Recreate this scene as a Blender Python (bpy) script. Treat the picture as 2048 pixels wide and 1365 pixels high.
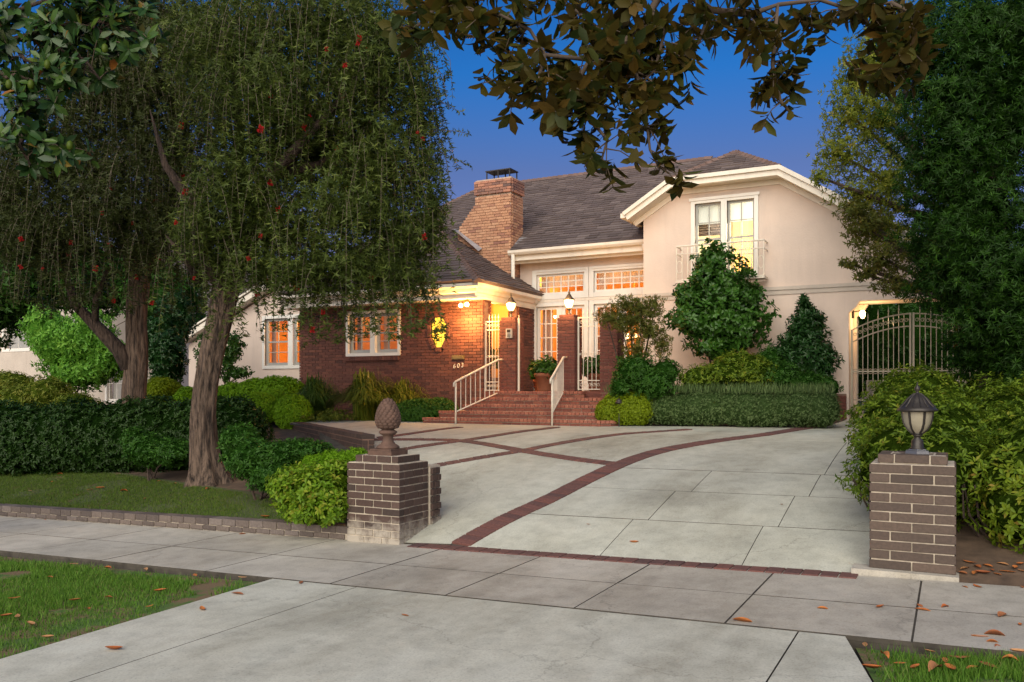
import bpy, bmesh, math, random
import numpy as np
from mathutils import Vector, Matrix

sc = bpy.context.scene
for o in list(bpy.data.objects):
    bpy.data.objects.remove(o)
col = sc.collection

# ---------------------------------------------------------------- camera, sky, sun, exposure
FPX, HOR, EYE, YAW = 1690.0, 780.0, 1.5, math.radians(27.5)
SY, CY = math.sin(YAW), math.cos(YAW)
cam_data = bpy.data.cameras.new("camera")
cam = bpy.data.objects.new("camera", cam_data)
col.objects.link(cam)
sc.camera = cam
cam_data.sensor_width = 36.0
cam_data.lens = 36.0 * FPX / 2048.0
cam_data.shift_y = (HOR - 682.5) / 2048.0
cam_data.clip_start = 0.05
cam_data.clip_end = 2000.0
cam.location = (0, 0, EYE)
cam.rotation_euler = (math.pi / 2, 0, YAW)

SUN_EL, SUN_AZ = math.radians(27), math.radians(168)     # azimuth clockwise from +Y
world = bpy.data.worlds.new("World")
sc.world = world
world.use_nodes = True
wn, wl = world.node_tree.nodes, world.node_tree.links
bg = wn["Background"]
sky = wn.new("ShaderNodeTexSky")
sky.sky_type = "NISHITA"
sky.sun_disc = False
sky.sun_elevation = SUN_EL
sky.sun_rotation = SUN_AZ
sky.ozone_density = 10.0
sky.air_density = 1.0
sky.dust_density = 0.6
tc = wn.new("ShaderNodeTexCoord")
sx = wn.new("ShaderNodeSeparateXYZ")
wl.new(tc.outputs["Generated"], sx.inputs[0])
ramp = wn.new("ShaderNodeValToRGB")                       # dusk tint: violet low, deep blue high
ramp.color_ramp.elements[0].position = 0.16
ramp.color_ramp.elements[0].color = (0.72, 0.37, 0.40, 1)
e = ramp.color_ramp.elements.new(0.25)
e.color = (0.58, 0.385, 0.41, 1)
e = ramp.color_ramp.elements.new(0.35)
e.color = (0.17, 0.49, 0.64, 1)
ramp.color_ramp.elements[-1].position = 0.50
ramp.color_ramp.elements[-1].color = (0.10, 0.42, 0.62, 1)
wl.new(sx.outputs["Z"], ramp.inputs[0])
mul = wn.new("ShaderNodeMix")
mul.data_type = "RGBA"
mul.blend_type = "MULTIPLY"
mul.inputs[0].default_value = 1.0
wl.new(sky.outputs[0], mul.inputs[6])
wl.new(ramp.outputs[0], mul.inputs[7])
wl.new(mul.outputs[2], bg.inputs[0])
bg.inputs[1].default_value = 0.15

sun_data = bpy.data.lights.new("sun", "SUN")
sun = bpy.data.objects.new("sun", sun_data)
col.objects.link(sun)
sun_data.energy = 4.6
sun_data.angle = math.radians(75)
sun_data.color = (1.0, 0.885, 0.67)
sdir = Vector((math.sin(SUN_AZ) * math.cos(SUN_EL), math.cos(SUN_AZ) * math.cos(SUN_EL), math.sin(SUN_EL)))
sun.rotation_euler = sdir.to_track_quat("Z", "Y").to_euler()
sun.location = (4, -6, 12)

vs = sc.view_settings
vs.view_transform = "Standard"
vs.look = "None"
vs.exposure = 0.3
vs.gamma = 1.0
sc.cycles.max_bounces = 8
sc.cycles.transparent_max_bounces = 12
sc.cycles.sample_clamp_indirect = 4.0
sc.cycles.use_denoising = True

rng = np.random.default_rng(603)
random.seed(603)

# ---------------------------------------------------------------- measuring helpers (real positions in metres)
def ray(u, v):
    t = (u - 1024.0) / FPX
    return np.array([-SY + CY * t, CY + SY * t, (HOR - v) / FPX])
EYEP = np.array([0, 0, EYE])
def at_y(u, v, Y):
    r = ray(u, v); return EYEP + r * (Y / r[1])
def at_d(u, v, d):
    return EYEP + ray(u, v) * d
def at_z(u, v, Z):
    r = ray(u, v); return EYEP + r * ((Z - EYE) / r[2])
def x_at(u, Y):
    r = ray(u, HOR); return r[0] * Y / r[1]

def zs(X):                        # street grade along the pavement
    return 0.027 * (np.asarray(X, dtype=float) + 0.3)
def G(X, Y):                      # driveway surface
    X = np.asarray(X, dtype=float); Y = np.asarray(Y, dtype=float)
    s = np.clip((Y - 7.4) / 6.0, 0, 1)
    k = 1 - (1 - s) ** 1.7
    return zs(X) * (1 - k) + 0.79 * k + 0.03 * np.maximum(0, Y - 13.4)
def LG(X, Y):                     # planted ground left of the drive
    X = np.asarray(X, dtype=float); Y = np.asarray(Y, dtype=float)
    s = np.clip((Y - 7.6) / 7.0, 0, 1)
    return (zs(X) + 0.12) * (1 - s) + 0.80 * s
def hit(u, v, f=G):
    r = ray(u, v); prev = 0.5
    for d in np.arange(2.0, 40, 0.02):
        p = EYEP + r * d
        if p[2] <= float(f(p[0], p[1])):
            return p
    return EYEP + r * 20

# ---------------------------------------------------------------- object helpers
def wloc(o):
    v = Vector((0, 0, 0))
    while o is not None:
        v = v + o.location; o = o.parent
    return v
def thing(name, label, cat, loc, group=None):
    o = bpy.data.objects.new(name, None)
    o.empty_display_size = 0.2
    col.objects.link(o)
    o.location = Vector([float(x) for x in loc])
    tag(o, label, cat, group)
    return o
def tag(o, label=None, cat=None, group=None, kind=None):
    if label: o["label"] = label
    if cat: o["category"] = cat
    if group: o["group"] = group
    if kind: o["kind"] = kind
    return o
def link(name, mesh, parent=None, loc=None, rot=None, kind=None):
    o = bpy.data.objects.new(name, mesh)
    col.objects.link(o)
    if parent is not None:
        o.parent = parent
    if loc is not None:
        base = wloc(parent) if parent is not None else Vector((0, 0, 0))
        o.location = Vector([float(x) for x in loc]) - base
    if rot is not None:
        o.rotation_euler = rot
    if kind: o["kind"] = kind
    return o

class MB:
    def __init__(s):
        s.v = []; s.f = []; s.r = []; s.alt = []
    def add(s, verts, faces, r=0.0):
        b = len(s.v)
        s.v.extend([tuple(float(c) for c in p) for p in verts])
        s.f.extend([tuple(i + b for i in f) for f in faces])
        s.r.extend([r] * len(verts))
        return s
    def box(s, x0, x1, y0, y1, z0, z1, r=0.0):
        return s.add([(x0,y0,z0),(x1,y0,z0),(x1,y1,z0),(x0,y1,z0),(x0,y0,z1),(x1,y0,z1),(x1,y1,z1),(x0,y1,z1)],
              [(3,2,1,0),(4,5,6,7),(0,1,5,4),(1,2,6,5),(2,3,7,6),(3,0,4,7)], r)
    def obox(s, c, hx, hy, hz, rz=0.0, r=0.0):
        ca, sa = math.cos(rz), math.sin(rz)
        P = []
        for z in (-hz, hz):
            for x, y in ((-hx,-hy),(hx,-hy),(hx,hy),(-hx,hy)):
                P.append((c[0]+x*ca-y*sa, c[1]+x*sa+y*ca, c[2]+z))
        return s.add(P, [(3,2,1,0),(4,5,6,7),(0,1,5,4),(1,2,6,5),(2,3,7,6),(3,0,4,7)], r)
    def tube(s, path, rad, n=6, cap=True, r=0.0):
        path = [Vector([float(c) for c in p]) for p in path]
        if not hasattr(rad, "__len__"): rad = [rad] * len(path)
        V = []; F = []
        prev = None
        for i, p in enumerate(path):
            t = (path[min(i+1, len(path)-1)] - path[max(i-1, 0)])
            if t.length < 1e-9: t = Vector((0,0,1))
            t.normalize()
            if prev is None:
                a = Vector((0,0,1)) if abs(t.z) < 0.9 else Vector((1,0,0))
                x = t.cross(a).normalized()
            else:
                x = (prev - t * prev.dot(t))
                x = x.normalized() if x.length > 1e-6 else t.orthogonal().normalized()
            prev = x
            y = t.cross(x)
            for k in range(n):
                a = 2*math.pi*k/n
                V.append(p + (x*math.cos(a) + y*math.sin(a)) * rad[i])
        for i in range(len(path)-1):
            for k in range(n):
                F.append((i*n+k, i*n+(k+1)%n, (i+1)*n+(k+1)%n, (i+1)*n+k))
        if cap:
            F.append(tuple(reversed(range(n)))); F.append(tuple((len(path)-1)*n+k for k in range(n)))
        return s.add(V, F, r)
    def lathe(s, prof, c, n=16, r=0.0, sides=None):
        V = []; F = []
        for (rr, z) in prof:
            for k in range(n):
                a = 2*math.pi*(k+0.5)/n
                V.append((c[0]+rr*math.cos(a), c[1]+rr*math.sin(a), c[2]+z))
        for i in range(len(prof)-1):
            for k in range(n):
                F.append((i*n+k, i*n+(k+1)%n, (i+1)*n+(k+1)%n, (i+1)*n+k))
        F.append(tuple(reversed(range(n)))); F.append(tuple((len(prof)-1)*n+k for k in range(n)))
        return s.add(V, F, r)
    def prism_y(s, poly, y0, y1, r=0.0):        # poly of (x, z), extruded along y
        n = len(poly)
        V = [(p[0], y0, p[1]) for p in poly] + [(p[0], y1, p[1]) for p in poly]
        F = [tuple(range(n)), tuple(reversed(range(n, 2*n)))] + [(i, i+n, (i+1)%n+n, (i+1)%n) for i in range(n)]
        return s.add(V, F, r)
    def prism_z(s, poly, z0, z1, r=0.0):
        n = len(poly)
        V = [(p[0], p[1], z0) for p in poly] + [(p[0], p[1], z1) for p in poly]
        F = [tuple(reversed(range(n))), tuple(range(n, 2*n))] + [(i, (i+1)%n, (i+1)%n+n, i+n) for i in range(n)]
        return s.add(V, F, r)
    def build(s, name, mat, parent=None, smooth=False, kind=None):
        base = wloc(parent) if parent is not None else Vector((0,0,0))
        me = bpy.data.meshes.new(name)
        me.from_pydata([(a-base.x, b-base.y, c-base.z) for a, b, c in s.v], [], s.f)
        if any(s.r):
            at = me.attributes.new("rnd", "FLOAT", "POINT"); at.data.foreach_set("value", np.array(s.r, dtype=np.float32))
        me.materials.append(mat)
        if s.alt:                                   # soiled slab sides
            me.materials.append(M["joint"])
            for i in s.alt: me.polygons[i].material_index = 1
        if smooth:
            me.polygons.foreach_set("use_smooth", [True]*len(me.polygons))
        me.update()
        return link(name, me, parent, kind=kind)

def fast_mesh(name, V, Fa, mat, parent=None, rnd=None, smooth=False, kind=None):
    V = np.asarray(V, dtype=np.float64); Fa = np.asarray(Fa)
    base = wloc(parent) if parent is not None else Vector((0,0,0))
    V = V - np.array(base)
    me = bpy.data.meshes.new(name)
    me.vertices.add(len(V)); me.vertices.foreach_set("co", V.astype(np.float32).ravel())
    m, k = Fa.shape
    me.loops.add(m*k); me.loops.foreach_set("vertex_index", Fa.astype(np.int32).ravel())
    me.polygons.add(m); me.polygons.foreach_set("loop_start", np.arange(0, m*k, k, dtype=np.int32))
    if smooth: me.polygons.foreach_set("use_smooth", np.ones(m, dtype=bool))
    if rnd is not None:
        at = me.attributes.new("rnd", "FLOAT", "POINT"); at.data.foreach_set("value", np.asarray(rnd, dtype=np.float32))
    me.materials.append(mat)
    me.update(calc_edges=True)
    return link(name, me, parent, kind=kind)

# ---------------------------------------------------------------- materials
def newmat(name):
    m = bpy.data.materials.new(name); m.use_nodes = True
    nt = m.node_tree
    return m, nt.nodes, nt.links, nt.nodes["Principled BSDF"]
def rampnode(n, stops):
    r = n.new("ShaderNodeValToRGB"); cr = r.color_ramp
    while len(cr.elements) < len(stops): cr.elements.new(0.5)
    for e, (p, c) in zip(cr.elements, stops):
        e.position = p; e.color = (*c, 1)
    return r
def noise(n, l, scale, detail=4, rough=0.55, vec=None):
    t = n.new("ShaderNodeTexNoise"); t.inputs["Scale"].default_value = scale
    t.inputs["Detail"].default_value = detail; t.inputs["Roughness"].default_value = rough
    if vec is not None: l.new(vec, t.inputs["Vector"])
    return t
def mixc(n, l, a, b, fac, blend="MIX"):
    m = n.new("ShaderNodeMix"); m.data_type = "RGBA"; m.blend_type = blend
    for i, x in ((0, fac), (6, a), (7, b)):
        if isinstance(x, (int, float)): m.inputs[i].default_value = x
        elif isinstance(x, tuple): m.inputs[i].default_value = (*x, 1)
        else: l.new(x, m.inputs[i])
    return m.outputs[2]
def worldpos(n):
    return n.new("ShaderNodeNewGeometry").outputs["Position"]
def rndval(n, l):
    oi = n.new("ShaderNodeObjectInfo"); at = n.new("ShaderNodeAttribute"); at.attribute_name = "rnd"
    a = n.new("ShaderNodeMath"); a.operation = "ADD"
    l.new(oi.outputs["Random"], a.inputs[0]); l.new(at.outputs["Fac"], a.inputs[1])
    f = n.new("ShaderNodeMath"); f.operation = "FRACT"; l.new(a.outputs[0], f.inputs[0])
    return f.outputs[0]
def bump(n, l, p, src, strength=0.3, dist=0.01):
    b = n.new("ShaderNodeBump"); b.inputs["Strength"].default_value = strength; b.inputs["Distance"].default_value = dist
    l.new(src, b.inputs["Height"]); l.new(b.outputs[0], p.inputs["Normal"])

def simple(name, c, rough=0.6, metal=0.0, var=0.12, scale=6.0, bmp=0.0):
    m, n, l, p = newmat(name)
    wp = worldpos(n)
    t = noise(n, l, scale, 5, 0.6, wp)
    lo = tuple(x*(1-var) for x in c); hi = tuple(min(1, x*(1+var)) for x in c)
    r = rampnode(n, [(0.3, lo), (0.7, hi)]); l.new(t.outputs[0], r.inputs[0]); l.new(r.outputs[0], p.inputs["Base Color"])
    p.inputs["Roughness"].default_value = rough; p.inputs["Metallic"].default_value = metal
    if bmp:
        t2 = noise(n, l, scale*12, 4, 0.6, wp); bump(n, l, p, t2.outputs[0], bmp, 0.004)
    return m

def weathered(name, c, rough, dirt, streak=0.5, bmp=0.3):
    """painted wall or trim: soft patches, vertical rain streaks, trowel relief"""
    m, n, l, p = newmat(name)
    wp = worldpos(n); mp = n.new("ShaderNodeMapping"); mp.inputs["Scale"].default_value = (1, 1, 0.10); l.new(wp, mp.inputs[0])
    a = noise(n, l, 1.1, 5, 0.6, wp); b = noise(n, l, 4.5, 6, 0.7, mp.outputs[0]); f = noise(n, l, 26, 5, 0.7, wp)
    r1 = rampnode(n, [(0.3, tuple(x*0.90 for x in c)), (0.7, tuple(min(1, x*1.05) for x in c))]); l.new(a.outputs[0], r1.inputs[0])
    r2 = rampnode(n, [(0.50, (0,)*3), (0.78, (1,)*3)]); l.new(b.outputs[0], r2.inputs[0])
    ms = n.new("ShaderNodeMath"); ms.operation = "MULTIPLY"; ms.inputs[1].default_value = streak; l.new(r2.outputs[0], ms.inputs[0])
    l.new(mixc(n, l, r1.outputs[0], dirt, ms.outputs[0]), p.inputs["Base Color"]); p.inputs["Roughness"].default_value = rough
    if bmp: bump(n, l, p, f.outputs[0], bmp, 0.012)
    return m
def concrete(name, c, tint):
    m, n, l, p = newmat(name)
    wp = worldpos(n)
    big = noise(n, l, 0.9, 5, 0.62, wp); mid = noise(n, l, 5.0, 5, 0.65, wp); fine = noise(n, l, 70, 3, 0.7, wp)
    r1 = rampnode(n, [(0.28, tuple(x*0.80 for x in c)), (0.52, c), (0.75, tint)]); l.new(big.outputs[0], r1.inputs[0])
    r2 = rampnode(n, [(0.25, (0.76,)*3), (0.55, (1.0,)*3), (0.8, (1.06,)*3)]); l.new(mid.outputs[0], r2.inputs[0])
    r3 = rampnode(n, [(0.30, (0.62,)*3), (0.46, (0.97,)*3), (0.75, (1.12,)*3)]); l.new(fine.outputs[0], r3.inputs[0])
    a = mixc(n, l, r1.outputs[0], r2.outputs[0], 1.0, "MULTIPLY"); b = mixc(n, l, a, r3.outputs[0], 0.75, "MULTIPLY")
    oi = rndval(n, l); rr = rampnode(n, [(0, (0.90,)*3), (1, (1.04,)*3)]); l.new(oi, rr.inputs[0])
    cc = mixc(n, l, b, rr.outputs[0], 1.0, "MULTIPLY")
    v = n.new("ShaderNodeTexVoronoi"); v.inputs["Scale"].default_value = 9.0; l.new(wp, v.inputs["Vector"])
    spot = rampnode(n, [(0.035, (0.25,)*3), (0.06, (1,)*3)]); l.new(v.outputs["Distance"], spot.inputs[0])
    d = mixc(n, l, cc, spot.outputs[0], 0.55, "MULTIPLY")
    mp = n.new("ShaderNodeMapping"); mp.inputs["Scale"].default_value = (1.0, 0.35, 1.0); mp.inputs["Rotation"].default_value = (0, 0, 0.35); l.new(wp, mp.inputs[0])
    g1 = noise(n, l, 0.55, 7, 0.72, mp.outputs[0]); gr = rampnode(n, [(0.40, (1,)*3), (0.52, (0.90, 0.885, 0.86)), (0.68, (0.60, 0.57, 0.52))]); l.new(g1.outputs[0], gr.inputs[0])
    d = mixc(n, l, d, gr.outputs[0], 0.9, "MULTIPLY")
    v2 = n.new("ShaderNodeTexVoronoi"); v2.feature = "DISTANCE_TO_EDGE"; v2.inputs["Scale"].default_value = 0.34
    wob = noise(n, l, 2.2, 5, 0.7, wp); wa = n.new("ShaderNodeVectorMath"); wa.operation = "MULTIPLY_ADD"; wa.inputs[1].default_value = (0.5, 0.5, 0.5); l.new(wob.outputs["Color"], wa.inputs[0]); l.new(wp, wa.inputs[2]); l.new(wa.outputs[0], v2.inputs["Vector"])
    ck = rampnode(n, [(0.0008, (0.35,)*3), (0.0022, (1,)*3)]); l.new(v2.outputs["Distance"], ck.inputs[0])
    d = mixc(n, l, d, ck.outputs[0], 0.40, "MULTIPLY")
    v3 = n.new("ShaderNodeTexVoronoi"); v3.inputs["Scale"].default_value = 0.55; l.new(wa.outputs[0], v3.inputs["Vector"])
    oil = rampnode(n, [(0.0, (0.48,)*3), (0.15, (0.84,)*3), (0.26, (1,)*3)]); l.new(v3.outputs["Distance"], oil.inputs[0])
    d = mixc(n, l, d, oil.outputs[0], 0.75, "MULTIPLY")
    l.new(d, p.inputs["Base Color"])
    p.inputs["Roughness"].default_value = 0.85
    bump(n, l, p, fine.outputs[0], 0.25, 0.004)
    return m

def brickmat(name, cols, rough=0.8, stain=None, grain=40):
    m, n, l, p = newmat(name)
    wp = worldpos(n)
    r = rampnode(n, [(i/(len(cols)-1), c) for i, c in enumerate(cols)])
    r.color_ramp.interpolation = "LINEAR"
    l.new(rndval(n, l), r.inputs[0])
    t = noise(n, l, grain, 5, 0.65, wp)
    g = rampnode(n, [(0.3, (0.70,)*3), (0.7, (1.18,)*3)]); l.new(t.outputs[0], g.inputs[0])
    c = mixc(n, l, r.outputs[0], g.outputs[0], 1.0, "MULTIPLY")
    if stain:
        z0, z1, sc_, sx0, sx1 = stain
        sp = n.new("ShaderNodeSeparateXYZ"); l.new(wp, sp.inputs[0])
        mr = n.new("ShaderNodeMapRange"); mr.inputs["From Min"].default_value = z0; mr.inputs["From Max"].default_value = z1
        mr.inputs["To Min"].default_value = 1; mr.inputs["To Max"].default_value = 0; l.new(sp.outputs["Z"], mr.inputs["Value"])
        t2 = noise(n, l, 7, 6, 0.75, wp)
        ad = n.new("ShaderNodeMath"); ad.operation = "MULTIPLY"; l.new(mr.outputs[0], ad.inputs[0]); l.new(t2.outputs[0], ad.inputs[1])
        rs = rampnode(n, [(0.24, (0,)*3), (0.50, (0.85,)*3)]); l.new(ad.outputs[0], rs.inputs[0])
        c = mixc(n, l, c, (0.40, 0.36, 0.30), rs.outputs[0])
    l.new(c, p.inputs["Base Color"]); p.inputs["Roughness"].default_value = rough
    bump(n, l, p, t.outputs[0], 0.4, 0.006)
    return m

def leafmat(name, cols, rough=0.5, trans=0.28, spec=0.18):
    m, n, l, p = newmat(name)
    at = n.new("ShaderNodeAttribute"); at.attribute_name = "rnd"
    r = rampnode(n, [(i/(len(cols)-1), c) for i, c in enumerate(cols)]); l.new(at.outputs["Fac"], r.inputs[0])
    l.new(r.outputs[0], p.inputs["Base Color"]); p.inputs["Roughness"].default_value = rough
    p.inputs["Specular IOR Level"].default_value = spec
    tr = n.new("ShaderNodeBsdfTranslucent")
    hs = n.new("ShaderNodeHueSaturation"); hs.inputs["Value"].default_value = 1.5; l.new(r.outputs[0], hs.inputs["Color"]); l.new(hs.outputs[0], tr.inputs[0])
    mx = n.new("ShaderNodeMixShader"); mx.inputs[0].default_value = trans
    l.new(p.outputs[0], mx.inputs[1]); l.new(tr.outputs[0], mx.inputs[2])
    l.new(mx.outputs[0], n["Material Output"].inputs[0])
    return m

def emitmat(name, c, strength):
    m, n, l, p = newmat(name)
    p.inputs["Base Color"].default_value = (*c, 1); p.inputs["Emission Color"].default_value = (*c, 1)
    p.inputs["Emission Strength"].default_value = strength
    return m
def glassmat(name, tint=(1, 1, 1), refl=0.10, rough=0.02):
    m, n, l, p = newmat(name)
    tr = n.new("ShaderNodeBsdfTransparent"); tr.inputs[0].default_value = (*tint, 1)
    gl = n.new("ShaderNodeBsdfGlossy"); gl.inputs["Roughness"].default_value = rough
    fr = n.new("ShaderNodeFresnel"); fr.inputs[0].default_value = 1.5
    ge = n.new("ShaderNodeNewGeometry"); iv = n.new("ShaderNodeMath"); iv.operation = "SUBTRACT"; iv.inputs[0].default_value = 1.0; l.new(ge.outputs["Backfacing"], iv.inputs[1])
    mm = n.new("ShaderNodeMath"); mm.operation = "MULTIPLY"; l.new(fr.outputs[0], mm.inputs[0]); l.new(iv.outputs[0], mm.inputs[1])
    mx = n.new("ShaderNodeMixShader"); l.new(mm.outputs[0], mx.inputs[0]); l.new(tr.outputs[0], mx.inputs[1]); l.new(gl.outputs[0], mx.inputs[2])
    l.new(mx.outputs[0], n["Material Output"].inputs[0])
    return m

M = {}
M["drive"] = concrete("driveway_concrete", (0.48, 0.487, 0.415), (0.53, 0.535, 0.46))
M["walk"] = concrete("sidewalk_concrete", (0.47, 0.44, 0.38), (0.53, 0.50, 0.435))
M["apron"] = concrete("apron_concrete", (0.58, 0.58, 0.50), (0.62, 0.62, 0.545))
M["stucco"] = weathered("pink_stucco", (0.63, 0.52, 0.445), 0.92, (0.46, 0.38, 0.33), 0.42, 0.45)
M["stucco2"] = weathered("beige_stucco", (0.50, 0.44, 0.38), 0.92, (0.36, 0.31, 0.27), 0.4, 0.4)
M["trim"] = weathered("cream_paint", (0.72, 0.67, 0.58), 0.5, (0.36, 0.32, 0.27), 0.40, 0.0)
M["white"] = weathered("white_paint", (0.74, 0.72, 0.67), 0.45, (0.50, 0.47, 0.42), 0.30, 0.0)
M["sash"] = simple("grey_sash_paint", (0.34, 0.34, 0.32), 0.45, var=0.08)
M["iron"] = simple("cream_iron", (0.66, 0.60, 0.50), 0.4, var=0.1)
M["gateiron"] = simple("tan_iron", (0.27, 0.235, 0.17), 0.45, var=0.12)
M["black"] = simple("dark_bronze", (0.035, 0.030, 0.026), 0.45, metal=0.3, var=0.3, scale=20)
M["metal"] = simple("grey_metal", (0.25, 0.25, 0.25), 0.4, metal=0.8)
M["brass"] = simple("brass", (0.55, 0.38, 0.14), 0.35, metal=0.9)
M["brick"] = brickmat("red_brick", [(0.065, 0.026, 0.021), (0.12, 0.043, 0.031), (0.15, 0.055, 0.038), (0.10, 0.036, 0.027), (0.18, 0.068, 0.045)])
M["pier"] = brickmat("dark_red_brick", [(0.10, 0.032, 0.024), (0.15, 0.045, 0.032), (0.12, 0.036, 0.026), (0.18, 0.060, 0.042)])
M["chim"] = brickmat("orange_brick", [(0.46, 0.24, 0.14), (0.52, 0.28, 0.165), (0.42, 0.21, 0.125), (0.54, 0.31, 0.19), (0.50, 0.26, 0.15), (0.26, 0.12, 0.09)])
M["chimcap"] = brickmat("mixed_brick", [(0.16, 0.09, 0.08), (0.44, 0.20, 0.13), (0.46, 0.22, 0.14), (0.12, 0.08, 0.075), (0.42, 0.19, 0.12)])
M["step"] = brickmat("step_brick", [(0.17, 0.052, 0.035), (0.23, 0.072, 0.045), (0.14, 0.045, 0.032), (0.26, 0.09, 0.055)])
M["nosing"] = brickmat("worn_nosing_brick", [(0.25, 0.085, 0.055), (0.32, 0.115, 0.072), (0.21, 0.07, 0.048), (0.35, 0.135, 0.085)])  # step brick made lighter: light on the tread edges put into the colour
M["paver"] = brickmat("paver_brick", [(0.10, 0.045, 0.040), (0.14, 0.060, 0.051), (0.085, 0.042, 0.040), (0.16, 0.062, 0.050)], rough=0.85)
M["pillarL"] = brickmat("brown_painted_brick", [(0.042, 0.027, 0.022), (0.072, 0.043, 0.034), (0.056, 0.032, 0.025), (0.085, 0.052, 0.041)], stain=(-0.12, 0.36, 7, 0, 0))
M["pillarR"] = brickmat("brown_brick", [(0.058, 0.040, 0.031), (0.092, 0.063, 0.048), (0.068, 0.046, 0.036), (0.108, 0.073, 0.055)], rough=0.7)
M["curb"] = brickmat("curb_brick", [(0.10, 0.080, 0.070), (0.15, 0.118, 0.10), (0.085, 0.066, 0.058), (0.17, 0.14, 0.125)])
M["mortar"] = simple("mortar", (0.43, 0.375, 0.30), 0.95, var=0.25, scale=14, bmp=0.5)
M["mortar_dark"] = simple("red_mortar", (0.19, 0.115, 0.088), 0.95, var=0.2, scale=14)
M["mortar_chim"] = simple("pale_mortar", (0.46, 0.36, 0.28), 0.95, var=0.2, scale=14)
M["roof"] = brickmat("roof_shingle", [(0.085, 0.064, 0.060), (0.14, 0.106, 0.097), (0.11, 0.082, 0.078), (0.175, 0.136, 0.125)], rough=0.9, grain=60)
M["roofcap"] = brickmat("ridge_shingle", [(0.14, 0.088, 0.072), (0.19, 0.12, 0.098)], rough=0.9, grain=60)
M["flash"] = simple("flashing", (0.42, 0.43, 0.46), 0.5, metal=0.5, var=0.2)
M["soil"] = simple("garden_soil", (0.095, 0.062, 0.040), 1.0, var=0.45, scale=5, bmp=0.8)
M["joint"] = simple("joint_dirt", (0.060, 0.052, 0.042), 1.0, var=0.4, scale=8)
M["bark"] = None
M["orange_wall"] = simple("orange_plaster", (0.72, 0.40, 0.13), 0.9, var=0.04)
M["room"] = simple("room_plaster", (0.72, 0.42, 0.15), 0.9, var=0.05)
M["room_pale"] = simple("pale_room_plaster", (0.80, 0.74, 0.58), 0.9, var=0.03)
M["wood"] = simple("dark_wood", (0.10, 0.045, 0.02), 0.5, var=0.3)
M["terracotta"] = simple("terracotta", (0.30, 0.115, 0.060), 0.85, var=0.2, scale=9)
M["finial"] = simple("weathered_terracotta", (0.098, 0.056, 0.041), 0.85, var=0.28, scale=11, bmp=0.5)
M["glass"] = glassmat("window_glass")
M["bulb"] = emitmat("lamp_globe", (1.0, 0.60, 0.22), 6)
M["bulb2"] = emitmat("flood_bulb", (1.0, 0.62, 0.24), 16)
M["leaded"] = emitmat("lit_leaded_glass", (1.0, 0.66, 0.06), 1.0)
M["chand"] = emitmat("chandelier_bulb", (1.0, 0.65, 0.25), 12)
M["plastic"] = simple("keypad_grey", (0.42, 0.40, 0.36), 0.4)
def barkmat(name, c0, c1):
    m, n, l, p = newmat(name)
    wp = worldpos(n); mp = n.new("ShaderNodeMapping"); mp.inputs["Scale"].default_value = (1, 1, 0.12); l.new(wp, mp.inputs[0])
    t = noise(n, l, 22, 6, 0.7, mp.outputs[0])
    r = rampnode(n, [(0.38, c0), (0.62, c1)]); l.new(t.outputs[0], r.inputs[0]); l.new(r.outputs[0], p.inputs["Base Color"])
    p.inputs["Roughness"].default_value = 0.95; bump(n, l, p, t.outputs[0], 1.0, 0.09)
    return m
M["bark"] = barkmat("shaggy_bark", (0.024, 0.016, 0.012), (0.23, 0.16, 0.118))
M["bark2"] = barkmat("dark_bark", (0.035, 0.024, 0.018), (0.13, 0.09, 0.07))
M["twig"] = simple("grey_twig", (0.105, 0.085, 0.062), 0.9, var=0.2)
M["magtwig"] = simple("brown_twig", (0.085, 0.062, 0.045), 0.9, var=0.2)
def curtmat(name, c, tr=0.5):
    m, n, l, p = newmat(name)
    p.inputs["Base Color"].default_value = (*c, 1); p.inputs["Roughness"].default_value = 0.9
    t = n.new("ShaderNodeBsdfTranslucent"); t.inputs[0].default_value = (*c, 1)
    mx = n.new("ShaderNodeMixShader"); mx.inputs[0].default_value = tr
    l.new(p.outputs[0], mx.inputs[1]); l.new(t.outputs[0], mx.inputs[2]); l.new(mx.outputs[0], n["Material Output"].inputs[0])
    return m
M["sheer"] = curtmat("sheer_curtain", (0.50, 0.43, 0.38), 0.12)
M["drape"] = curtmat("drape", (0.42, 0.34, 0.30), 0.3)
M["paleblind"] = curtmat("pale_blind", (0.55, 0.60, 0.58), 0.15)

# leaves
M["lf_bottle"] = leafmat("bottlebrush_leaf", [(0.022, 0.038, 0.008), (0.042, 0.066, 0.012), (0.072, 0.104, 0.019), (0.145, 0.175, 0.04)], 0.5, 0.25)
M["lf_bottle_dark"] = leafmat("bottlebrush_leaf_dark", [(0.022, 0.032, 0.009), (0.038, 0.052, 0.013), (0.060, 0.076, 0.020)], 0.5, 0.25)
M["lf_mag_top"] = leafmat("magnolia_leaf", [(0.012, 0.034, 0.010), (0.019, 0.052, 0.013), (0.034, 0.080, 0.015), (0.055, 0.105, 0.016), (0.22, 0.075, 0.015)], 0.36, 0.12, 0.30)
M["lf_mag_under"] = leafmat("magnolia_leaf_rusty", [(0.044, 0.032, 0.007), (0.072, 0.056, 0.010), (0.068, 0.070, 0.012), (0.022, 0.038, 0.010), (0.11, 0.066, 0.012)], 0.5, 0.40)
M["lf_podo"] = leafmat("podocarpus_leaf", [(0.007, 0.024, 0.003), (0.012, 0.040, 0.004), (0.022, 0.068, 0.006), (0.050, 0.130, 0.010)], 0.5, 0.25)
M["lf_olive"] = leafmat("olive_green_leaf", [(0.075, 0.105, 0.012), (0.14, 0.18, 0.020), (0.22, 0.26, 0.034), (0.34, 0.27, 0.06)], 0.45, 0.45)
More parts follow.
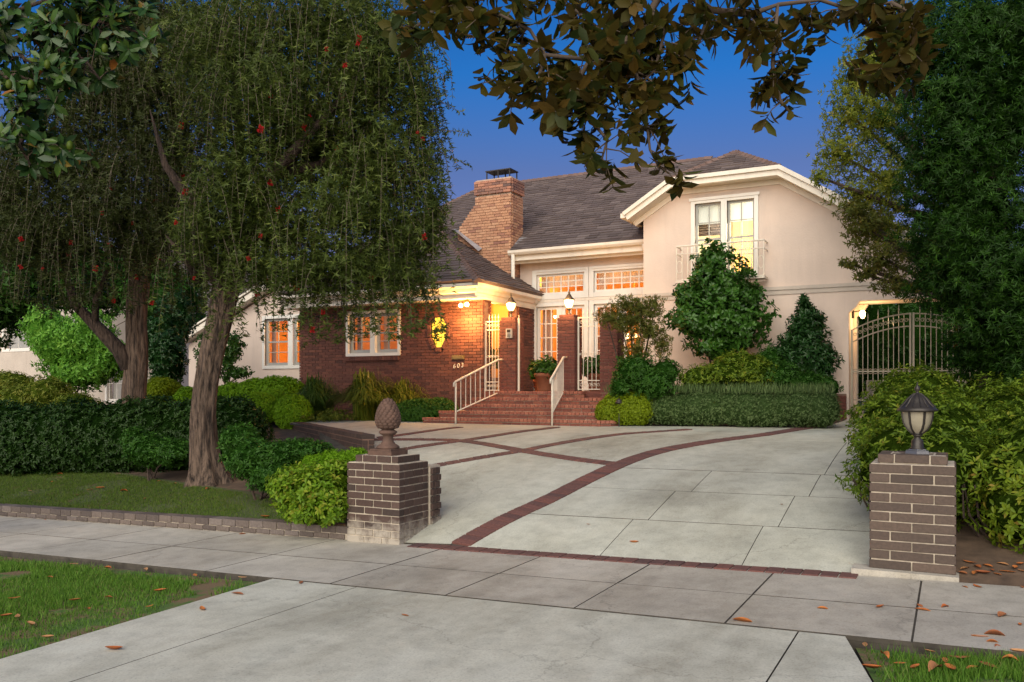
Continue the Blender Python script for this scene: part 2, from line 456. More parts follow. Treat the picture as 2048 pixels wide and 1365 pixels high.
M["lf_azalea"] = leafmat("azalea_leaf", [(0.032, 0.062, 0.006), (0.066, 0.120, 0.009), (0.110, 0.175, 0.013), (0.17, 0.23, 0.018), (0.23, 0.15, 0.03)], 0.45, 0.25)
M["lf_hedge_dark"] = leafmat("dark_hedge_leaf", [(0.010, 0.028, 0.005), (0.019, 0.048, 0.008), (0.034, 0.076, 0.014)], 0.4, 0.15)
M["lf_box"] = leafmat("boxwood_leaf", [(0.085, 0.19, 0.007), (0.15, 0.31, 0.012), (0.22, 0.40, 0.018)], 0.5, 0.3)
M["lf_box_yellow"] = leafmat("golden_boxwood_leaf", [(0.105, 0.160, 0.006), (0.17, 0.24, 0.008), (0.24, 0.32, 0.014)], 0.5, 0.3)
M["lf_rose"] = leafmat("rosemary_leaf", [(0.050, 0.090, 0.028), (0.090, 0.145, 0.046), (0.15, 0.21, 0.085)], 0.6, 0.2)
M["lf_cam"] = leafmat("camellia_leaf", [(0.018, 0.058, 0.008), (0.034, 0.100, 0.012), (0.060, 0.150, 0.020)], 0.35, 0.2, 0.3)
M["lf_cam_dark"] = leafmat("dark_camellia_leaf", [(0.010, 0.036, 0.008), (0.018, 0.060, 0.012), (0.030, 0.088, 0.018)], 0.35, 0.15, 0.3)
M["lf_nandina"] = leafmat("nandina_leaf", [(0.044, 0.062, 0.012), (0.078, 0.098, 0.016), (0.12, 0.125, 0.022), (0.17, 0.10, 0.028)], 0.5, 0.3)
M["lf_ficus"] = leafmat("bright_ficus_leaf", [(0.070, 0.20, 0.022), (0.12, 0.30, 0.035), (0.20, 0.38, 0.05)], 0.4, 0.3)
M["lf_bright"] = leafmat("bright_shrub_leaf", [(0.058, 0.125, 0.008), (0.10, 0.20, 0.012), (0.17, 0.27, 0.018), (0.24, 0.20, 0.03)], 0.42, 0.3)
M["lf_mid"] = leafmat("green_shrub_leaf", [(0.018, 0.060, 0.008), (0.034, 0.100, 0.012), (0.058, 0.145, 0.018)], 0.45, 0.25)
M["lf_blade"] = leafmat("strap_leaf", [(0.036, 0.085, 0.012), (0.066, 0.130, 0.018), (0.12, 0.18, 0.03)], 0.45, 0.25)
M["lf_blade_gold"] = leafmat("golden_strap_leaf", [(0.070, 0.110, 0.012), (0.13, 0.17, 0.018), (0.24, 0.23, 0.04)], 0.45, 0.25)
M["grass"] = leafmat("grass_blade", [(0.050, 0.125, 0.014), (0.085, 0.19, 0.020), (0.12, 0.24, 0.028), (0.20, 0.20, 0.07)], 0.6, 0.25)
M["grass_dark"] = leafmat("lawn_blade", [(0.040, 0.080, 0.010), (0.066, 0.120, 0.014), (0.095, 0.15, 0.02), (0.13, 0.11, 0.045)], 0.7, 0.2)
M["redflower"] = leafmat("red_brush_flower", [(0.42, 0.018, 0.022), (0.60, 0.04, 0.035)], 0.6, 0.2)
M["deadleaf"] = brickmat("dead_leaf", [(0.40, 0.11, 0.025), (0.50, 0.17, 0.04), (0.30, 0.09, 0.03), (0.46, 0.24, 0.10)], rough=0.6, grain=25)
M["pinkflower"] = leafmat("magenta_flower", [(0.5, 0.03, 0.25), (0.6, 0.06, 0.3)], 0.6, 0.2)
M["rustleaf"] = leafmat("rusty_orange_leaf", [(0.10, 0.075, 0.015), (0.20, 0.11, 0.02), (0.30, 0.14, 0.02)], 0.5, 0.3)
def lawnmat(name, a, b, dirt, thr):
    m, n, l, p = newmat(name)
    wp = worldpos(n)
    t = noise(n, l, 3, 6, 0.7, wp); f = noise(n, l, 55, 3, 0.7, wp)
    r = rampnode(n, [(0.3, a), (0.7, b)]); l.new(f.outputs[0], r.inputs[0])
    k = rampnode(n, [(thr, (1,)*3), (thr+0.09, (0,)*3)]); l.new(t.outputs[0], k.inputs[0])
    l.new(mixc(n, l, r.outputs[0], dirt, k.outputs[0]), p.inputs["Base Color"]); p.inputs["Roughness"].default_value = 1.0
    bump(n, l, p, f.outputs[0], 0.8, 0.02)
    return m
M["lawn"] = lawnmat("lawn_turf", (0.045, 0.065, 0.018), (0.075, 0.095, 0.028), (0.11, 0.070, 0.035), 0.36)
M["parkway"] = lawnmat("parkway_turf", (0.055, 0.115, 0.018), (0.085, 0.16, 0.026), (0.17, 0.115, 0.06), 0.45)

# ---------------------------------------------------------------- brick helpers
_bm = {}
def brick_mesh(l, w, h, mat, bev=0.004):
    key = (round(l, 3), round(w, 3), round(h, 3), mat.name, bev)
    if key in _bm: return _bm[key]
    bm = bmesh.new()
    bmesh.ops.create_cube(bm, size=1.0)
    bmesh.ops.scale(bm, vec=(l, w, h), verts=bm.verts)
    if bev:
        bmesh.ops.bevel(bm, geom=bm.edges[:], offset=bev, segments=1, affect="EDGES")
    me = bpy.data.meshes.new("brick"); bm.to_mesh(me); bm.free(); me.materials.append(mat)
    _bm[key] = me
    return me
def lay(parent, items, mat, name="brick", limit=300, bev=0.004, jit=0.0015, key=None):
    """items: (centre, length, width, height, rz). First `limit` become single bricks, the rest one part of kind stuff."""
    if key: items = sorted(items, key=key)
    for (c, l, w, h, rz) in items[:limit]:
        j = [random.uniform(-jit, jit) for _ in range(3)]
        link(name, brick_mesh(l, w, h, mat, bev), parent, (c[0]+j[0], c[1]+j[1], c[2]+j[2]), (random.uniform(-.009, .009), random.uniform(-.009, .009), rz+random.uniform(-.012, .012)))
    rest = items[limit:]
    if rest:
        mb = MB()
        for (c, l, w, h, rz) in rest:
            mb.obox([c[i]+random.uniform(-jit, jit) for i in range(3)], l/2, w/2, h/2, rz, random.random()*0.98+0.01)
        mb.build(name + "_field", mat, parent, kind="stuff")
def course_items(p0, p1, z0, n, L, H, W, gap, holes=(), off=0.0, zfun=None):
    """running bond along p0->p1 (xy); bricks' outer face on that line's right-hand side handled by caller through p0/p1 being the centre line"""
    p0 = np.array(p0, float); p1 = np.array(p1, float)
    T = np.linalg.norm(p1-p0); d = (p1-p0)/T; rz = math.atan2(d[1], d[0])
    out = []
    for i in range(n):
        z = z0 + i*(H+gap) + H/2
        s = -(L+gap)*0.5*((i % 2)) + off
        while s < T - 0.02:
            a, b = max(s, 0), min(s+L, T)
            segs = [(a, b)]
            for (ha, hb, hz0, hz1) in holes:
                if hz0 - 0.3*H < z < hz1 + 0.3*H:
                    ns = []
                    for (x, y) in segs:
                        if y <= ha or x >= hb: ns.append((x, y)); continue
                        if x < ha: ns.append((x, ha))
                        if y > hb: ns.append((hb, y))
                    segs = ns
            for (x, y) in segs:
                if y-x > 0.025:
                    m = p0 + d*(x+y)/2
                    zz = z + (zfun(m[0], m[1]) if zfun else 0)
                    out.append(((m[0], m[1], zz), y-x, W, H, rz))
            s += L+gap
    return out

# ================================================================ SETTING: ground, pavement, driveway
WALK0, WALK1 = 5.55, 7.40
# edge between the paved court (right) and the lower planted bed (left)
EDGE = [(-5.35, 7.4), (-5.6, 8.6), (-7.7, 10.35), (-9.6, 11.9), (-13.2, 14.2), (-13.6, 16.2)]
def edge_x(Y):
    ys = [p[1] for p in EDGE]; xs = [p[0] for p in EDGE]
    return np.interp(Y, ys, xs)

def build_ground():
    xs = np.concatenate([np.arange(-200, -30, 20), np.arange(-30, 14, 0.5), np.arange(14, 201, 20)])
    ys = np.concatenate([np.arange(-60, -4, 8), np.arange(-4, 26, 0.4), np.arange(26, 60, 4), np.arange(60, 400, 40)])
    X, Y = np.meshgrid(xs, ys)
    Z = np.where(Y < WALK1 + 0.1, zs(np.clip(X, -30, 20)) - 0.16,
        np.where(X < edge_x(Y) - 0.15, LG(np.clip(X, -30, 20), Y) - 0.02, np.where((X > -0.6) & (Y < 16.6), G(np.clip(X, -30, 20), Y) - 0.015, G(np.clip(X, -30, 20), np.minimum(Y, 22)) - 0.14)))
    V = np.stack([X, Y, Z], -1).reshape(-1, 3)
    nx = len(xs); ny = len(ys)
    i, j = np.meshgrid(np.arange(nx-1), np.arange(ny-1))
    a = (j*nx+i).ravel(); Fa = np.stack([a, a+1, a+1+nx, a+nx], 1)
    tag(fast_mesh("ground", V, Fa, M["soil"], smooth=True), kind="structure")
build_ground()

def clip_poly(poly, axis, val, keep_less):
    out = []
    n = len(poly)
    for i in range(n):
        p, q = poly[i], poly[(i+1) % n]
        ip = (p[axis] <= val) if keep_less else (p[axis] >= val)
        iq = (q[axis] <= val) if keep_less else (q[axis] >= val)
        if ip: out.append(p)
        if ip != iq:
            t = (val - p[axis]) / (q[axis] - p[axis])
            out.append((p[0]+(q[0]-p[0])*t, p[1]+(q[1]-p[1])*t))
    return out
def sheet(mb, poly, f, dz=0.0, step=0.25, skirt=0.04, r=0.0):
    y0 = min(p[1] for p in poly); y1 = max(p[1] for p in poly)
    ys = list(np.arange(y0, y1, step)) + [y1]
    for a, b in zip(ys[:-1], ys[1:]):
        if b - a < 1e-5: continue
        q = clip_poly(clip_poly(poly, 1, a, False), 1, b, True)
        if len(q) < 3: continue
        x0 = min(p[0] for p in q); x1 = max(p[0] for p in q)
        nxs = max(1, int((x1-x0)/1.5))
        for k in range(nxs):
            qq = q
            if nxs > 1:
                xa = x0+(x1-x0)*k/nxs; xb = x0+(x1-x0)*(k+1)/nxs
                qq = clip_poly(clip_poly(q, 0, xa, False), 0, xb, True)
            if len(qq) < 3: continue
            mb.add([(p[0], p[1], float(f(p[0], p[1]))+dz) for p in qq], [tuple(range(len(qq)))], r)
    if skirt:
        pts = []
        n = len(poly)
        for i in range(n):
            p, q = poly[i], poly[(i+1) % n]
            m = max(1, int(math.hypot(q[0]-p[0], q[1]-p[1])/step))
            for k in range(m): pts.append((p[0]+(q[0]-p[0])*k/m, p[1]+(q[1]-p[1])*k/m))
        n = len(pts)
        top = [(p[0], p[1], float(f(p[0], p[1]))+dz) for p in pts]
        f0 = len(mb.f)
        mb.add(top + [(x, y, z-skirt) for x, y, z in top], [(i, i+n, (i+1) % n + n, (i+1) % n) for i in range(n)], r)
        mb.alt += list(range(f0, len(mb.f)))

# sidewalk: slabs with open joints on a dirt bed
wf = lambda x, y: zs(x)
bed = MB(); sheet(bed, [(-22, WALK0+0.01), (8, WALK0+0.01), (8, WALK1-0.01), (-22, WALK1-0.01)], wf, -0.007, 2.0, 0.1)
walk = tag(bed.build("sidewalk", M["joint"]), kind="structure")
JX = [8, 5.3, 4.1, 3.0, 1.93, 0.86, -0.21, -1.32, -2.39, -3.47, -4.6, -6.05, -7.5, -8.8, -10.1, -11.5, -12.9, -14.3, -16.4, -19, -22]
for xb, xa in zip(JX[:-1], JX[1:]):
    for (ya, yb) in ((WALK0, 6.42), (6.42, WALK1)):
        g = random.uniform(0.005, 0.009); mb = MB(); dz = random.uniform(-0.0008, 0.0008)
        sheet(mb, [(xa+g, ya+0.007), (xb-g, ya+0.007), (xb-g, yb-0.007), (xa+g, yb-0.007)], wf, dz, 1.0, 0.03)
        mb.build("slab", M["walk"], walk)

# apron from the street
ap = [(-5.35, -3.0), (0.6, -3.0), (0.05, 2.5), (-0.36, 4.7), (-0.58, WALK0-0.012), (-5.22, WALK0-0.012), (-5.12, 3.0)]
bed = MB(); sheet(bed, ap, wf, -0.016, 2.0, 0.12)
apron = tag(bed.build("driveway_apron", M["joint"]), kind="structure")
for (xa, xb) in ((-6, -4.32), (-4.312, -0.86), (-0.85, 2)):
    q = clip_poly(clip_poly(ap, 0, xa, False), 0, xb, True)
    mb = MB(); sheet(mb, q, wf, -0.004, 1.0, 0.05); mb.build("slab", M["apron"], apron)

# driveway and court
band_px = {
 "main": [(922,1090),(930,1085),(1010,1040),(1100,1000),(1175,960),(1240,930),(1310,905),(1400,888),(1500,875),(1560,865),(1625,855)],
 "a": [(862,934),(1000,910),(1045,903),(1090,893),(1180,878),(1280,866),(1380,860)],
 "b": [(700,884),(745,880),(850,880),(930,882),(1045,903),(1150,920),(1232,930)],
 "c": [(792,902),(860,891),(930,882),(1010,870),(1118,855)],
 "d": [(755,877),(798,872),(860,863),(925,855)],
}
def smooth_path(P, step):
    P = np.array(P); 
    for _ in range(2):
        Q = [P[0]]
        for a, b in zip(P[:-1], P[1:]): Q += [a*0.75+b*0.25, a*0.25+b*0.75]
        Q.append(P[-1]); P = np.array(Q)
    s = np.concatenate([[0], np.cumsum(np.linalg.norm(np.diff(P, axis=0), axis=1))])
    t = np.arange(0, s[-1], step)
    return np.stack([np.interp(t, s, P[:, 0]), np.interp(t, s, P[:, 1])], 1)
bands = {k: [hit(u, v)[:2] for u, v in px] for k, px in band_px.items()}
bands["main"].append((-2.0, 16.6)); bands["main"].append((-1.95, 17.6))
mainp = smooth_path(bands["main"], 0.25)
court = [(-5.35, 7.42)] + [(float(edge_x(y))+0.02, y) for y in (8.0, 8.6, 9.5, 10.35, 11.1, 11.9, 13.0, 14.2)] + [(-13.3, 14.75), (-9.7, 14.75), (-5.6, 14.75), (-2.2, 15.35), (-2.0, 16.6)]
bed = MB(); sheet(bed, [(-5.3, 7.41), (-13.2, 14.9), (-6, 15.0), (-2.6, 17.7), (-2.6, 22.0), (2.0, 22.0), (2.0, 16.7), (-0.40, 16.2), (-0.40, 7.41)], G, -0.011, 0.4, 0.2)
drive = tag(bed.build("driveway", M["joint"]), kind="structure")
poly = court[:1] + court[1:] + [(float(x)-0.125, float(y)) for x, y in mainp[::-1] if y < 16.6 and y > 7.45]
mb = MB(); sheet(mb, poly, G, 0.0, 0.3, 0.04); mb.build("slab", M["drive"], drive)
right_lane = [(float(x)+0.125, float(y)) for x, y in mainp if y > 7.45] + [(-1.9, 17.7), (1.2, 17.7), (1.2, 16.7), (-0.42, 16.2), (-0.42, 7.43), (-4.4, 7.43)]
ylines = [7.43, 8.38, 9.36, 10.28, 12.6, 14.6, 16.2, 17.8]
for a, b in zip(ylines[:-1], ylines[1:]):
    xl = {7.43: [-4.7, -2.94, -1.62, 1.3], 8.38: [-4.7, -2.78, -1.48, 1.3], 9.36: [-4.7, -2.6, -1.34, 1.3]}.get(a, [-4.7, -1.22 if a > 11 else -1.30, 1.3])
    for x0, x1 in zip(xl[:-1], xl[1:]):
        q = clip_poly(clip_poly(clip_poly(clip_poly(right_lane, 1, a+0.006, False), 1, b-0.006, True), 0, x0+0.004, False), 0, x1-0.004, True)
        if len(q) > 2:
            mb = MB(); sheet(mb, q, G, random.uniform(-0.001, 0.001), 0.3, 0.03); mb.build("slab", M["drive"], drive)
# passage floor behind the gate
mb = MB(); sheet(mb, [(-2.5, 17.72), (2.0, 17.72), (2.0, 26), (-2.5, 26)], G, -0.004, 1.0, 0.05); mb.build("slab", M["drive"], drive)

# brick bands: soldier courses let into the concrete
items = []
def band_items(path, L=0.21, W=0.098, gap=0.010):
    P = smooth_path(path, 0.004)
    s = 0; k = 0
    n = int(len(P)*0.004/(W+gap))
    for i in range(n):
        j = min(len(P)-2, int(round((i+0.5)*(W+gap)/0.004)))
        p = P[j]; d = P[min(j+20, len(P)-1)]-P[max(j-20, 0)]; rz = math.atan2(d[1], d[0])
        items.append(((p[0], p[1], float(G(p[0], p[1]))-0.012), W, L, 0.05, rz))
n = 30
for i in range(n):
    x = -5.0 + i*(4.33/n) + 0.072
    items.append(((x, 7.345, float(zs(x))-0.014), 4.33/n-0.012, 0.20, 0.05, 0.0))
for k, w in (("main", 0.255), ("a", 0.175), ("b", 0.175), ("c", 0.175), ("d", 0.175)):
    band_items(bands[k], w)
items.sort(key=lambda it: it[0][0]**2+it[0][1]**2)
def tilt(x, y, rz):
    f = G if y > 7.42 else (lambda a, b: zs(a))
    nx = -(float(f(x+0.05, y))-float(f(x-0.05, y)))/0.1; ny = -(float(f(x, y+0.05))-float(f(x, max(y-0.05, 7.4))))/0.1 if y > 7.46 else 0.0
    N = Vector((nx, ny, 1)).normalized(); A = Vector((math.cos(rz), math.sin(rz), 0)); A = (A-N*A.dot(N)).normalized(); B = N.cross(A)
    return Matrix((A, B, N)).transposed()
fld = MB()
for k, (c, l_, w_, h_, rz) in enumerate(items):
    R = tilt(c[0], c[1], rz); dz = random.uniform(-0.002, 0.002)
    if k < 300:
        o = link("paver_brick", brick_mesh(l_, w_, h_, M["paver"], 0.003), drive, (c[0], c[1], c[2]+dz)); o.rotation_euler = R.to_euler()
    else:
        V = [Vector(c)+R@Vector((x*l_/2, y*w_/2, z*h_/2)) for z in (-1, 1) for x, y in ((-1,-1),(1,-1),(1,1),(-1,1))]
        fld.add(V, [(3,2,1,0),(4,5,6,7),(0,1,5,4),(1,2,6,5),(2,3,7,6),(3,0,4,7)], random.random()*0.98+0.01)
fld.build("paver_brick_field", M["paver"], drive, kind="stuff")

# lawn in front of the hedge, parkway strips at the street
lawn_poly = [(-24, WALK1+0.24), (-6.9, WALK1+0.24), (-7.3, 8.3), (-8.9, 8.9), (-10.4, 9.2), (-12.2, 9.6), (-15.0, 9.9), (-24, 10.3)]
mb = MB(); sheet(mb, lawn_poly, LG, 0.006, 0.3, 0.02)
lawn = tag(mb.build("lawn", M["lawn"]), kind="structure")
pf = lambda x, y: zs(x) - 0.05 + 0.012*np.sin(np.asarray(x)*3.1)*np.cos(np.asarray(y)*2.3)
mb = MB(); sheet(mb, [(-24, -3), (-5.42, -3), (-5.17, 3.0), (-5.27, WALK0-0.03), (-24, WALK0-0.03)], pf, 0, 0.4, 0.05)
parkL = tag(mb.build("parkway_lawn", M["parkway"]), kind="structure")
mb = MB(); sheet(mb, [(0.64, -3), (9, -3), (9, WALK0-0.03), (-0.52, WALK0-0.03), (-0.33, 4.72), (0.09, 2.5)], pf, 0, 0.4, 0.05)
parkR = tag(mb.build("parkway_verge", M["parkway"]), kind="structure")

def grass(name, label, n, poly_test, xr, yr, f, h0, h1, mat, dens=None, w=0.004):
    X = rng.uniform(*xr, n*2); Y = rng.uniform(*yr, n*2)
    m = poly_test(X, Y)
    if dens is not None: m &= rng.random(len(X)) < dens(X, Y)
    X, Y = X[m][:n], Y[m][:n]; n = len(X)
    Z = f(X, Y) - 0.004
    h = rng.uniform(h0, h1, n); a = rng.uniform(0, 2*np.pi, n); lean = rng.uniform(0.1, 0.7, n)*h; b = rng.uniform(0, 2*np.pi, n)
    P = np.stack([X, Y, Z], 1)
    sd = np.stack([np.cos(a), np.sin(a), 0*a], 1)*w
    tip = P + np.stack([np.cos(b)*lean, np.sin(b)*lean, h], 1)
    V = np.stack([P-sd, P+sd, tip], 1).reshape(-1, 3)
    r = np.repeat(np.clip(rng.beta(2, 2.6, n), 0, 1), 3)
    o = fast_mesh(name, V, np.arange(3*n).reshape(-1, 3), mat, rnd=r)
    return tag(o, label, "grass", kind="stuff")
def vnoise(X, Y, s, seed=0):
    return 0.5+0.25*(np.sin(X*s+seed)*np.cos(Y*s*1.3+seed*2)+np.sin(X*s*2.3+Y*s*1.7+seed)*0.8+np.cos(Y*s*3.1-X*s*1.9)*0.5)
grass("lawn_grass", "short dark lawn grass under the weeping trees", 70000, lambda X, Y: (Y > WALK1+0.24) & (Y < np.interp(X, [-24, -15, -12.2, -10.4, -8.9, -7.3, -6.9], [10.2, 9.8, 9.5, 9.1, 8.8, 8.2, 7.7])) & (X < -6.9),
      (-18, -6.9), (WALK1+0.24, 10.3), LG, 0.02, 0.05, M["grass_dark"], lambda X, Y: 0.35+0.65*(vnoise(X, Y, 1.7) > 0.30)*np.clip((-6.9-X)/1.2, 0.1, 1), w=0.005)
grass("parkway_grass", "bright green parkway grass at the street, left of the apron", 90000, lambda X, Y: (X < np.interp(Y, [3, WALK0], [-5.17, -5.27])) & (Y < WALK0-0.05), (-10.5, -5.1), (1.8, WALK0), pf, 0.025, 0.06, M["grass"],
      lambda X, Y: np.clip(0.15+1.1*np.clip((-5.25-X)/1.3, 0, 1), 0, 1)*(vnoise(X, Y, 2.2, 1) > 0.22)*np.clip((WALK0-0.06-Y)/0.25, 0.1, 1), w=0.004)
grass("verge_grass", "scruffy green grass strip right of the apron", 26000, lambda X, Y: (X > np.interp(Y, [2.5, 4.72, WALK0], [0.12, -0.30, -0.49])) & (Y < WALK0-0.05), (-0.5, 2.2), (3.6, WALK0), pf, 0.03, 0.085, M["grass"],
      lambda X, Y: np.clip(0.12+0.9*(vnoise(X, Y, 3.1, 2) > 0.42), 0, 1)*np.clip((X+0.45)/0.5, 0.15, 1), w=0.004)

# ================================================================ HOUSE
YB, YR, YW = 16.0, 18.6, 17.8           # brick front, recessed wall, wing wall
FLOOR = 1.47
house = thing("house", "two storey pink stucco and red brick house with brown shingle roofs", "house", (-8.0, 18.0, 0.7))

def strips(mb, xs, z0, topf, y0, y1, holes=()):
    """wall between x breakpoints with sloping top and rectangular holes"""
    cuts = sorted(set([round(x, 4) for x in xs] + [round(h[i], 4) for h in holes for i in (0, 1)]))
    for a, b in zip(cuts[:-1], cuts[1:]):
        hs = sorted([h for h in holes if h[0] <= a+1e-4 and h[1] >= b-1e-4], key=lambda h: h[2])
        z = z0
        for h in hs:
            if h[2] > z + 1e-4: mb.prism_y([(a, z), (b, z), (b, h[2]), (a, h[2])], y0, y1)
            z = h[3]
        mb.prism_y([(a, z), (b, z), (b, topf(b-1e-4)), (a, topf(a+1e-4))], y0, y1)

# ---- windows -------------------------------------------------------------
def window(x0, x1, z0, z1, y, cols, rows, trim=0.09, mat="white", sash="white", sw=0.045, mun=0.02, panes=True, glass=None, bars=None, sill=False, depth=0.10, parent=None):
    """frame proud of the wall front plane y; sash set back; one pane object per light"""
    mb = MB(); yf = y - 0.03
    if trim:
        mb.box(x0-trim, x0, yf, y+0.02, z0-trim, z1+trim); mb.box(x1, x1+trim, yf, y+0.02, z0-trim, z1+trim)
        mb.box(x0+0.001, x1-0.001, yf+0.002, y+0.02, z1, z1+trim); mb.box(x0+0.001, x1-0.001, yf+0.002, y+0.02, z0-trim, z0)
        mb.box(x0-trim*0.45, x1+trim*0.45, yf-0.018, yf-0.001, z1+trim*0.5, z1+trim*0.98)
    if sill: mb.box(x0-trim-0.03, x1+trim+0.03, yf-0.05, yf-0.002, z0-trim-0.05, z0-trim)
    w = mb.build("window", M[mat], parent or house)
    s = MB(); ys = y + depth*0.5
    s.box(x0, x0+sw, ys, ys+0.04, z0, z1); s.box(x1-sw, x1, ys, ys+0.04, z0, z1)
    s.box(x0+sw, x1-sw, ys+0.001, ys+0.039, z0, z0+sw*1.2); s.box(x0+sw, x1-sw, ys+0.001, ys+0.039, z1-sw, z1)
    gx0, gx1, gz0, gz1 = x0+sw, x1-sw, z0+sw*1.2, z1-sw
    for i in range(1, cols):
        x = gx0+(gx1-gx0)*i/cols; s.box(x-mun/2, x+mun/2, ys+0.006, ys+0.034, gz0, gz1)
    for j in range(1, rows):
        z = gz0+(gz1-gz0)*j/rows; m = mun*(2.2 if bars == j else 1)
        s.box(gx0, gx1, ys+0.004 if bars == j else ys+0.008, ys+0.032, z-m/2, z+m/2)
    s.build("sash", M[sash], w)
    if panes:
        for i in range(cols):
            for j in range(rows):
                a, b = gx0+(gx1-gx0)*i/cols, gx0+(gx1-gx0)*(i+1)/cols; c, d = gz0+(gz1-gz0)*j/rows, gz0+(gz1-gz0)*(j+1)/rows
                link("pane", brick_mesh(b-a-0.004, 0.004, d-c-0.004, glass or M["glass"], 0), w, ((a+b)/2, ys+0.02, (c+d)/2), (random.uniform(-.012, .012), 0, random.uniform(-.012, .012)))
    return w
def curtain(w, x0, x1, z0, z1, y, mat, scallop=0.0, waves=14, amp=0.02, name="curtain"):
    n = 64; V = []; F = []
    for i in range(n+1):
        x = x0+(x1-x0)*i/n; yy = y + amp*math.sin(i/n*waves*2*math.pi)
        zb = z0 + (abs(math.sin(i/n*math.pi*scallop))**0.6*0.07 - 0.03 if scallop else 0)
        V += [(x, yy, zb), (x, yy, z1)]
        if i: F.append((2*i-2, 2*i, 2*i+1, 2*i-1))
    MB().add(V, F).build(name, M[mat], w, smooth=True)
def room(x0, x1, y0, y1, z0, z1, mat, name="room"):
    """open-fronted plastered room behind a window wall"""
    V = [(x0,y0,z0),(x1,y0,z0),(x1,y1,z0),(x0,y1,z0),(x0,y0,z1),(x1,y0,z1),(x1,y1,z1),(x0,y1,z1)]
    return MB().add(V, [(0,1,2,3),(7,6,5,4),(2,6,7,3),(1,5,6,2),(0,3,7,4)]).build(name, M[mat], house)
def lamp(name, loc, power, color, parent, size=0.06):
    ld = bpy.data.lights.new(name, "POINT"); ld.energy = power; ld.color = color; ld.shadow_soft_size = size
    o = bpy.data.objects.new(name, ld); col.objects.link(o); o.parent = parent
    o.location = Vector([float(c) for c in loc]) - wloc(parent)
    return o
WARM = (1.0, 0.58, 0.22); WARM2 = (1.0, 0.74, 0.42)

# ---- recessed stucco wall with transoms and french doors ------------------
rx0, rx1 = -9.46, -5.9
tr = [(-9.00, -7.74, 3.80, 4.30), (-7.50, -6.14, 3.80, 4.30)]
dr = [(-9.00, -7.74, FLOOR+0.02, 3.52), (-7.50, -6.14, FLOOR+0.02, 3.52)]
mb = MB(); strips(mb, [rx0, rx1], 0.7, lambda x: 4.95, YR, YR+0.16, tr + dr)
wall_main = mb.build("stucco_wall", M["stucco"], house)
for (a, b, c, d) in tr:
    w = window(a, b, c, d, YR, 6, 3, trim=0.11, sw=0.05, mun=0.024, depth=0.06)
    curtain(w, a+0.03, b-0.03, c+0.20, d-0.02, YR+0.20, "sheer", scallop=6, waves=16, amp=0.012)
    curtain(w, a+0.02, a+0.24, c-0.3, d-0.02, YR+0.24, "drape", waves=4, amp=0.015)
MB().box(-9.13, -5.95, YR-0.035, YR-0.001, 3.62, 3.68).build("band_trim", M["trim"], house)
for k, (a, b, c, d) in enumerate(dr):
    fm = MB(); t = 0.11
    fm.box(a-t, a, YR-0.03, YR+0.05, c, d+t); fm.box(b, b+t, YR-0.03, YR+0.05, c, d+t); fm.box(a+0.001, b-0.001, YR-0.028, YR+0.05, d, d+t)
    fm.box((a+b)/2-0.035, (a+b)/2+0.035, YR+0.012, YR+0.05, c, d)
    door = fm.build("french_door", M["white"], house)
    for (x0, x1) in ((a, (a+b)/2-0.036), ((a+b)/2+0.036, b)):
        s = MB(); ys = YR+0.03; st = 0.075
        s.box(x0, x0+st, ys, ys+0.045, c, d); s.box(x1-st, x1, ys, ys+0.045, c, d)
        s.box(x0+st, x1-st, ys+0.001, ys+0.044, d-st, d); s.box(x0+st, x1-st, ys+0.001, ys+0.044, c, c+0.26)
        gx0, gx1, gz0, gz1 = x0+st, x1-st, c+0.26, d-st
        for i in range(1, 3):
            x = gx0+(gx1-gx0)*i/3; s.box(x-0.011, x+0.011, ys+0.01, ys+0.035, gz0, gz1)
        for j in range(1, 5):
            z = gz0+(gz1-gz0)*j/5; s.box(gx0, gx1, ys+0.011, ys+0.034, z-0.011, z+0.011)
        s.build("leaf", M["white"], door)
        for i in range(3):
            for j in range(5):
                pa, pb = gx0+(gx1-gx0)*i/3, gx0+(gx1-gx0)*(i+1)/3; pc, pd = gz0+(gz1-gz0)*j/5, gz0+(gz1-gz0)*(j+1)/5
                link("pane", brick_mesh(pb-pa-0.004, 0.004, pd-pc-0.004, M["glass"], 0), door, ((pa+pb)/2, ys+0.022, (pc+pd)/2), (random.uniform(-.01, .01), 0, random.uniform(-.01, .01)))
    curtain(door, a+0.05, a+0.33, c+0.05, d-0.03, YR+0.22, "drape", waves=5, amp=0.02)
    if k: curtain(door, b-0.3, b-0.05, c+0.05, d-0.03, YR+0.22, "drape", waves=5, amp=0.02)
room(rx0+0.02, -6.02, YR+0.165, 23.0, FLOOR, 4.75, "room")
MB().box(-9.9+0.5, -8.9, 22.4, 22.9, FLOOR+0.01, 3.0).build("cabinet", M["wood"], house)
MB().box(-8.9, -8.0, 20.6, 21.3, FLOOR+0.01, FLOOR+0.85).build("sideboard", M["wood"], house)
lamp("room_light", (-8.6, 19.45, 4.6), 130, WARM, house, 0.1)
lamp("room_light", (-6.9, 19.45, 4.6), 100, WARM, house, 0.1)
ch = thing("chandelier", "small lit chandelier seen through the french doors behind the gate", "chandelier", (-7.13, 20.4, 2.72))
mb = MB(); mb.tube([(-7.13, 20.4, 2.72), (-7.13, 20.4, 4.74)], 0.012)
for k in range(6):
    a = k*math.pi/3; mb.tube([(-7.13, 20.4, 2.74), (-7.13+0.13*math.cos(a), 20.4+0.13*math.sin(a), 2.70), (-7.13+0.2*math.cos(a), 20.4+0.2*math.sin(a), 2.80)], 0.008)
mb.build("arm_frame", M["brass"], ch)
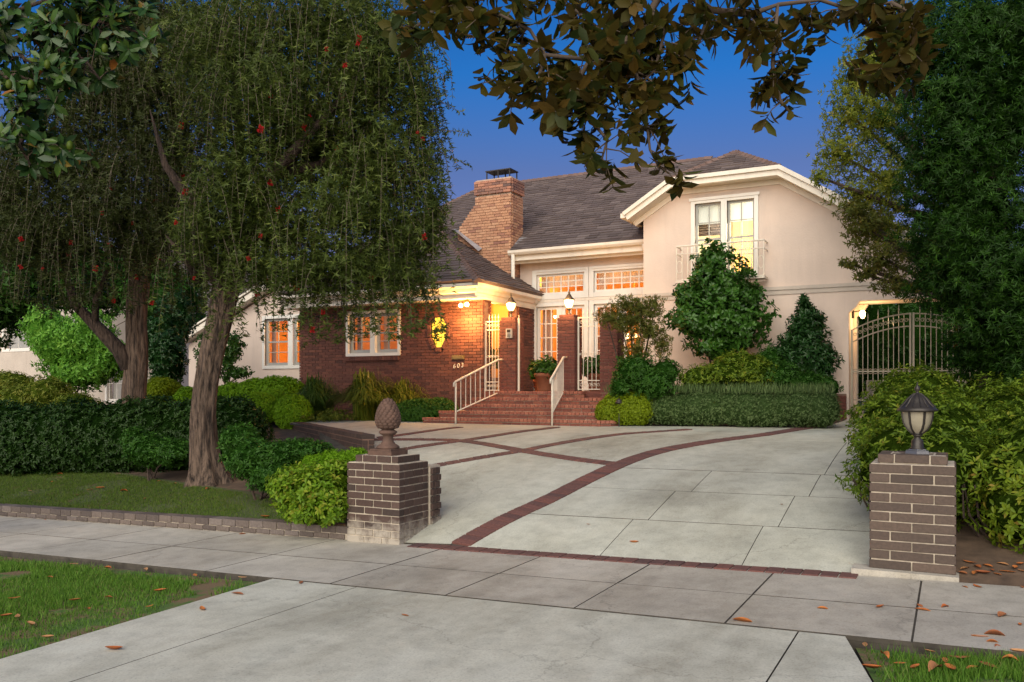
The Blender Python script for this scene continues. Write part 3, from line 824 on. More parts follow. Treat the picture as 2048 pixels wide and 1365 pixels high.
for k in range(6):
    a = k*math.pi/3; MB().lathe([(0.004, 0), (0.028, 0.02), (0.03, 0.05), (0.012, 0.10), (0.002, 0.12)], (-7.13+0.2*math.cos(a), 20.4+0.2*math.sin(a), 2.80), 8).build("bulb", M["chand"], ch, True)

# eave of the recess: soffit, fascia and gutter, downspouts
mb = MB(); mb.box(rx0-0.02, -6.02, 18.22, YR-0.001, 4.66, 4.70); mb.box(rx0-0.02, -6.02, 18.18, 18.22, 4.62, 4.80)
mb.box(rx0-0.02, -6.02, 18.30, 18.34, 4.56, 4.66)
eave = mb.build("eave", M["trim"], house)
mb = MB()
gp = [(18.05, 4.86), (18.05, 4.80), (18.09, 4.75), (18.175, 4.75), (18.175, 4.86)]
V = [(x, y, z) for x in (rx0-0.06, -6.03) for y, z in gp]
mb.add(V, [(0,1,2,3,4), (9,8,7,6,5)] + [(i, i+5, (i+1) % 5+5, (i+1) % 5) for i in range(5)]); mb.build("gutter", M["trim"], house)
MB().tube([(-6.12, 18.12, 4.76), (-6.12, 18.14, 4.66), (-6.12, 18.45, 4.48), (-6.12, 18.53, 4.38), (-6.12, 18.53, 3.9)], 0.04, 8).build("downspout", M["trim"], house, True)
mb = MB(); mb.tube([(-9.40, 18.11, 4.76), (-9.40, 18.11, 4.02), (-9.36, 18.15, 3.92), (-8.92, 18.40, 3.62)], 0.05, 8); mb.build("downspout", M["trim"], house, True)
for (u, v) in ((1131, 515), (1216, 508)):
    p = at_y(u, v, YR-0.08)
    f = thing("spotlight", "small grey spotlight under the eave, %s of the pair above the transoms" % ("left" if u < 1180 else "right"), "spotlight", (p[0], YR, p[2]), "eave spotlights")
    MB().box(p[0]+0.02, p[0]+0.09, YR-0.035, YR-0.001, p[2]-0.01, p[2]+0.08).build("mount", M["metal"], f)
    MB().tube([(p[0]+0.05, YR-0.03, p[2]+0.02), (p[0]+0.02, YR-0.10, p[2]+0.01), (p[0]-0.03, YR-0.18, p[2]-0.05)], [0.03, 0.035, 0.055], 10).build("head", M["metal"], f, True)
    MB().lathe([(0.05, 0), (0.045, -0.02), (0.02, -0.035)][::-1], (p[0]-0.035, YR-0.185, p[2]-0.05), 10).build("lens", M["white"], f, True)

# ---- brick block with hipped roof ----------------------------------------
bx0, bx1 = -14.22, -9.05
bw = (-12.70, -11.28, 2.36, 3.28)          # brick wall window
oc = (-10.18, 2.80, 0.24, 0.36)            # leaded window centre and half sizes
mb = MB(); strips(mb, [bx0, bx1], 0.55, lambda x: 3.75, YB+0.05, YB+0.25, [bw])
mb.box(bx1-0.25, bx1-0.05, YB+0.26, YB+0.42, 0.55, 3.75)          # return of the front wall
mb.box(bx1-0.25, bx1-0.05, 17.72, 18.60, 0.7, 3.75)                # brick return at the back of the porch
mb.box(bx0+0.05, bx0+0.25, YB+0.26, 18.1, 0.55, 3.75)
bwall = mb.build("brick_wall", M["mortar_dark"], house)
H, Lb, gp_ = 0.057, 0.195, 0.010
holes = [(bw[0]-0.07-bx0, bw[1]+0.07-bx0, bw[2]-0.07, bw[3]+0.07)]
for i in range(47):
    z = 0.60+i*(H+gp_)+H/2 - oc[1]
    if -0.45 < z < 0.42:
        hw = np.interp(z, [-0.45, -0.36, -0.12, 0.16, 0.33, 0.42], [0.10, 0.15, 0.29, 0.29, 0.19, 0.14])
        holes.append((oc[0]-hw-bx0, oc[0]+hw-bx0, z+oc[1]-0.001, z+oc[1]+0.001))
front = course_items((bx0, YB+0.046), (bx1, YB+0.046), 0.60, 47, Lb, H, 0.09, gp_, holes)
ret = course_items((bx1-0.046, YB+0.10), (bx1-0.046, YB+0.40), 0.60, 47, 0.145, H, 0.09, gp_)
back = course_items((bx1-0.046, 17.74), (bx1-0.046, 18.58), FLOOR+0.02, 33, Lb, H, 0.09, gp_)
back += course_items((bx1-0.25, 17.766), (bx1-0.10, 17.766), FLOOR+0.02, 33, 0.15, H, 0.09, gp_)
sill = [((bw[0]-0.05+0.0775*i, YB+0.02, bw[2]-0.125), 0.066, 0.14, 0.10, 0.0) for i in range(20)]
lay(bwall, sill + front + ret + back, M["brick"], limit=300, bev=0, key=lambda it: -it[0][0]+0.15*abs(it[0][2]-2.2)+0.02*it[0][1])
# brick surround of the leaded window
ring = []
octp = [(-0.20, -0.12), (-0.20, 0.16), (-0.10, 0.33), (0.10, 0.33), (0.20, 0.16), (0.20, -0.12), (0.08, -0.36), (-0.08, -0.36)]
for i in range(8):
    a = np.array(octp[i]); b = np.array(octp[(i+1) % 8]); T = np.linalg.norm(b-a); n = max(1, int(T/0.075)); d = (b-a)/T; nn = np.array([-d[1], d[0]])
    for k in range(n):
        m = a+d*T*(k+0.5)/n + nn*0.045
        me = brick_mesh(T/n-0.008, 0.12, 0.085, M["brick"], 0)
        link("brick", me, bwall, (oc[0]+m[0], YB+0.035, oc[1]+m[1]), (0, -math.atan2(d[1], d[0]), 0))
mb = MB(); mb.prism_y([(oc[0]+x, oc[1]+z) for x, z in octp], YB+0.030, YB+0.048)
lw = mb.build("leaded_window", M["leaded"], house)
mb = MB()
P3 = [(oc[0]+x*0.99, YB+0.022, oc[1]+z*0.99) for x, z in octp]
for i in range(8): mb.tube([P3[i], P3[(i+1) % 8]], 0.012, 5)
for x in (-0.07, 0.07): mb.tube([(oc[0]+x, YB+0.022, oc[1]-0.34), (oc[0]+x, YB+0.022, oc[1]+0.05), (oc[0]+x*0.2, YB+0.022, oc[1]+0.2), (oc[0]-x*0.9, YB+0.022, oc[1]+0.32)], 0.0055, 4)
for z in (-0.12, 0.02): mb.tube([(oc[0]-0.2, YB+0.022, oc[1]+z), (oc[0]+0.2, YB+0.022, oc[1]+z)], 0.0055, 4)
for x in (-0.13, 0.0, 0.13): mb.tube([(oc[0]+x+0.06*math.cos(t), YB+0.022, oc[1]+0.09+0.06*math.sin(t)) for t in np.linspace(0, 6.283, 13)], 0.005, 4)
mb.build("leading", M["black"], lw)
# double sash window in the brick wall
mid = (bw[0]+bw[1])/2
fm = MB(); fm.box(mid-0.07, mid+0.07, YB-0.02, YB+0.10, bw[2], bw[3])
fm.build("mullion", M["white"], house)
for (a, b) in ((bw[0], mid-0.071), (mid+0.071, bw[1])):
    w = window(a, b, bw[2], bw[3], YB+0.03, 2, 4, trim=0, sash="sash", sw=0.07, mun=0.018, bars=2, depth=0.08)
    curtain(w, a+0.02, a+0.2, bw[2], bw[3], YB+0.30, "drape", waves=4)
mb = MB(); t = 0.07
mb.box(bw[0]-t, bw[0], YB-0.025, YB+0.06, bw[2]-t, bw[3]+t); mb.box(bw[1], bw[1]+t, YB-0.025, YB+0.06, bw[2]-t, bw[3]+t)
mb.box(bw[0]+0.001, bw[1]-0.001, YB-0.023, YB+0.06, bw[3], bw[3]+t); mb.box(bw[0]+0.001, bw[1]-0.001, YB-0.023, YB+0.06, bw[2]-t, bw[2])
mb.build("window_casing", M["white"], house)
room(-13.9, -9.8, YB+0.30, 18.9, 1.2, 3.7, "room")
lamp("room_light", (-11.6, 17.2, 3.3), 70, WARM, house, 0.2)

# porch: inner plaster wall and ceiling lit by the lamps
mb = MB(); mb.box(-9.75, -9.70, YB+0.30, 17.72, FLOOR, 3.7); mb.box(-9.70, -9.30, 17.66, 17.715, FLOOR, 3.7); mb.box(-9.70, -8.95, YB+0.28, 17.66, 3.70, 3.74)
mb.build("porch_wall", M["orange_wall"], house)

# eave cornice of the brick block
EX, EY, EZ = -8.85, 15.45, 3.80
mb = MB()
prof = [(0.0, 0.0), (0.0, -0.10), (-0.045, -0.14), (-0.075, -0.14), (-0.11, -0.21), (-0.15, -0.23), (-0.17, -0.31), (-0.19, -0.31)]   # inward offset, z
def cornice(mb, pts, prof):
    V = []; F = []
    for i, p in enumerate(pts):
        for (o_, z) in prof: V.append((p[0]+p[2]*o_, p[1]+p[3]*o_, EZ+z))
    n = len(prof)
    for i in range(len(pts)-1):
        for k in range(n-1): F.append((i*n+k, (i+1)*n+k, (i+1)*n+k+1, i*n+k+1))
    mb.add(V, F)
cornice(mb, [(bx0-0.2, EY, 0, -1), (EX, EY, 1, -1), (EX, 18.58, 1, 0)], prof)
mb.box(bx0-0.2, EX-0.10, EY+0.15, YB+0.25, EZ-0.34, EZ-0.30)
mb.box(-9.25, EX-0.18, YB+0.251, 18.57, EZ-0.34, EZ-0.30)
mb.build("cornice", M["trim"], house)

# ---- roofs ---------------------------------------------------------------
shingle_items = []
def roof_plane(O, A, B, poly, base_parent, expo=0.135, tab=0.27):
    """O origin on eave, A unit along eave, B unit up slope; convex poly in (s, t)"""
    O, A, B = Vector(O), Vector(A).normalized(), Vector(B).normalized(); N = A.cross(B).normalized()
    if N.z < 0: N = -N
    t0 = min(p[1] for p in poly); t1 = max(p[1] for p in poly)
    t = t0
    while t < t1 - 0.01:
        tm = min(t + expo*0.5, t1-0.005)
        q = []
        for i in range(len(poly)):
            a, b = poly[i], poly[(i+1) % len(poly)]
            if (a[1]-tm)*(b[1]-tm) <= 0 and abs(a[1]-b[1]) > 1e-9: q.append(a[0]+(b[0]-a[0])*(tm-a[1])/(b[1]-a[1]))
        if len(q) >= 2:
            s0, s1 = min(q), max(q); s = s0 - random.uniform(0, tab)
            while s < s1:
                w = tab*random.uniform(0.85, 1.15); a, b = max(s, s0), min(s+w, s1)
                if b-a > 0.03:
                    shingle_items.append((O + A*((a+b)/2) + B*t, A, B, N, b-a-0.006, expo*1.12, random.uniform(0.016, 0.034)))
                s += w
        t += expo
    mb = MB(); P = [O + A*p[0] + B*p[1] for p in poly]
    mb.add([p - N*0.004 for p in P] + [p - N*0.05 for p in P], [tuple(range(len(P))), tuple(reversed(range(len(P), 2*len(P))))] + [(i, i+len(P), (i+1) % len(P)+len(P), (i+1) % len(P)) for i in range(len(P))])
    mb.build("roof_deck", M["roof"], base_parent)
roofp = MB().box(-10, -9.9, 20.0, 20.1, 4.0, 4.1).build("roof", M["roof"], house)
pm = 0.69; n1 = math.hypot(1, pm)
ez, ey = 4.86, 18.08; rY, rZ = 22.0, 7.57
# main front slope: eave from X=-13.8 (hidden left) to the wing, ridge -12.4..-5.6
sl = math.hypot(rY-ey, rZ-ez)
roof_plane((-15.5, ey, ez), (1, 0, 0), (0, rY-ey, rZ-ez), [(0.6, 0.98), (6.02, 0.98), (6.02, 0), (11.2, 0), (11.2, sl*0.75), (9.95, sl), (3.1, sl)], roofp)
roof_plane((-15.5, ey, ez), (0, 1, 0), (3.1, 0, rZ-ez), [(0, 0), (9, 0), (9, 1.0), (rY-ey, math.hypot(3.1, rZ-ez))], roofp)
MB().add([(-5.55, rY, rZ), (-12.4, rY, rZ), (-15.5, 26, ez), (-2.4, 26, ez)], [(0, 1, 2, 3)]).build("roof_deck", M["roof"], roofp)
MB().add([(-5.55, rY, rZ), (-2.4, 26, ez), (-2.6, 19.0, 5.4), (-4.4, 20.4, 6.6)], [(0, 1, 2, 3)]).build("roof_deck", M["roof"], roofp)
# brick block hip
pb = 0.66; W2 = (EX-(bx0-0.2))/2; up = math.hypot(W2, W2*pb); bz = EZ+0.01
roof_plane((bx0-0.2, EY-0.03, bz), (1, 0, 0), (0, 1, pb), [(0, 0), (2*W2+0.03, 0), (W2, up)], roofp)
roof_plane((EX+0.03, EY-0.03, bz), (0, 1, 0), (-1, 0, pb), [(0, 0), (3.6, 0), (5.6, up), (W2, up)], roofp)
roof_plane((bx0-0.2, EY-0.03, bz), (0, 1, 0), (1, 0, pb), [(0, 0), (2.9, 0), (5.6, up), (W2, up)], roofp)
# wing: clipped gable
WF = 17.4
cL, cR, cz = -5.30, -3.04, 5.95; wp_ = 0.64; wcx = (cL+cR)/2; wz = cz + (cR-cL)/2*wp_; pkY = 18.55
lo_x, lo_z = -6.28, cz-( -5.30+6.28)*wp_
ro_x = 1.1; ro_z = cz-(ro_x-cR)*wp_
b_ = math.hypot(1, wp_)
# left slope (faces -X), right slope, clip
roof_plane((lo_x, WF, lo_z), (0, 1, 0), (1, 0, wp_), [(0, 0), (5.6, 0), (4.4, (wcx-lo_x)*b_), (pkY-WF, (wcx-lo_x)*b_), (0, (cL-lo_x)*b_)], roofp)
roof_plane((ro_x, WF, ro_z), (0, 1, 0), (-1, 0, wp_), [(0, 0), (5.6, 0), (5.6, (ro_x-wcx)*b_), (pkY-WF, (ro_x-wcx)*b_), (0, (ro_x-cR)*b_)], roofp)
roof_plane((cL, WF, cz), (1, 0, 0), (0, pkY-WF, wz-cz), [(0, 0), (cR-cL, 0), ((cR-cL)/2, math.hypot(pkY-WF, wz-cz))], roofp)
shingle_items.sort(key=lambda it: it[0].length)
def shingle_geo(it):
    P, A, B, N, w, h, th = it
    a = A*(w/2)
    v = [P-a+N*0.0, P+a+N*0.0, P+a+N*th, P-a+N*th, P-a+B*h, P+a+B*h, P+a+B*h+N*0.004, P-a+B*h+N*0.004]
    return v, [(0,1,2,3), (3,2,6,7), (0,3,7,4), (1,5,6,2)]
random.shuffle(shingle_items)
near = sorted(shingle_items, key=lambda it: (Vector((0, 0, 1.5))-it[0]).length - (3 if -11 < it[0].x < -6.2 and it[0].y > 17 and it[0].z > 4.9 else 0))
mb = MB()
for it in near[300:]:
    v, f = shingle_geo(it); mb.add(v, f, random.random()*0.98+0.01)
mb.build("shingle_field", M["roof"], roofp, kind="stuff")
for it in near[:300]:
    v, f = shingle_geo(it); c = it[0]
    me = bpy.data.meshes.new("shingle"); me.from_pydata([tuple(x-c) for x in v], [], f); me.materials.append(M["roof"])
    link("shingle", me, roofp, c)
# ridge and hip caps
def caps(p0, p1, up0=0.02, w=0.12):
    p0, p1 = Vector(p0), Vector(p1); T = (p1-p0).length; d = (p1-p0)/T; n = max(1, int(T/0.16))
    side = d.cross(Vector((0, 0, 1))).normalized(); u = side.cross(d).normalized()
    me = None
    for k in range(n):
        c = p0 + d*(T*k/n) + u*up0
        if me is None:
            q = d*0.2
            V = [-side*w-u*0.07, u*0.035, side*w-u*0.07, q-side*w-u*0.085, q+u*0.015, q+side*w-u*0.085]
            me = bpy.data.meshes.new("ridge_cap"); me.from_pydata([tuple(x) for x in V], [], [(0,1,4,3), (1,2,5,4), (0,2,1)]); me.materials.append(M["roofcap"])
        link("ridge_cap", me, roofp, c)
caps((EX+0.03, EY-0.03, bz), (EX+0.03-W2, EY-0.03+W2, bz+W2*pb))
caps((-12.4, rY, rZ), (-5.6, rY, rZ)); caps((-15.4, ey, ez), (-12.4, rY, rZ))
caps((cR, WF, cz), (wcx, pkY, wz)); caps((cL, WF, cz), (wcx, pkY, wz)); caps((wcx, pkY, wz), (wcx, 21.0, wz))

# ---- wing wall ------------------------------------------------------------
wx0, wx1 = -6.01, 1.0
def gtop(x):
    return min(cz, cz-(cL-x)*wp_ if x < cL else 99, cz-(x-cR)*wp_ if x > cR else 99) - 0.16
gate = (-1.80, 0.46, 0.5, 3.24)
uw = [(-4.86, -4.30, 3.92, 5.46), (-4.18, -3.62, 3.92, 5.46)]
mb = MB(); strips(mb, [wx0, cL, cR, wx1], 0.6, gtop, YW, YW+0.2, [gate] + uw)
for sgn, X in ((1, gate[0]), (-1, gate[1])):
    mb.prism_y([(X, 3.24), (X, 3.02), (X+sgn*0.12, 3.12), (X+sgn*0.20, 3.24)], YW+0.002, YW+0.198)
mb.box(wx0, wx0+0.2, YW+0.201, 22, 0.7, 5.3)
# passage behind the gate
mb.box(gate[0]-0.2, gate[0]-0.002, YW+0.201, 18.9, 0.7, 3.6); mb.box(gate[1]+0.002, gate[1]+0.2, YW+0.201, 18.9, 0.7, 3.4); mb.box(gate[0]-0.2, gate[1]+0.2, YW+0.201, 18.9, 3.26, 3.45)
mb.box(gate[0], gate[0]+0.06, 18.7, 18.85, 0.7, 3.25); mb.prism_y([(gate[0]+0.06, 3.25), (gate[0]+0.06, 3.0), (gate[0]+0.20, 3.12), (gate[0]+0.28, 3.25)], 18.7, 18.85)
mb.build("wing_wall", M["stucco"], house)
MB().box(wx0-0.02, wx1, YW-0.045, YW-0.001, 3.53, 3.60).box(wx0-0.01, wx1, YW-0.022, YW-0.0015, 3.44, 3.528).build("belt_course", M["stucco2"], house)
mid = -4.24
mb = MB(); t = 0.085
for (a, b) in ((-4.86-t, -4.86), (-3.62, -3.62+t)): mb.box(a, b, YW-0.04, YW+0.03, 3.84, 5.46+t)
mb.box(-4.859, -3.621, YW-0.038, YW+0.03, 5.46, 5.46+t); mb.box(-4.859, -3.621, YW-0.038, YW+0.03, 3.84, 3.92)
mb.box(-4.30, -4.18, YW-0.042, YW+0.12, 3.92, 5.46); mb.box(-4.265, -4.215, YW-0.055, YW-0.043, 3.92, 5.46)
mb.box(-4.86-t-0.03, -3.62+t+0.03, YW-0.06, YW-0.041, 5.46+t-0.03, 5.46+t+0.03)
mb.build("window_casing", M["white"], house)
for (a, b, c, d) in uw:
    w = window(a, b, c, d, YW, 2, 4, trim=0, sash="sash", sw=0.045, mun=0.02, bars=2, depth=0.12)
    curtain(w, a+0.02, b-0.02, d-0.42, d-0.01, YW+0.16, "paleblind", waves=2, amp=0.004, name="blind")
room(-5.7, -2.6, YW+0.205, 21.0, 3.7, 5.62, "room_pale")
lamp("room_light", (-3.0, 18.5, 5.2), 420, (1.0, 0.90, 0.66), house, 0.1)
MB().box(-4.6, -4.25, 20.2, 20.95, 3.72, 5.55).build("wardrobe", M["room"], house)
# barge boards of the clipped gable
RK = [(lo_x-0.04, lo_z), (cL, cz), (cR, cz), (ro_x, ro_z)]
def mitred(off):
    out = []
    for i, p in enumerate(RK):
        ns = []
        for a, b in ((i-1, i), (i, i+1)):
            if 0 <= a and b < len(RK):
                d = np.array(RK[b])-np.array(RK[a]); d /= np.linalg.norm(d); ns.append(np.array([d[1], -d[0]]))
        n = ns[0] if len(ns) == 1 else (ns[0]+ns[1])/(1+ns[0]@ns[1])
        out.append(np.array(p)+n*off)
    return out
def ribbon(name, top, bot, y0, y1, mat="trim"):
    A, B = mitred(top), mitred(bot); mb = MB(); V = []
    for a, b in zip(A, B): V += [(a[0], y0, a[1]), (b[0], y0, b[1]), (b[0], y1, b[1]), (a[0], y1, a[1])]
    mb.add(V, [(4*i+k, 4*i+(k+1) % 4, 4*i+4+(k+1) % 4, 4*i+4+k) for i in range(len(RK)-1) for k in range(4)] + [(3, 2, 1, 0), (12, 13, 14, 15)]); mb.build(name, M[mat], house)
ribbon("barge_board", -0.005, 0.17, WF-0.03, WF)
ribbon("barge_moulding", -0.02, 0.06, WF-0.082, WF-0.031)
ribbon("soffit", 0.10, 0.15, WF+0.001, YW-0.002)
ribbon("frieze", 0.151, 0.26, YW-0.035, YW-0.001)
mb = MB(); V = [(lo_x-0.10, y, z) for y, z in ((WF-0.05, lo_z+0.0), (WF-0.05, lo_z-0.10), (21, lo_z-0.10), (21, lo_z))] + [(lo_x-0.0, y, z) for y, z in ((WF-0.05, lo_z), (WF-0.05, lo_z-0.10), (21, lo_z-0.10), (21, lo_z))]
mb.add(V, [(0,1,2,3), (7,6,5,4), (0,4,5,1), (1,5,6,2), (3,2,6,7), (0,3,7,4)]); mb.build("gutter", M["trim"], house)

# brick plinth beside the gate
mb = MB(); mb.box(-2.38, -1.84, YW-0.10, YW-0.002, 0.6, 1.42); pl = mb.build("brick_plinth", M["mortar_dark"], house)
lay(pl, course_items((-2.40, YW-0.11), (-1.83, YW-0.11), 0.72, 10, Lb, H, 0.06, gp_), M["pier"], limit=60, bev=0)

# juliet balcony
bal = thing("balcony_railing", "cream iron juliet railing in front of the lit upstairs window", "railing", (-4.26, YW-0.2, 3.76))
bx, bX, by = -5.16, -3.36, YW-0.36
mb = MB()
for z, r in ((4.52, 0.020), (4.36, 0.013), (3.80, 0.020)):
    mb.tube([(bx, YW-0.002, z), (bx, by, z), (bX, by, z), (bX, YW-0.002, z)], r, 6)
mb.build("rail", M["iron"], bal)
mb = MB(); mb.box(bx-0.02, bX+0.02, by-0.02, YW-0.06, 3.755, 3.785); mb.build("floor_plate", M["iron"], bal)
for k in range(16):
    x = bx + (bX-bx)*k/15
    mb = MB(); mb.tube([(x, by, 3.80), (x, by, 4.52)], 0.011, 5); mb.build("baluster", M["iron"], bal)
for k in range(8):
    x = bx + (bX-bx)*(2*k+0.5)/15
    if x > bX-0.05: continue
    x0 = bx + (bX-bx)*(2*k)/15; w = (bX-bx)/15
    pts = []
    for t in np.linspace(0, 2*math.pi, 17):
        pts.append((x0+w*0.5+w*0.5*math.sin(t), by, 4.08+0.26*math.cos(t)*0.5))
    MB().tube(pts, 0.010, 4).build("loop", M["iron"], bal)

# ---- chimney --------------------------------------------------------------
chY = 18.2
cx0, cx1, cb, ct = -10.50, -9.50, 3.9, 6.60
chim = MB(); chim.box(cx0+0.02, cx1-0.02, chY+0.02, chY+0.62, cb, ct)
chim.prism_y([(cx0+0.021, 4.3), (cx0+0.021, 6.10), (-10.90, 5.62), (-11.0, 5.5), (-11.0, 4.3)], chY+0.02, chY+0.60)
chimney = chim.build("chimney", M["mortar_chim"], house)
it = []
for (z0, n) in ((4.0, 34),):
    for i in range(n):
        z = z0+i*(H+gp_)+H/2
        left = cx0 if z > 6.12 else (-11.0 if z < 5.5 else (-10.9+(z-5.62)*(0.40/0.48) if z > 5.62 else -10.95))
        s = left - (0.1 if i % 2 else 0)
        while s < cx1-0.02:
            a, b = max(s, left), min(s+Lb, cx1)
            if b-a > 0.03: it.append((((a+b)/2, chY+0.01, z), b-a, 0.05, H, 0.0))
            s += Lb+gp_
        s = chY - (0.1 if i % 2 == 0 else 0)
        while s < chY+0.6:
            a, b = max(s, chY+0.04), min(s+Lb, chY+0.62)
            if b-a > 0.03: it.append(((cx1-0.01, (a+b)/2, z), b-a, 0.05, H, math.pi/2))
            s += Lb+gp_
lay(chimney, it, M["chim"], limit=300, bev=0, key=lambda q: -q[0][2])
it = []
for i in range(5):
    z = 6.32+i*(H+gp_)+H/2; s = cx0-0.012-(0.1 if i % 2 else 0)
    while s < cx1+0.005:
        a, b = max(s, cx0-0.012), min(s+Lb, cx1+0.012)
        if b-a > 0.03: it.append((((a+b)/2, chY-0.015, z), b-a, 0.06, H, 0.0))
        s += Lb+gp_
    s = chY-0.03-(0.1 if i % 2 == 0 else 0)
    while s < chY+0.6:
        a, b = max(s, chY+0.02), min(s+Lb, chY+0.64)
        if b-a > 0.03: it.append(((cx1+0.015, (a+b)/2, z), b-a, 0.06, H, math.pi/2))
        s += Lb+gp_
lay(chimney, it, M["chimcap"], limit=80, bev=0)
mb = MB(); mb.box(cx0-0.0, cx1-0.0, chY+0.01, chY+0.63, 6.655, 6.69); mb.build("crown", M["mortar_chim"], chimney)
mb = MB()
ax0, ax1, ay0, ay1 = -10.24, -9.60, chY+0.12, chY+0.5
for x in (ax0, (ax0+ax1)/2, ax1):
    for y in (ay0, ay1): mb.box(x-0.012, x+0.012, y-0.012, y+0.012, 6.69, 6.90)
mb.box(ax0-0.03, ax1+0.03, ay0-0.03, ay1+0.03, 6.90, 6.925); mb.build("spark_cage", M["black"], chimney)
mb = MB(); mb.add([(cx1+0.02, chY+0.0, 4.95), (cx1+0.02, chY+0.45, 5.28), (cx1+0.33, chY+0.47, 5.27), (cx1+0.22, chY+0.1, 5.01)], [(0, 1, 2, 3)])
mb.add([(-11.0, 17.95, 5.50), (-11.02, 18.19, 5.52), (-10.3, 18.19, 5.0), (-10.3, 18.0, 4.90)], [(3, 2, 1, 0)]); mb.build("flashing", M["flash"], house)

# ---- stucco wing on the far left -------------------------------------------
lw0, lw1, LY = -20.3, -14.0, 18.0
lwin = (-17.25, -15.35, 2.18, 3.50)
lt = lambda x: 2.85+(x+20.3)*0.42 if x < -16.5 else 4.45
mb = MB(); strips(mb, [lw0, -16.5, lw1], 0.6, lt, LY, LY+0.2, [lwin]); mb.box(lw0, lw0+0.2, LY+0.201, 24, 0.6, 2.85); mb.build("stucco_wall", M["stucco"], house)
mb = MB()
mb.prism_y([(-20.65, 2.76), (-16.5, 4.50), (-16.5, 4.66), (-20.65, 2.92)], LY-0.3, LY-0.001); mb.prism_y([(-20.7, 2.93), (-16.5, 4.69), (-16.5, 4.74), (-20.7, 2.98)], LY-0.35, 24)
mb.build("barge_board", M["trim"], house)
m2 = (lwin[0]+lwin[1])/2
mb = MB(); t = 0.09
mb.box(lwin[0]-t, lwin[0], LY-0.03, LY+0.03, lwin[2]-t, lwin[3]+t); mb.box(lwin[1], lwin[1]+t, LY-0.03, LY+0.03, lwin[2]-t, lwin[3]+t)
mb.box(lwin[0]+0.001, lwin[1]-0.001, LY-0.028, LY+0.03, lwin[3], lwin[3]+t); mb.box(lwin[0]+0.001, lwin[1]-0.001, LY-0.028, LY+0.03, lwin[2]-t, lwin[2]); mb.box(m2-0.09, m2+0.09, LY-0.026, LY+0.1, lwin[2], lwin[3])
mb.build("window_casing", M["white"], house)
for (a, b) in ((lwin[0], m2-0.091), (m2+0.091, lwin[1])):
    w = window(a, b, lwin[2], lwin[3], LY, 2, 4, trim=0, sash="sash", sw=0.07, mun=0.02, bars=2, depth=0.12)
    curtain(w, a-0.02, a+0.16, lwin[2], lwin[3], LY+0.28, "drape", waves=4)
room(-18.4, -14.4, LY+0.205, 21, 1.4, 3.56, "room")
lamp("room_light", (-15.5, 19.2, 3.4), 120, WARM, house, 0.2)

# ---- house number, mail slot ----------------------------------------------
for k, chh in enumerate("603"):
    cu = bpy.data.curves.new("number", "FONT"); cu.body = chh; cu.size = 0.14; cu.extrude = 0.006; cu.align_x = "CENTER"; cu.shear = 0.12
    to = bpy.data.objects.new("tmp", cu); col.objects.link(to); bpy.context.view_layer.update()
    me = bpy.data.meshes.new_from_object(to.evaluated_get(bpy.context.evaluated_depsgraph_get())); bpy.data.objects.remove(to)
    me.materials.clear(); me.materials.append(M["iron"])
    p = at_y(909+8*k, 737-1*k, YB)
    link("number", me, house, (p[0], YB-0.012, p[2]), (math.pi/2, 0, 0))
p = at_y(917, 715, YB)
MB().box(p[0]-0.16, p[0]+0.16, YB-0.025, YB+0.0, p[2]-0.045, p[2]+0.045).box(p[0]-0.13, p[0]+0.13, YB-0.04, YB-0.026, p[2]-0.022, p[2]+0.028).build("mail_slot", M["brass"], house)
# flood lights under the eave
fx = at_y(932, 588, YB-0.18)
fl = thing("flood_light", "lit twin flood lamp under the eave of the brick block", "lamp", (fx[0], YB-0.18, 3.45))
MB().box(fx[0]-0.05, fx[0]+0.05, YB-0.23, YB-0.13, 3.40, 3.46).tube([(fx[0], YB-0.18, 3.41), (fx[0]+0.05, YB-0.24, 3.36)], 0.02, 6).tube([(fx[0], YB-0.18, 3.41), (fx[0]-0.07, YB-0.2, 3.35)], 0.02, 6).build("bracket", M["brass"], fl)
for dx, dy, dz in ((0.07, -0.07, -0.11), (-0.11, -0.03, -0.12)):
    MB().lathe([(0.02, 0.05), (0.045, 0.02), (0.05, -0.01), (0.03, -0.04)][::-1], (fx[0]+dx, YB-0.19+dy, 3.45+dz), 12).build("bulb", M["bulb2"], fl, True)
lamp("flood_light_glow", (fx[0]+0.02, YB-0.40, 3.02), 135, (1.0, 0.47, 0.13), fl, 0.06)
lamp("porch_glow", (-9.35, 16.75, 3.45), 70, (1.0, 0.50, 0.15), house, 0.08)

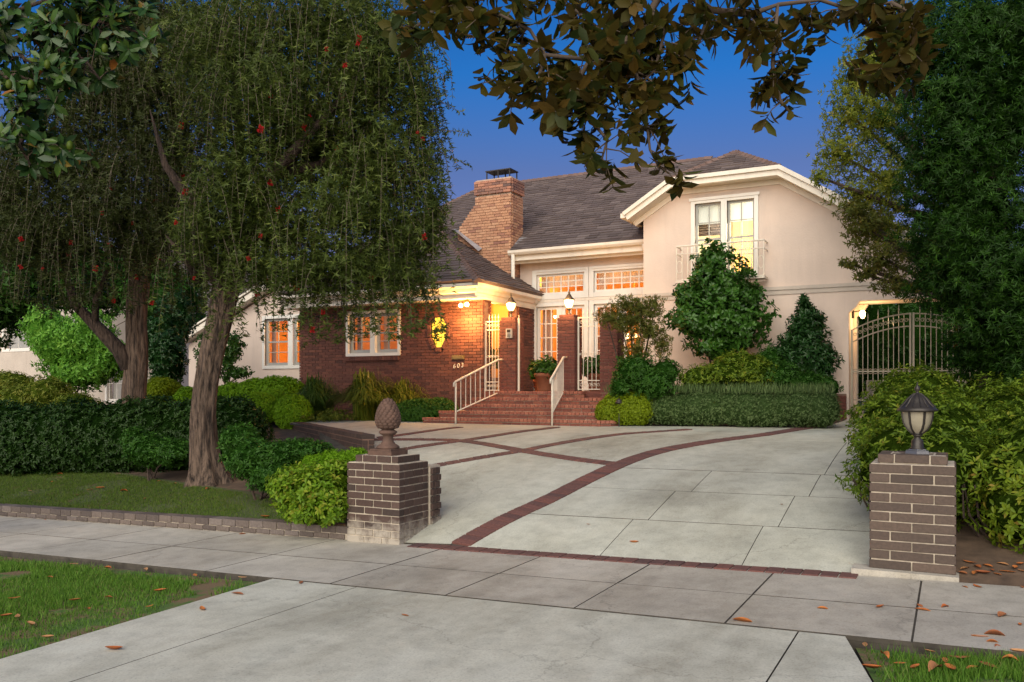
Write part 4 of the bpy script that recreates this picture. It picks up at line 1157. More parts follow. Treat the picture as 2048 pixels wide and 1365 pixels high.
# ================================================================ ENTRANCE
# ---- brick steps -----------------------------------------------------------
steps = thing("entry_steps", "wide red brick entrance steps with five risers below the gate piers", "steps", (-7.7, 15.0, 0.8))
RISE, TREAD, Z0 = 0.134, 0.30, 0.80
def rounded(x0, x1, y0, y1, r):
    P = [(x0, y1), (x0, y0)]
    for t in np.linspace(-math.pi/2, 0, 9): P.append((x1-r+r*math.cos(t), y0+r+r*math.sin(t)))
    P.append((x1, y1)); return P
sx = [(-9.62, -5.45), (-9.42, -5.50), (-9.02, -5.72), (-8.98, -5.98), (-8.60, -6.60)]
for i, (a, b) in enumerate(sx):
    y0 = 14.50 + TREAD*i; z1 = Z0+RISE*(i+1); poly = rounded(a, b, y0, 16.5, 0.35 if i < 4 else 0.05)
    mb = MB(); mb.prism_z([(p[0]+(0.03 if k < 2 else -0.03), max(p[1]+0.03, y0+0.03)) for k, p in enumerate(poly)], 0.45, z1-0.012)
    st = mb.build("step", M["mortar"], steps)
    it = []
    # nosing: rowlock headers following the edge; riser: stretcher course below
    edge = [np.array(p) for p in poly[1:]]
    seg = [(edge[k], edge[k+1]) for k in range(len(edge)-1)]
    acc = []
    for p, q in seg:
        T = np.linalg.norm(q-p); n = max(1, int(T/0.02))
        for m in range(n): acc.append(p+(q-p)*m/n)
    acc = np.array(acc); s_ = np.concatenate([[0], np.cumsum(np.linalg.norm(np.diff(acc, axis=0), axis=1))])
    L = min(s_[-1], (b-a)+0.55 + (0.4 if i < 4 else 0)); pitch = 0.083
    for k in range(int(L/pitch)):
        sm = (k+0.5)*pitch; c = np.array([np.interp(sm, s_, acc[:, 0]), np.interp(sm, s_, acc[:, 1])])
        d = np.array([np.interp(sm+0.03, s_, acc[:, 0])-np.interp(sm-0.03, s_, acc[:, 0]), np.interp(sm+0.03, s_, acc[:, 1])-np.interp(sm-0.03, s_, acc[:, 1])])
        d /= np.linalg.norm(d)+1e-9; nrm = np.array([-d[1], d[0]]); c2 = c+nrm*0.092
        it.append(((c2[0], c2[1], z1-0.029), pitch-0.009, 0.20, 0.057, math.atan2(d[1], d[0])))
    lay(st, it, M["nosing"], limit=90, bev=0.004, jit=0.0015)
    it2 = []
    pitch = 0.205
    for k in range(int(L/pitch)):
        sm = (k+0.5)*pitch; c = np.array([np.interp(sm, s_, acc[:, 0]), np.interp(sm, s_, acc[:, 1])])
        d = np.array([np.interp(sm+0.03, s_, acc[:, 0])-np.interp(sm-0.03, s_, acc[:, 0]), np.interp(sm+0.03, s_, acc[:, 1])-np.interp(sm-0.03, s_, acc[:, 1])]); d /= np.linalg.norm(d)+1e-9
        nrm = np.array([-d[1], d[0]]); c2 = c+nrm*0.06
        it2.append(((c2[0], c2[1], z1-RISE+0.034), pitch-0.01, 0.09, 0.062, math.atan2(d[1], d[0])))
    lay(st, it2, M["step"], limit=40, bev=0, jit=0.001)
mb = MB(); mb.box(-9.0, -5.6, 15.95, YR-0.002, 0.6, FLOOR-0.002); mb.build("landing", M["step"], steps)

# ---- gate piers -----------------------------------------------------------
def brick_pier(name, label, x0, x1, y0, y1, z0, z1, mat, mortar, group=None, caph=1, L=0.195, Hh=0.057, gap=0.010, inset=0.03, cat="pillar"):
    t = thing(name, label, cat, ((x0+x1)/2, (y0+y1)/2, z0), group)
    n = int((z1-z0)/(Hh+gap)); top = z0+n*(Hh+gap)
    mb = MB(); mb.box(x0+0.012, x1-0.012, y0+0.012, y1-0.012, z0-0.2, top-caph*(Hh+gap)-0.006)
    mb.box(x0+inset+0.012, x1-inset-0.012, y0+inset+0.012, y1-inset-0.012, top-caph*(Hh+gap)-0.005, top-0.012); mb.build("core", mortar, t)
    it = []
    B = 0.09
    for i in range(n):
        cap = i >= n-caph; e = inset if cap else 0
        z = z0+i*(Hh+gap)+Hh/2
        X0, X1, Y0, Y1 = x0+e, x1-e, y0+e, y1-e
        for (a, b, fix, ax) in ((X0, X1, Y0+B/2, 0), (X0, X1, Y1-B/2, 0), (Y0+B+gap, Y1-B-gap, X0+B/2, 1), (Y0+B+gap, Y1-B-gap, X1-B/2, 1)):
            nb = max(1, round((b-a)/(L+gap)))
            s = a - ((b-a+gap)/nb*0.5 if (i+ax) % 2 else 0); w = (b-a+gap)/nb
            while s < b-0.01:
                p, q = max(s, a), min(s+w-gap, b)
                if q-p > 0.02:
                    if ax == 0: it.append((((p+q)/2, fix, z), q-p, B, Hh, 0.0))
                    else: it.append(((fix, (p+q)/2, z), q-p, B, Hh, math.pi/2))
                s += w
    e = inset; zt = top-gap-Hh/2; ya = y0+e+B+gap; yb_ = y1-e-B-gap; nr = max(1, round((yb_-ya)/0.11)); dy = (yb_-ya+gap)/nr
    for r_ in range(nr):                               # paving of the cap between its rim bricks
        a, b = x0+e+B+gap, x1-e-B-gap; nb = max(1, round((b-a)/(L+gap))); w = (b-a+gap)/nb
        for k in range(nb): it.append(((a+w*k+(w-gap)/2, ya+dy*r_+(dy-gap)/2, zt), w-gap, dy-gap, Hh, 0.0))
    lay(t, it, mat, limit=300, bev=0.003)
    return t, top
pz0 = FLOOR-0.02
piers = []
for (u, l) in (((-8.60, -8.21), "brick gate pier carrying a lit lantern and the keypad, left of the entry"), ((-7.24, -6.85), "brick gate pier carrying a lit lantern, right of the entry opening"), ((-6.30, -5.92), "brick gate pier half hidden by the wispy shrub")):
    piers.append(brick_pier("gate_pier", l, u[0], u[1], 15.93, 16.32, pz0, 3.08 if u[0] < -6.5 else 2.96, M["pier"], M["mortar_dark"], "piers of the entry gate"))
mb = MB(); mb.box(-6.85, -5.6, 15.98, 16.30, 0.6, FLOOR-0.025)
base = tag(mb.build("brick_base_wall", M["mortar_dark"]), "low brick base wall under the right entry gate panel", "wall")
lay(base, course_items((-6.85, 15.97), (-5.55, 15.97), 0.83, 9, Lb, H, 0.06, gp_), M["pier"], limit=80, bev=0)

# ---- iron entry gates ------------------------------------------------------
def iron_panel(name, label, x0, x1, y, z0, z1, spikes, mat, group=None, bars=5):
    t = thing(name, label, "gate", ((x0+x1)/2, y, z0), group)
    mb = MB(); w = 0.014
    mb.box(x0, x0+0.03, y-w, y+w, z0, z1); mb.box(x1-0.03, x1, y-w, y+w, z0, z1)
    for z in (z0+0.02, z0+0.20, z1-0.20, z1-0.02): mb.box(x0+0.03, x1-0.03, y-w*0.8, y+w*0.8, z-0.010, z+0.010)
    mb.build("frame", mat, t)
    sp = (x1-x0-0.06)/(bars+1)
    for k in range(1, bars+1):
        x = x0+0.03+sp*k
        mb = MB(); mb.tube([(x, y, z0+0.02), (x, y, z1+(0.10 if spikes else -0.02))], 0.0075, 5)
        if spikes: mb.lathe([(0.004, 0), (0.016, 0.03), (0.012, 0.05), (0.001, 0.12)], (x, y, z1+0.03), 6)
        mb.build("bar", mat, t)
    for k in range(bars+1):                           # looped ornaments at mid height, scrolls top and bottom
        xc = x0+0.03+sp*(k+0.5)
        MB().tube([(xc+sp*0.5*math.cos(a), y, z0+(z1-z0)*0.46+0.07*math.sin(a)+ (0.10 if a > math.pi else 0)) for a in np.linspace(0, 2*math.pi, 15)], 0.006, 4).build("loop", mat, t)
        for zc in (z0+0.11, z1-0.11):
            MB().tube([(xc+sp*0.42*math.cos(a)*(1-a/14), y, zc+sp*0.42*math.sin(a)*(1-a/14)) for a in np.linspace(0, 8, 17)], 0.005, 4).build("scroll", mat, t)
    return t
iron_panel("iron_gate", "cream iron gate panel with spear tips between the brick corner and the keypad pier", -9.04, -8.61, 16.10, FLOOR, 3.00, True, M["iron"], "iron panels of the entry gate", 4)
iron_panel("iron_gate", "cream iron gate panel between the two right hand brick piers", -6.84, -6.31, 16.08, FLOOR+0.02, 3.00, True, M["iron"], "iron panels of the entry gate", 4)
ig = thing("iron_gate", "open cream iron gate leaf swung inward, seen edge on beside the keypad pier", "gate", (-8.19, 16.4, FLOOR), "iron panels of the entry gate")
gl0, gl1 = np.array([-8.175, 16.02]), np.array([-8.60, 16.86])
mb = MB()
for q in (gl0, gl1): mb.obox((q[0], q[1], (FLOOR+3.02)/2), 0.018, 0.018, (3.02-FLOOR)/2)
for z in (FLOOR+0.03, FLOOR+0.22, 2.80, 3.0): mb.tube([(gl0[0], gl0[1], z), (gl1[0], gl1[1], z)], 0.012, 5)
mb.build("frame", M["iron"], ig)
for k in range(1, 7):
    q = gl0+(gl1-gl0)*k/7; MB().tube([(q[0], q[1], FLOOR+0.03), (q[0], q[1], 3.1)], 0.0075, 5).build("bar", M["iron"], ig)

# ---- lanterns on the piers --------------------------------------------------
def pier_lantern(x, y, z, label):
    t = thing("pier_lantern", label, "lantern", (x, y, z), "lit lanterns on the gate piers")
    MB().lathe([(0.06, 0), (0.06, 0.02), (0.028, 0.04), (0.022, 0.09), (0.04, 0.11), (0.05, 0.135), (0.07, 0.15), (0.02, 0.155)], (x, y, z), 12).build("stem", M["black"], t, True)
    MB().lathe([(0.055, 0.15), (0.09, 0.20), (0.115, 0.28), (0.118, 0.33), (0.09, 0.36), (0.02, 0.365)], (x, y, z), 16).build("globe", M["bulb"], t, True)
    mb = MB()
    for k in range(6):
        a = k*math.pi/3
        mb.tube([(x+r*math.cos(a), y+r*math.sin(a), z+zz) for r, zz in ((0.06, 0.15), (0.095, 0.20), (0.12, 0.28), (0.122, 0.335))], 0.005, 4)
    mb.build("rib", M["black"], t)
    MB().lathe([(0.13, 0.335), (0.135, 0.345), (0.09, 0.39), (0.06, 0.43), (0.05, 0.46), (0.03, 0.47), (0.022, 0.50), (0.03, 0.52), (0.012, 0.54), (0.004, 0.59)], (x, y, z), 12).build("roof", M["black"], t, True)
    for ch_ in list(t.children): ch_.scale = (0.86, 0.86, 0.9)
    lamp("lantern_glow", (x, y-0.26, z+0.27), 52, (1.0, 0.52, 0.17), t, 0.1)
pier_lantern(-8.405, 16.1, piers[0][1], "lit lantern on the keypad pier left of the entry")
pier_lantern(-7.045, 16.1, piers[1][1], "lit lantern on the pier right of the entry opening")
kp = thing("keypad", "grey intercom keypad on the left gate pier", "keypad", (-8.32, 15.92, 2.62))
MB().box(-8.42, -8.28, 15.885, 15.926, 2.60, 2.80).build("body", M["plastic"], kp)
MB().box(-8.39, -8.31, 15.879, 15.884, 2.72, 2.78).build("screen", M["black"], kp)
for i in range(3):
    for j in range(3): MB().box(-8.385+0.026*i, -8.367+0.026*i, 15.877, 15.884, 2.62+0.027*j, 2.638+0.027*j).build("button", M["metal"], kp)

# ---- handrails --------------------------------------------------------------
def handrail(label, xb, xt, zb, zt, yb, yt):
    t = thing("handrail", label, "handrail", (xb, yb, Z0), "handrails of the entry steps")
    mb = MB(); r = 0.02
    mb.tube([(xb, yb, Z0), (xb, yb, zb-0.02)], 0.02, 8); mb.build("post", M["iron"], t, True)
    e = (xt+0.0, yt+0.25, zt)
    mb = MB(); mb.tube([(xb-0.015, yb-0.05, zb-0.10), (xb-0.005, yb-0.06, zb-0.03), (xb, yb-0.02, zb), (xt, yt, zt), e], 0.022, 8); mb.build("rail", M["iron"], t, True)
    mb = MB(); mb.tube([(xb, yb, Z0+0.26), (xt, yt, zt-0.70), (xt, yt+0.25, zt-0.70), (xt, yt+0.27, zt-0.62)], 0.014, 6); mb.build("rail", M["iron"], t, True)
    for k in range(1, 10):
        f = k/9.0; x = xb+(xt-xb)*f; y = yb+(yt-yb)*f
        MB().tube([(x, y, Z0+0.26+(zt-0.70-Z0-0.26)*f), (x, y, zb+(zt-zb)*f)], 0.009, 5).build("baluster", M["iron"], t)
    MB().tube([(xt, yt+0.2, zt-0.70), (xt, yt+0.2, zt)], 0.009, 5).build("baluster", M["iron"], t)
handrail("cream iron handrail on the left side of the brick steps", -8.80, -8.52, 1.66, 2.14, 14.47, 15.75)
handrail("cream iron handrail on the right side of the brick steps", -6.68, -7.02, 1.72, 2.16, 14.47, 15.75)

# ---- potted plants at the entry (foliage is added with the planting) ---------
def pot(label, x, y, z, r, h):
    t = thing("potted_plant", label, "potted plant", (x, y, z), "potted plants at the entry")
    MB().lathe([(r*0.68, 0), (r*0.72, h*0.05), (r*0.92, h*0.78), (r*1.04, h*0.80), (r*1.06, h), (r*0.92, h), (r*0.9, h*0.9), (0.01, h*0.9)], (x, y, z), 24).build("pot", M["terracotta"], t, True)
    return t
p = at_y(1090, 776, 17.0)
pots = [(pot("large terracotta pot with round leaved plant in the entry opening", p[0], 17.0, FLOOR, 0.24, 0.40), (p[0], 17.0, FLOOR+0.52), 0.38),
        (pot("terracotta pot with leafy plant behind the right iron gate panel", -6.75, 16.95, FLOOR, 0.25, 0.38), (-6.75, 16.95, FLOOR+0.52), 0.40),
        (pot("small potted plant against the brick return of the porch", -8.45, 17.6, FLOOR, 0.15, 0.26), (-8.45, 17.6, FLOOR+0.36), 0.22)]

# ================================================================ DRIVEWAY GATE AND WHAT LIES BEHIND
def drive_leaf(label, x0, x1, hinge_left):
    y = YW+0.10; zg = 0.97
    t = thing("driveway_gate", label, "gate", ((x0+x1)/2, y, 0.9), "leaves of the driveway gate")
    xc = -0.68
    top = lambda x: 2.98 - 0.30*((x-xc)/1.1)**2
    mb = MB()
    mb.box(x0, x0+0.035, y-0.018, y+0.018, zg, top(x0)-(0.0)); mb.box(x1-0.035, x1, y-0.018, y+0.018, zg, top(x1))
    xs = np.linspace(x0+0.03, x1-0.03, 13)
    for dz in (-0.02, -0.26): mb.tube([(x, y, top(x)+dz) for x in xs], 0.014, 6)
    for z in (zg+0.03, 1.30, 1.86): mb.box(x0+0.035, x1-0.035, y-0.012, y+0.012, z-0.012, z+0.012)
    mb.build("frame", M["gateiron"], t)
    n = 10; sp = (x1-x0-0.07)/(n+1)
    for k in range(1, n+1):
        x = x0+0.035+sp*k; mb = MB(); mb.tube([(x, y, zg), (x, y, top(x)+(0.10 if k % 2 else -0.03))], 0.008, 5)
        if k % 2: mb.lathe([(0.004, 0), (0.018, 0.03), (0.012, 0.05), (0.001, 0.13)], (x, y, top(x)+0.05), 6)
        mb.build("bar", M["gateiron"], t)
    for k in range(n+1):
        x = x0+0.035+sp*(k+0.5)
        MB().tube([(x+sp*0.5*math.cos(a), y, 1.86+sp*0.5*math.sin(a)) for a in np.linspace(0, 2*math.pi, 13)], 0.006, 4).build("loop", M["gateiron"], t)
        MB().tube([(x+sp*0.42*math.cos(a)*(1-a/14), y, top(x)-0.14+sp*0.42*math.sin(a)*(1-a/14)) for a in np.linspace(0, 8, 17)], 0.006, 4).build("scroll", M["gateiron"], t)
drive_leaf("left leaf of the arched iron driveway gate beside the lit jamb", -1.77, -0.69, True)
drive_leaf("right leaf of the arched iron driveway gate next to the big hedge", -0.67, 0.43, False)
pl_ = thing("passage_lamp", "lit wall lamp inside the driveway passage above the gate jamb", "lamp", (-1.70, 18.4, 3.05))
MB().box(-1.80, -1.76, 18.35, 18.45, 2.95, 3.15).tube([(-1.76, 18.4, 3.08), (-1.62, 18.4, 3.1)], 0.012, 6).build("bracket", M["black"], pl_)
MB().lathe([(0.02, -0.1), (0.05, -0.05), (0.055, 0.02), (0.03, 0.06)], (-1.60, 18.4, 3.04), 10).build("globe", M["bulb2"], pl_, True)
lamp("passage_glow", (-1.40, 18.4, 2.85), 16, (1.0, 0.66, 0.30), pl_, 0.06)
mb = MB(); mb.box(-2.0, 3.5, 24.0, 24.3, 0.9, 1.75); tag(mb.build("garden_wall", M["stucco2"]), "low beige garden wall seen through the driveway gate", "wall")
mb = MB(); mb.box(-1.2, -0.35, 22.0, 22.5, 0.95, 1.42); mb.box(-1.24, -0.31, 21.97, 22.53, 1.42, 1.47); tag(mb.build("planter_box", M["stucco2"]), "tan planter box behind the driveway gate", "planter")

# ================================================================ STREET PILLARS
LPX0, LPX1, LPY0, LPY1 = -5.84, -5.15, 7.33, 7.88
lz = float(zs(-5.4))-0.01
lp, lptop = brick_pier("entrance_pillar", "stepped dark brown brick pillar with stained base carrying the pine cone finial", LPX0, LPX1, LPY0, LPY1, lz, lz+0.955, M["pillarL"], M["mortar"], "brick pillars flanking the drive", 1, 0.20, 0.066, 0.013, 0.065)
# narrow rear pier behind the left pillar
it = course_items((LPX1-0.01, LPY1+0.04), (LPX1-0.01, LPY1+0.22), lz, 10, 0.10, 0.066, 0.09, 0.013)
MB().box(LPX1-0.22, LPX1+0.004, LPY1+0.03, LPY1+0.24, lz-0.1, lz+0.80).build("rear_pier", M["mortar"], lp)
lay(lp, it, M["pillarL"], limit=40)
# stepped top course seat for the finial
fz = lptop; fxc, fyc = (LPX0+LPX1)/2, (LPY0+LPY1)/2
fin = thing("pinecone_finial", "brown pine cone finial on the left brick pillar", "finial", (fxc, fyc, fz))
MB().box(fxc-0.155, fxc+0.155, fyc-0.155, fyc+0.155, fz-0.014, fz+0.035).box(fxc-0.14, fxc+0.14, fyc-0.14, fyc+0.14, fz+0.036, fz+0.055).build("plinth", M["finial"], fin)
S = 0.92
MB().lathe([(0.125, 0.055), (0.13, 0.07), (0.12, 0.085), (0.085, 0.105), (0.062, 0.135), (0.055, 0.17), (0.06, 0.20), (0.085, 0.212), (0.10, 0.228), (0.098, 0.244), (0.075, 0.258), (0.07, 0.262)], (fxc, fyc, fz), 28).build("pedestal", M["finial"], fin, True)
cp = [(0.05, 0.258), (0.092, 0.275), (0.120, 0.31), (0.131, 0.35), (0.131, 0.39), (0.124, 0.43), (0.109, 0.48), (0.088, 0.525), (0.062, 0.565), (0.032, 0.595), (0.005, 0.612)]
cone = MB().lathe(cp, (fxc, fyc, fz), 32).build("cone", M["finial"], fin, True)
zz = np.array([p_[1] for p_ in cp]); rr = np.array([p_[0] for p_ in cp])
bm_ = bmesh.new(); bmesh.ops.create_uvsphere(bm_, u_segments=10, v_segments=6, radius=1.0)
scale_me = bpy.data.meshes.new("scale"); bm_.to_mesh(scale_me); bm_.free(); scale_me.materials.append(M["finial"])
for row in range(11):
    z = 0.292+row*0.029; r = float(np.interp(z, zz, rr)); n = max(6, int(2*math.pi*r/0.056)) if row < 8 else 7
    sl_ = (np.interp(z+0.01, zz, rr)-np.interp(z-0.01, zz, rr))/0.02
    for k in range(n):
        a = 2*math.pi*(k+0.5*(row % 2))/n
        o = link("scale", scale_me, cone, (fxc+(r+0.001)*math.cos(a), fyc+(r+0.001)*math.sin(a), fz+z), (0, math.atan(sl_)+0.20, a))
        w = math.pi*r/n*0.98
        o.scale = (0.013, w*0.97, 0.023)

RPX0, RPX1, RPY0, RPY1 = -0.60, 0.03, 7.50, 8.10
rz_ = 0.045
rp, rptop = brick_pier("entrance_pillar", "brown brick pillar with pale mortar joints carrying the unlit lantern, at the right hedge", RPX0, RPX1, RPY0, RPY1, rz_, rz_+0.955, M["pillarR"], M["mortar"], "brick pillars flanking the drive", 1, 0.245, 0.067, 0.011, 0.06)
mb = MB(); mb.box(RPX0-0.13, RPX1+0.02, RPY0-0.09, RPY1+0.05, -0.2, rz_-0.003); mb.build("footing", M["walk"], rp)
# lantern
lx, ly, lz0 = (RPX0+RPX1)/2+0.03, (RPY0+RPY1)/2, rptop
ln = thing("pillar_lantern", "dark bronze unlit lantern with frosted panes on the right brick pillar", "lantern", (lx, ly, lz0))
MB().lathe([(0.115, -0.014), (0.11, 0.015), (0.085, 0.02), (0.08, 0.03)], (lx, ly, lz0), 6).build("base_plate", M["metal"], ln)
MB().lathe([(0.075, 0.03), (0.055, 0.045), (0.052, 0.10), (0.05, 0.11), (0.028, 0.13), (0.03, 0.145), (0.05, 0.16), (0.03, 0.165)], (lx, ly, lz0), 16).build("stem", M["black"], ln, True)
mglass = simple("frosted_glass", (0.30, 0.27, 0.20), 0.25, var=0.1, scale=20)
prof = [(0.045, 0.175), (0.085, 0.215), (0.112, 0.27), (0.125, 0.34), (0.128, 0.375)]
for k in range(6):
    a0, a1 = k*math.pi/3+0.10, (k+1)*math.pi/3-0.10
    V = []; F = []
    for j, (r, z) in enumerate(prof):
        for m in range(5):
            a = a0+(a1-a0)*m/4; V.append((lx+r*math.cos(a), ly+r*math.sin(a), lz0+z))
    for j in range(len(prof)-1):
        for m in range(4): F.append((j*5+m, j*5+m+1, (j+1)*5+m+1, (j+1)*5+m))
    MB().add(V, F).build("pane", mglass, ln, True)
    a = k*math.pi/3
    mb = MB(); mb.tube([(lx+(r+0.001)*math.cos(a), ly+(r+0.001)*math.sin(a), lz0+z) for r, z in prof], 0.011, 5); mb.build("rib", M["black"], ln)
MB().lathe([(0.02, 0.155), (0.05, 0.165), (0.05, 0.18), (0.03, 0.19)], (lx, ly, lz0), 12).build("cup", M["black"], ln, True)
MB().lathe([(0.12, 0.372), (0.172, 0.378), (0.176, 0.392), (0.150, 0.415), (0.118, 0.445), (0.095, 0.475), (0.085, 0.49), (0.06, 0.52), (0.03, 0.54), (0.015, 0.545), (0.012, 0.56), (0.026, 0.578), (0.022, 0.60), (0.008, 0.615), (0.004, 0.65)], (lx, ly, lz0), 20).build("roof", M["black"], ln, True)
mb = MB()
for k in range(14):
    a = 2*math.pi*k/14; mb.tube([(lx+r*math.cos(a), ly+r*math.sin(a), lz0+z) for r, z in ((0.150, 0.418), (0.118, 0.449), (0.086, 0.492), (0.03, 0.542))], 0.006, 4)
mb.build("flute", M["black"], ln)

for ch_ in list(ln.children): ch_.scale = (0.90, 0.90, 0.90)

# ================================================================ LOW BRICK WALLS
# curb wall along the lawn: two courses following the street grade
cw = thing("brick_curb", "low two course brick curb between lawn and sidewalk", "curb", (-9, WALK1+0.12, float(zs(-9))))
mb = MB(); V = []; xs = np.arange(-22, LPX0+0.001, 0.5); xs = np.append(xs, LPX0-0.003)
for x in xs:
    z = float(zs(x)); V += [(x, WALK1+0.035, z-0.1), (x, WALK1+0.035, z+0.135), (x, WALK1+0.20, z+0.135), (x, WALK1+0.20, z-0.1)]
mb.add(V, [(4*i+k, 4*i+(k+1) % 4, 4*i+4+(k+1) % 4, 4*i+4+k) for i in range(len(xs)-1) for k in range(4)]); mb.build("core", M["mortar"], cw)
zf = lambda x, y: float(zs(x))
it = []
x = LPX0-0.012; k = 0
while x > -20:
    w = 0.205*random.uniform(0.96, 1.04); it.append(((x-w/2, WALK1+0.115, float(zs(x-w/2))+0.105), w, 0.19, 0.078, math.atan(0.027)*0)); x -= w+0.012
x = LPX0-0.012-0.1
while x > -20:
    w = 0.205*random.uniform(0.96, 1.04); it.append(((x-w/2, WALK1+0.06, float(zs(x-w/2))+0.030), w, 0.08, 0.055, 0.0)); x -= w+0.012
lay(cw, it, M["curb"], limit=300, key=lambda q: -q[0][0])

# retaining walls of the court
def low_wall(label, p0, p1, zt, courses, cat="wall"):
    p0, p1 = np.array(p0, float), np.array(p1, float); d = (p1-p0)/np.linalg.norm(p1-p0); nrm = np.array([-d[1], d[0]])
    t = thing("retaining_wall", label, cat, (float((p0+p1)[0]/2), float((p0+p1)[1]/2), zt-courses*0.079), "brown brick walls of the court")
    T = np.linalg.norm(p1-p0); c = (p0+p1)/2
    MB().obox((c[0], c[1], zt-courses*0.0395-0.10), T/2-0.012, 0.088, courses*0.0395+0.08, math.atan2(d[1], d[0])).build("core", M["mortar_dark"], t)
    it = []
    for sgn in (-1, 1):
        o_ = nrm*0.055*sgn
        it += course_items(p0+o_, p1+o_, zt-courses*0.079, courses-1, 0.20, 0.066, 0.09, 0.013)
    n = int(T/0.105)
    for k in range(n):
        m = p0+d*(k+0.5)*T/n; it.append(((m[0], m[1], zt-0.04), T/n-0.012, 0.21, 0.066, math.atan2(d[1], d[0])))
    lay(t, it, M["pillarL"], limit=300, bev=0.003)
low_wall("dark brown brick retaining wall ending behind the finial pillar", (-7.92, 10.45), (-12.9, 14.3), 0.82, 8)
low_wall("short brown brick wall beside the round boxwoods", (-13.4, 14.2), (-15.2, 13.9), 0.90, 5)

# ================================================================ PLANTING
RIGHT = np.array([CY, SY, 0.0]); FWD = np.array([-SY, CY, 0.0]); UP = np.array([0, 0, 1.0])
def unit(a): return a/(np.linalg.norm(a, axis=-1, keepdims=True)+1e-9)
def blob(u, v, d, ru, rv, rd):
    return (at_d(u, v, d), ru*d/FPX, rd, rv*d/FPX)
def wblob(x, y, z, rx, ry, rz):                   # world-axis ellipsoid written in the same form
    return (np.array([x, y, z], float), rx, ry, rz)
def lump(D, seed):
    return (np.sin(D[:, 0]*5+seed)*np.cos(D[:, 1]*4.3+seed*1.7)+np.sin(D[:, 2]*6.1+seed*0.6+D[:, 0]*3.0)+0.6*np.sin(D[:, 1]*11+seed)*np.cos(D[:, 2]*10+seed*2.1))*0.33
def sample(blobs, n, shell=0.30, rough=0.16, axes=None, seed=None, flat=1.0):
    A = np.array([(b[1]*b[2]*b[3])**(2/3) for b in blobs]); A /= A.sum()
    idx = rng.choice(len(blobs), size=int(n*2.2), p=A)
    D = unit(rng.normal(size=(len(idx), 3)))
    C = np.array([b[0] for b in blobs])[idx]; R = np.array([[b[1], b[2], b[3]] for b in blobs])[idx]
    sd = idx*1.37 + (seed if seed is not None else 0)
    rad = (1 - shell*rng.random(len(idx))**1.6) * (1 + rough*lump(D, sd))
    L = D*R*rad[:, None]
    r_, f_ = (RIGHT, FWD) if axes is None else axes
    P = C + L[:, :1]*r_ + L[:, 1:2]*f_ + L[:, 2:]*UP
    Nl = unit(D/R); Nw = unit(Nl[:, :1]*r_ + Nl[:, 1:2]*f_ + Nl[:, 2:]*UP)
    keep = np.ones(len(P), bool)
    for k, b in enumerate(blobs):
        q = P - b[0]; l = np.stack([q@r_/b[1], q@f_/b[2], q[:, 2]/b[3]], 1)
        keep &= (np.linalg.norm(l, axis=1) > 1-shell*1.15) | (idx == k)
    P, Nw = P[keep][:n], Nw[keep][:n]
    return P, Nw
WX = (np.array([1.0, 0, 0]), np.array([0, 1.0, 0]))

def leaf_geo(P, axis, nrm, L, W, shape="diamond", fold=0.25, curl=0.12):
    axis = unit(axis); side = unit(np.cross(axis, nrm)); nr = np.cross(side, axis)
    L = np.asarray(L)[:, None]; W = np.asarray(W)[:, None]
    if shape == "diamond":
        V = np.stack([P, P+axis*L*0.45+side*W*0.5+nr*W*fold, P+axis*L-nr*L*curl, P+axis*L*0.45-side*W*0.5+nr*W*fold], 1)
        m = len(P); b = np.arange(m)[:, None]*4
        Fa = np.concatenate([b+np.array([0, 1, 2]), b+np.array([0, 2, 3])]); k = 4
    elif shape == "tri":
        V = np.stack([P+side*W*0.5, P-side*W*0.5, P+axis*L-nr*L*curl], 1); m = len(P); Fa = np.arange(3*m).reshape(-1, 3); k = 3
    else:   # oval: midrib + two margins
        f1, f2 = W*fold, W*fold*0.8
        V = np.stack([P, P+axis*L*0.24+side*W*0.38+nr*f1, P+axis*L*0.66+side*W*0.50+nr*(f2-L*curl*0.4), P+axis*L-nr*L*curl,
                      P+axis*L*0.66-side*W*0.50+nr*(f2-L*curl*0.4), P+axis*L*0.24-side*W*0.38+nr*f1, P+axis*L*0.45-nr*L*curl*0.1], 1)
        m = len(P); b = np.arange(m)[:, None]*7
        Fa = np.concatenate([b+np.array(t) for t in ([0, 1, 6], [1, 2, 6], [2, 3, 6], [3, 4, 6], [4, 5, 6], [5, 0, 6])]); k = 7
    return V.reshape(-1, 3), Fa, k
def leaves(name, parent, P, axis, nrm, L, W, mat, shape="diamond", rnd=None, fold=0.25, curl=0.12, kind="stuff"):
    V, Fa, k = leaf_geo(P, axis, nrm, L, W, shape, fold, curl)
    if rnd is None: rnd = rng.beta(2, 2, len(P))
    return fast_mesh(name, V, Fa, M[mat], parent, np.repeat(np.clip(rnd, 0.01, 0.99), k), kind=kind)
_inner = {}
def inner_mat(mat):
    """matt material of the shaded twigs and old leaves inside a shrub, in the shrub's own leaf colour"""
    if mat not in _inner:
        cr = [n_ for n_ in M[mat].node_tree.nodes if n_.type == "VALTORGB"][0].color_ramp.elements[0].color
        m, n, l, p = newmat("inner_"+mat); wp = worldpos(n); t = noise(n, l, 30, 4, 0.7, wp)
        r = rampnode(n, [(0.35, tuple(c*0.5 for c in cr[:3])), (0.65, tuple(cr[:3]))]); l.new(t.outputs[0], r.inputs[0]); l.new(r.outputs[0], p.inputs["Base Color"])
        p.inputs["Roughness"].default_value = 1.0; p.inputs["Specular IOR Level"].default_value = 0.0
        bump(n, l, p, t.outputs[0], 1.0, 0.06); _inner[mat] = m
    return _inner[mat]
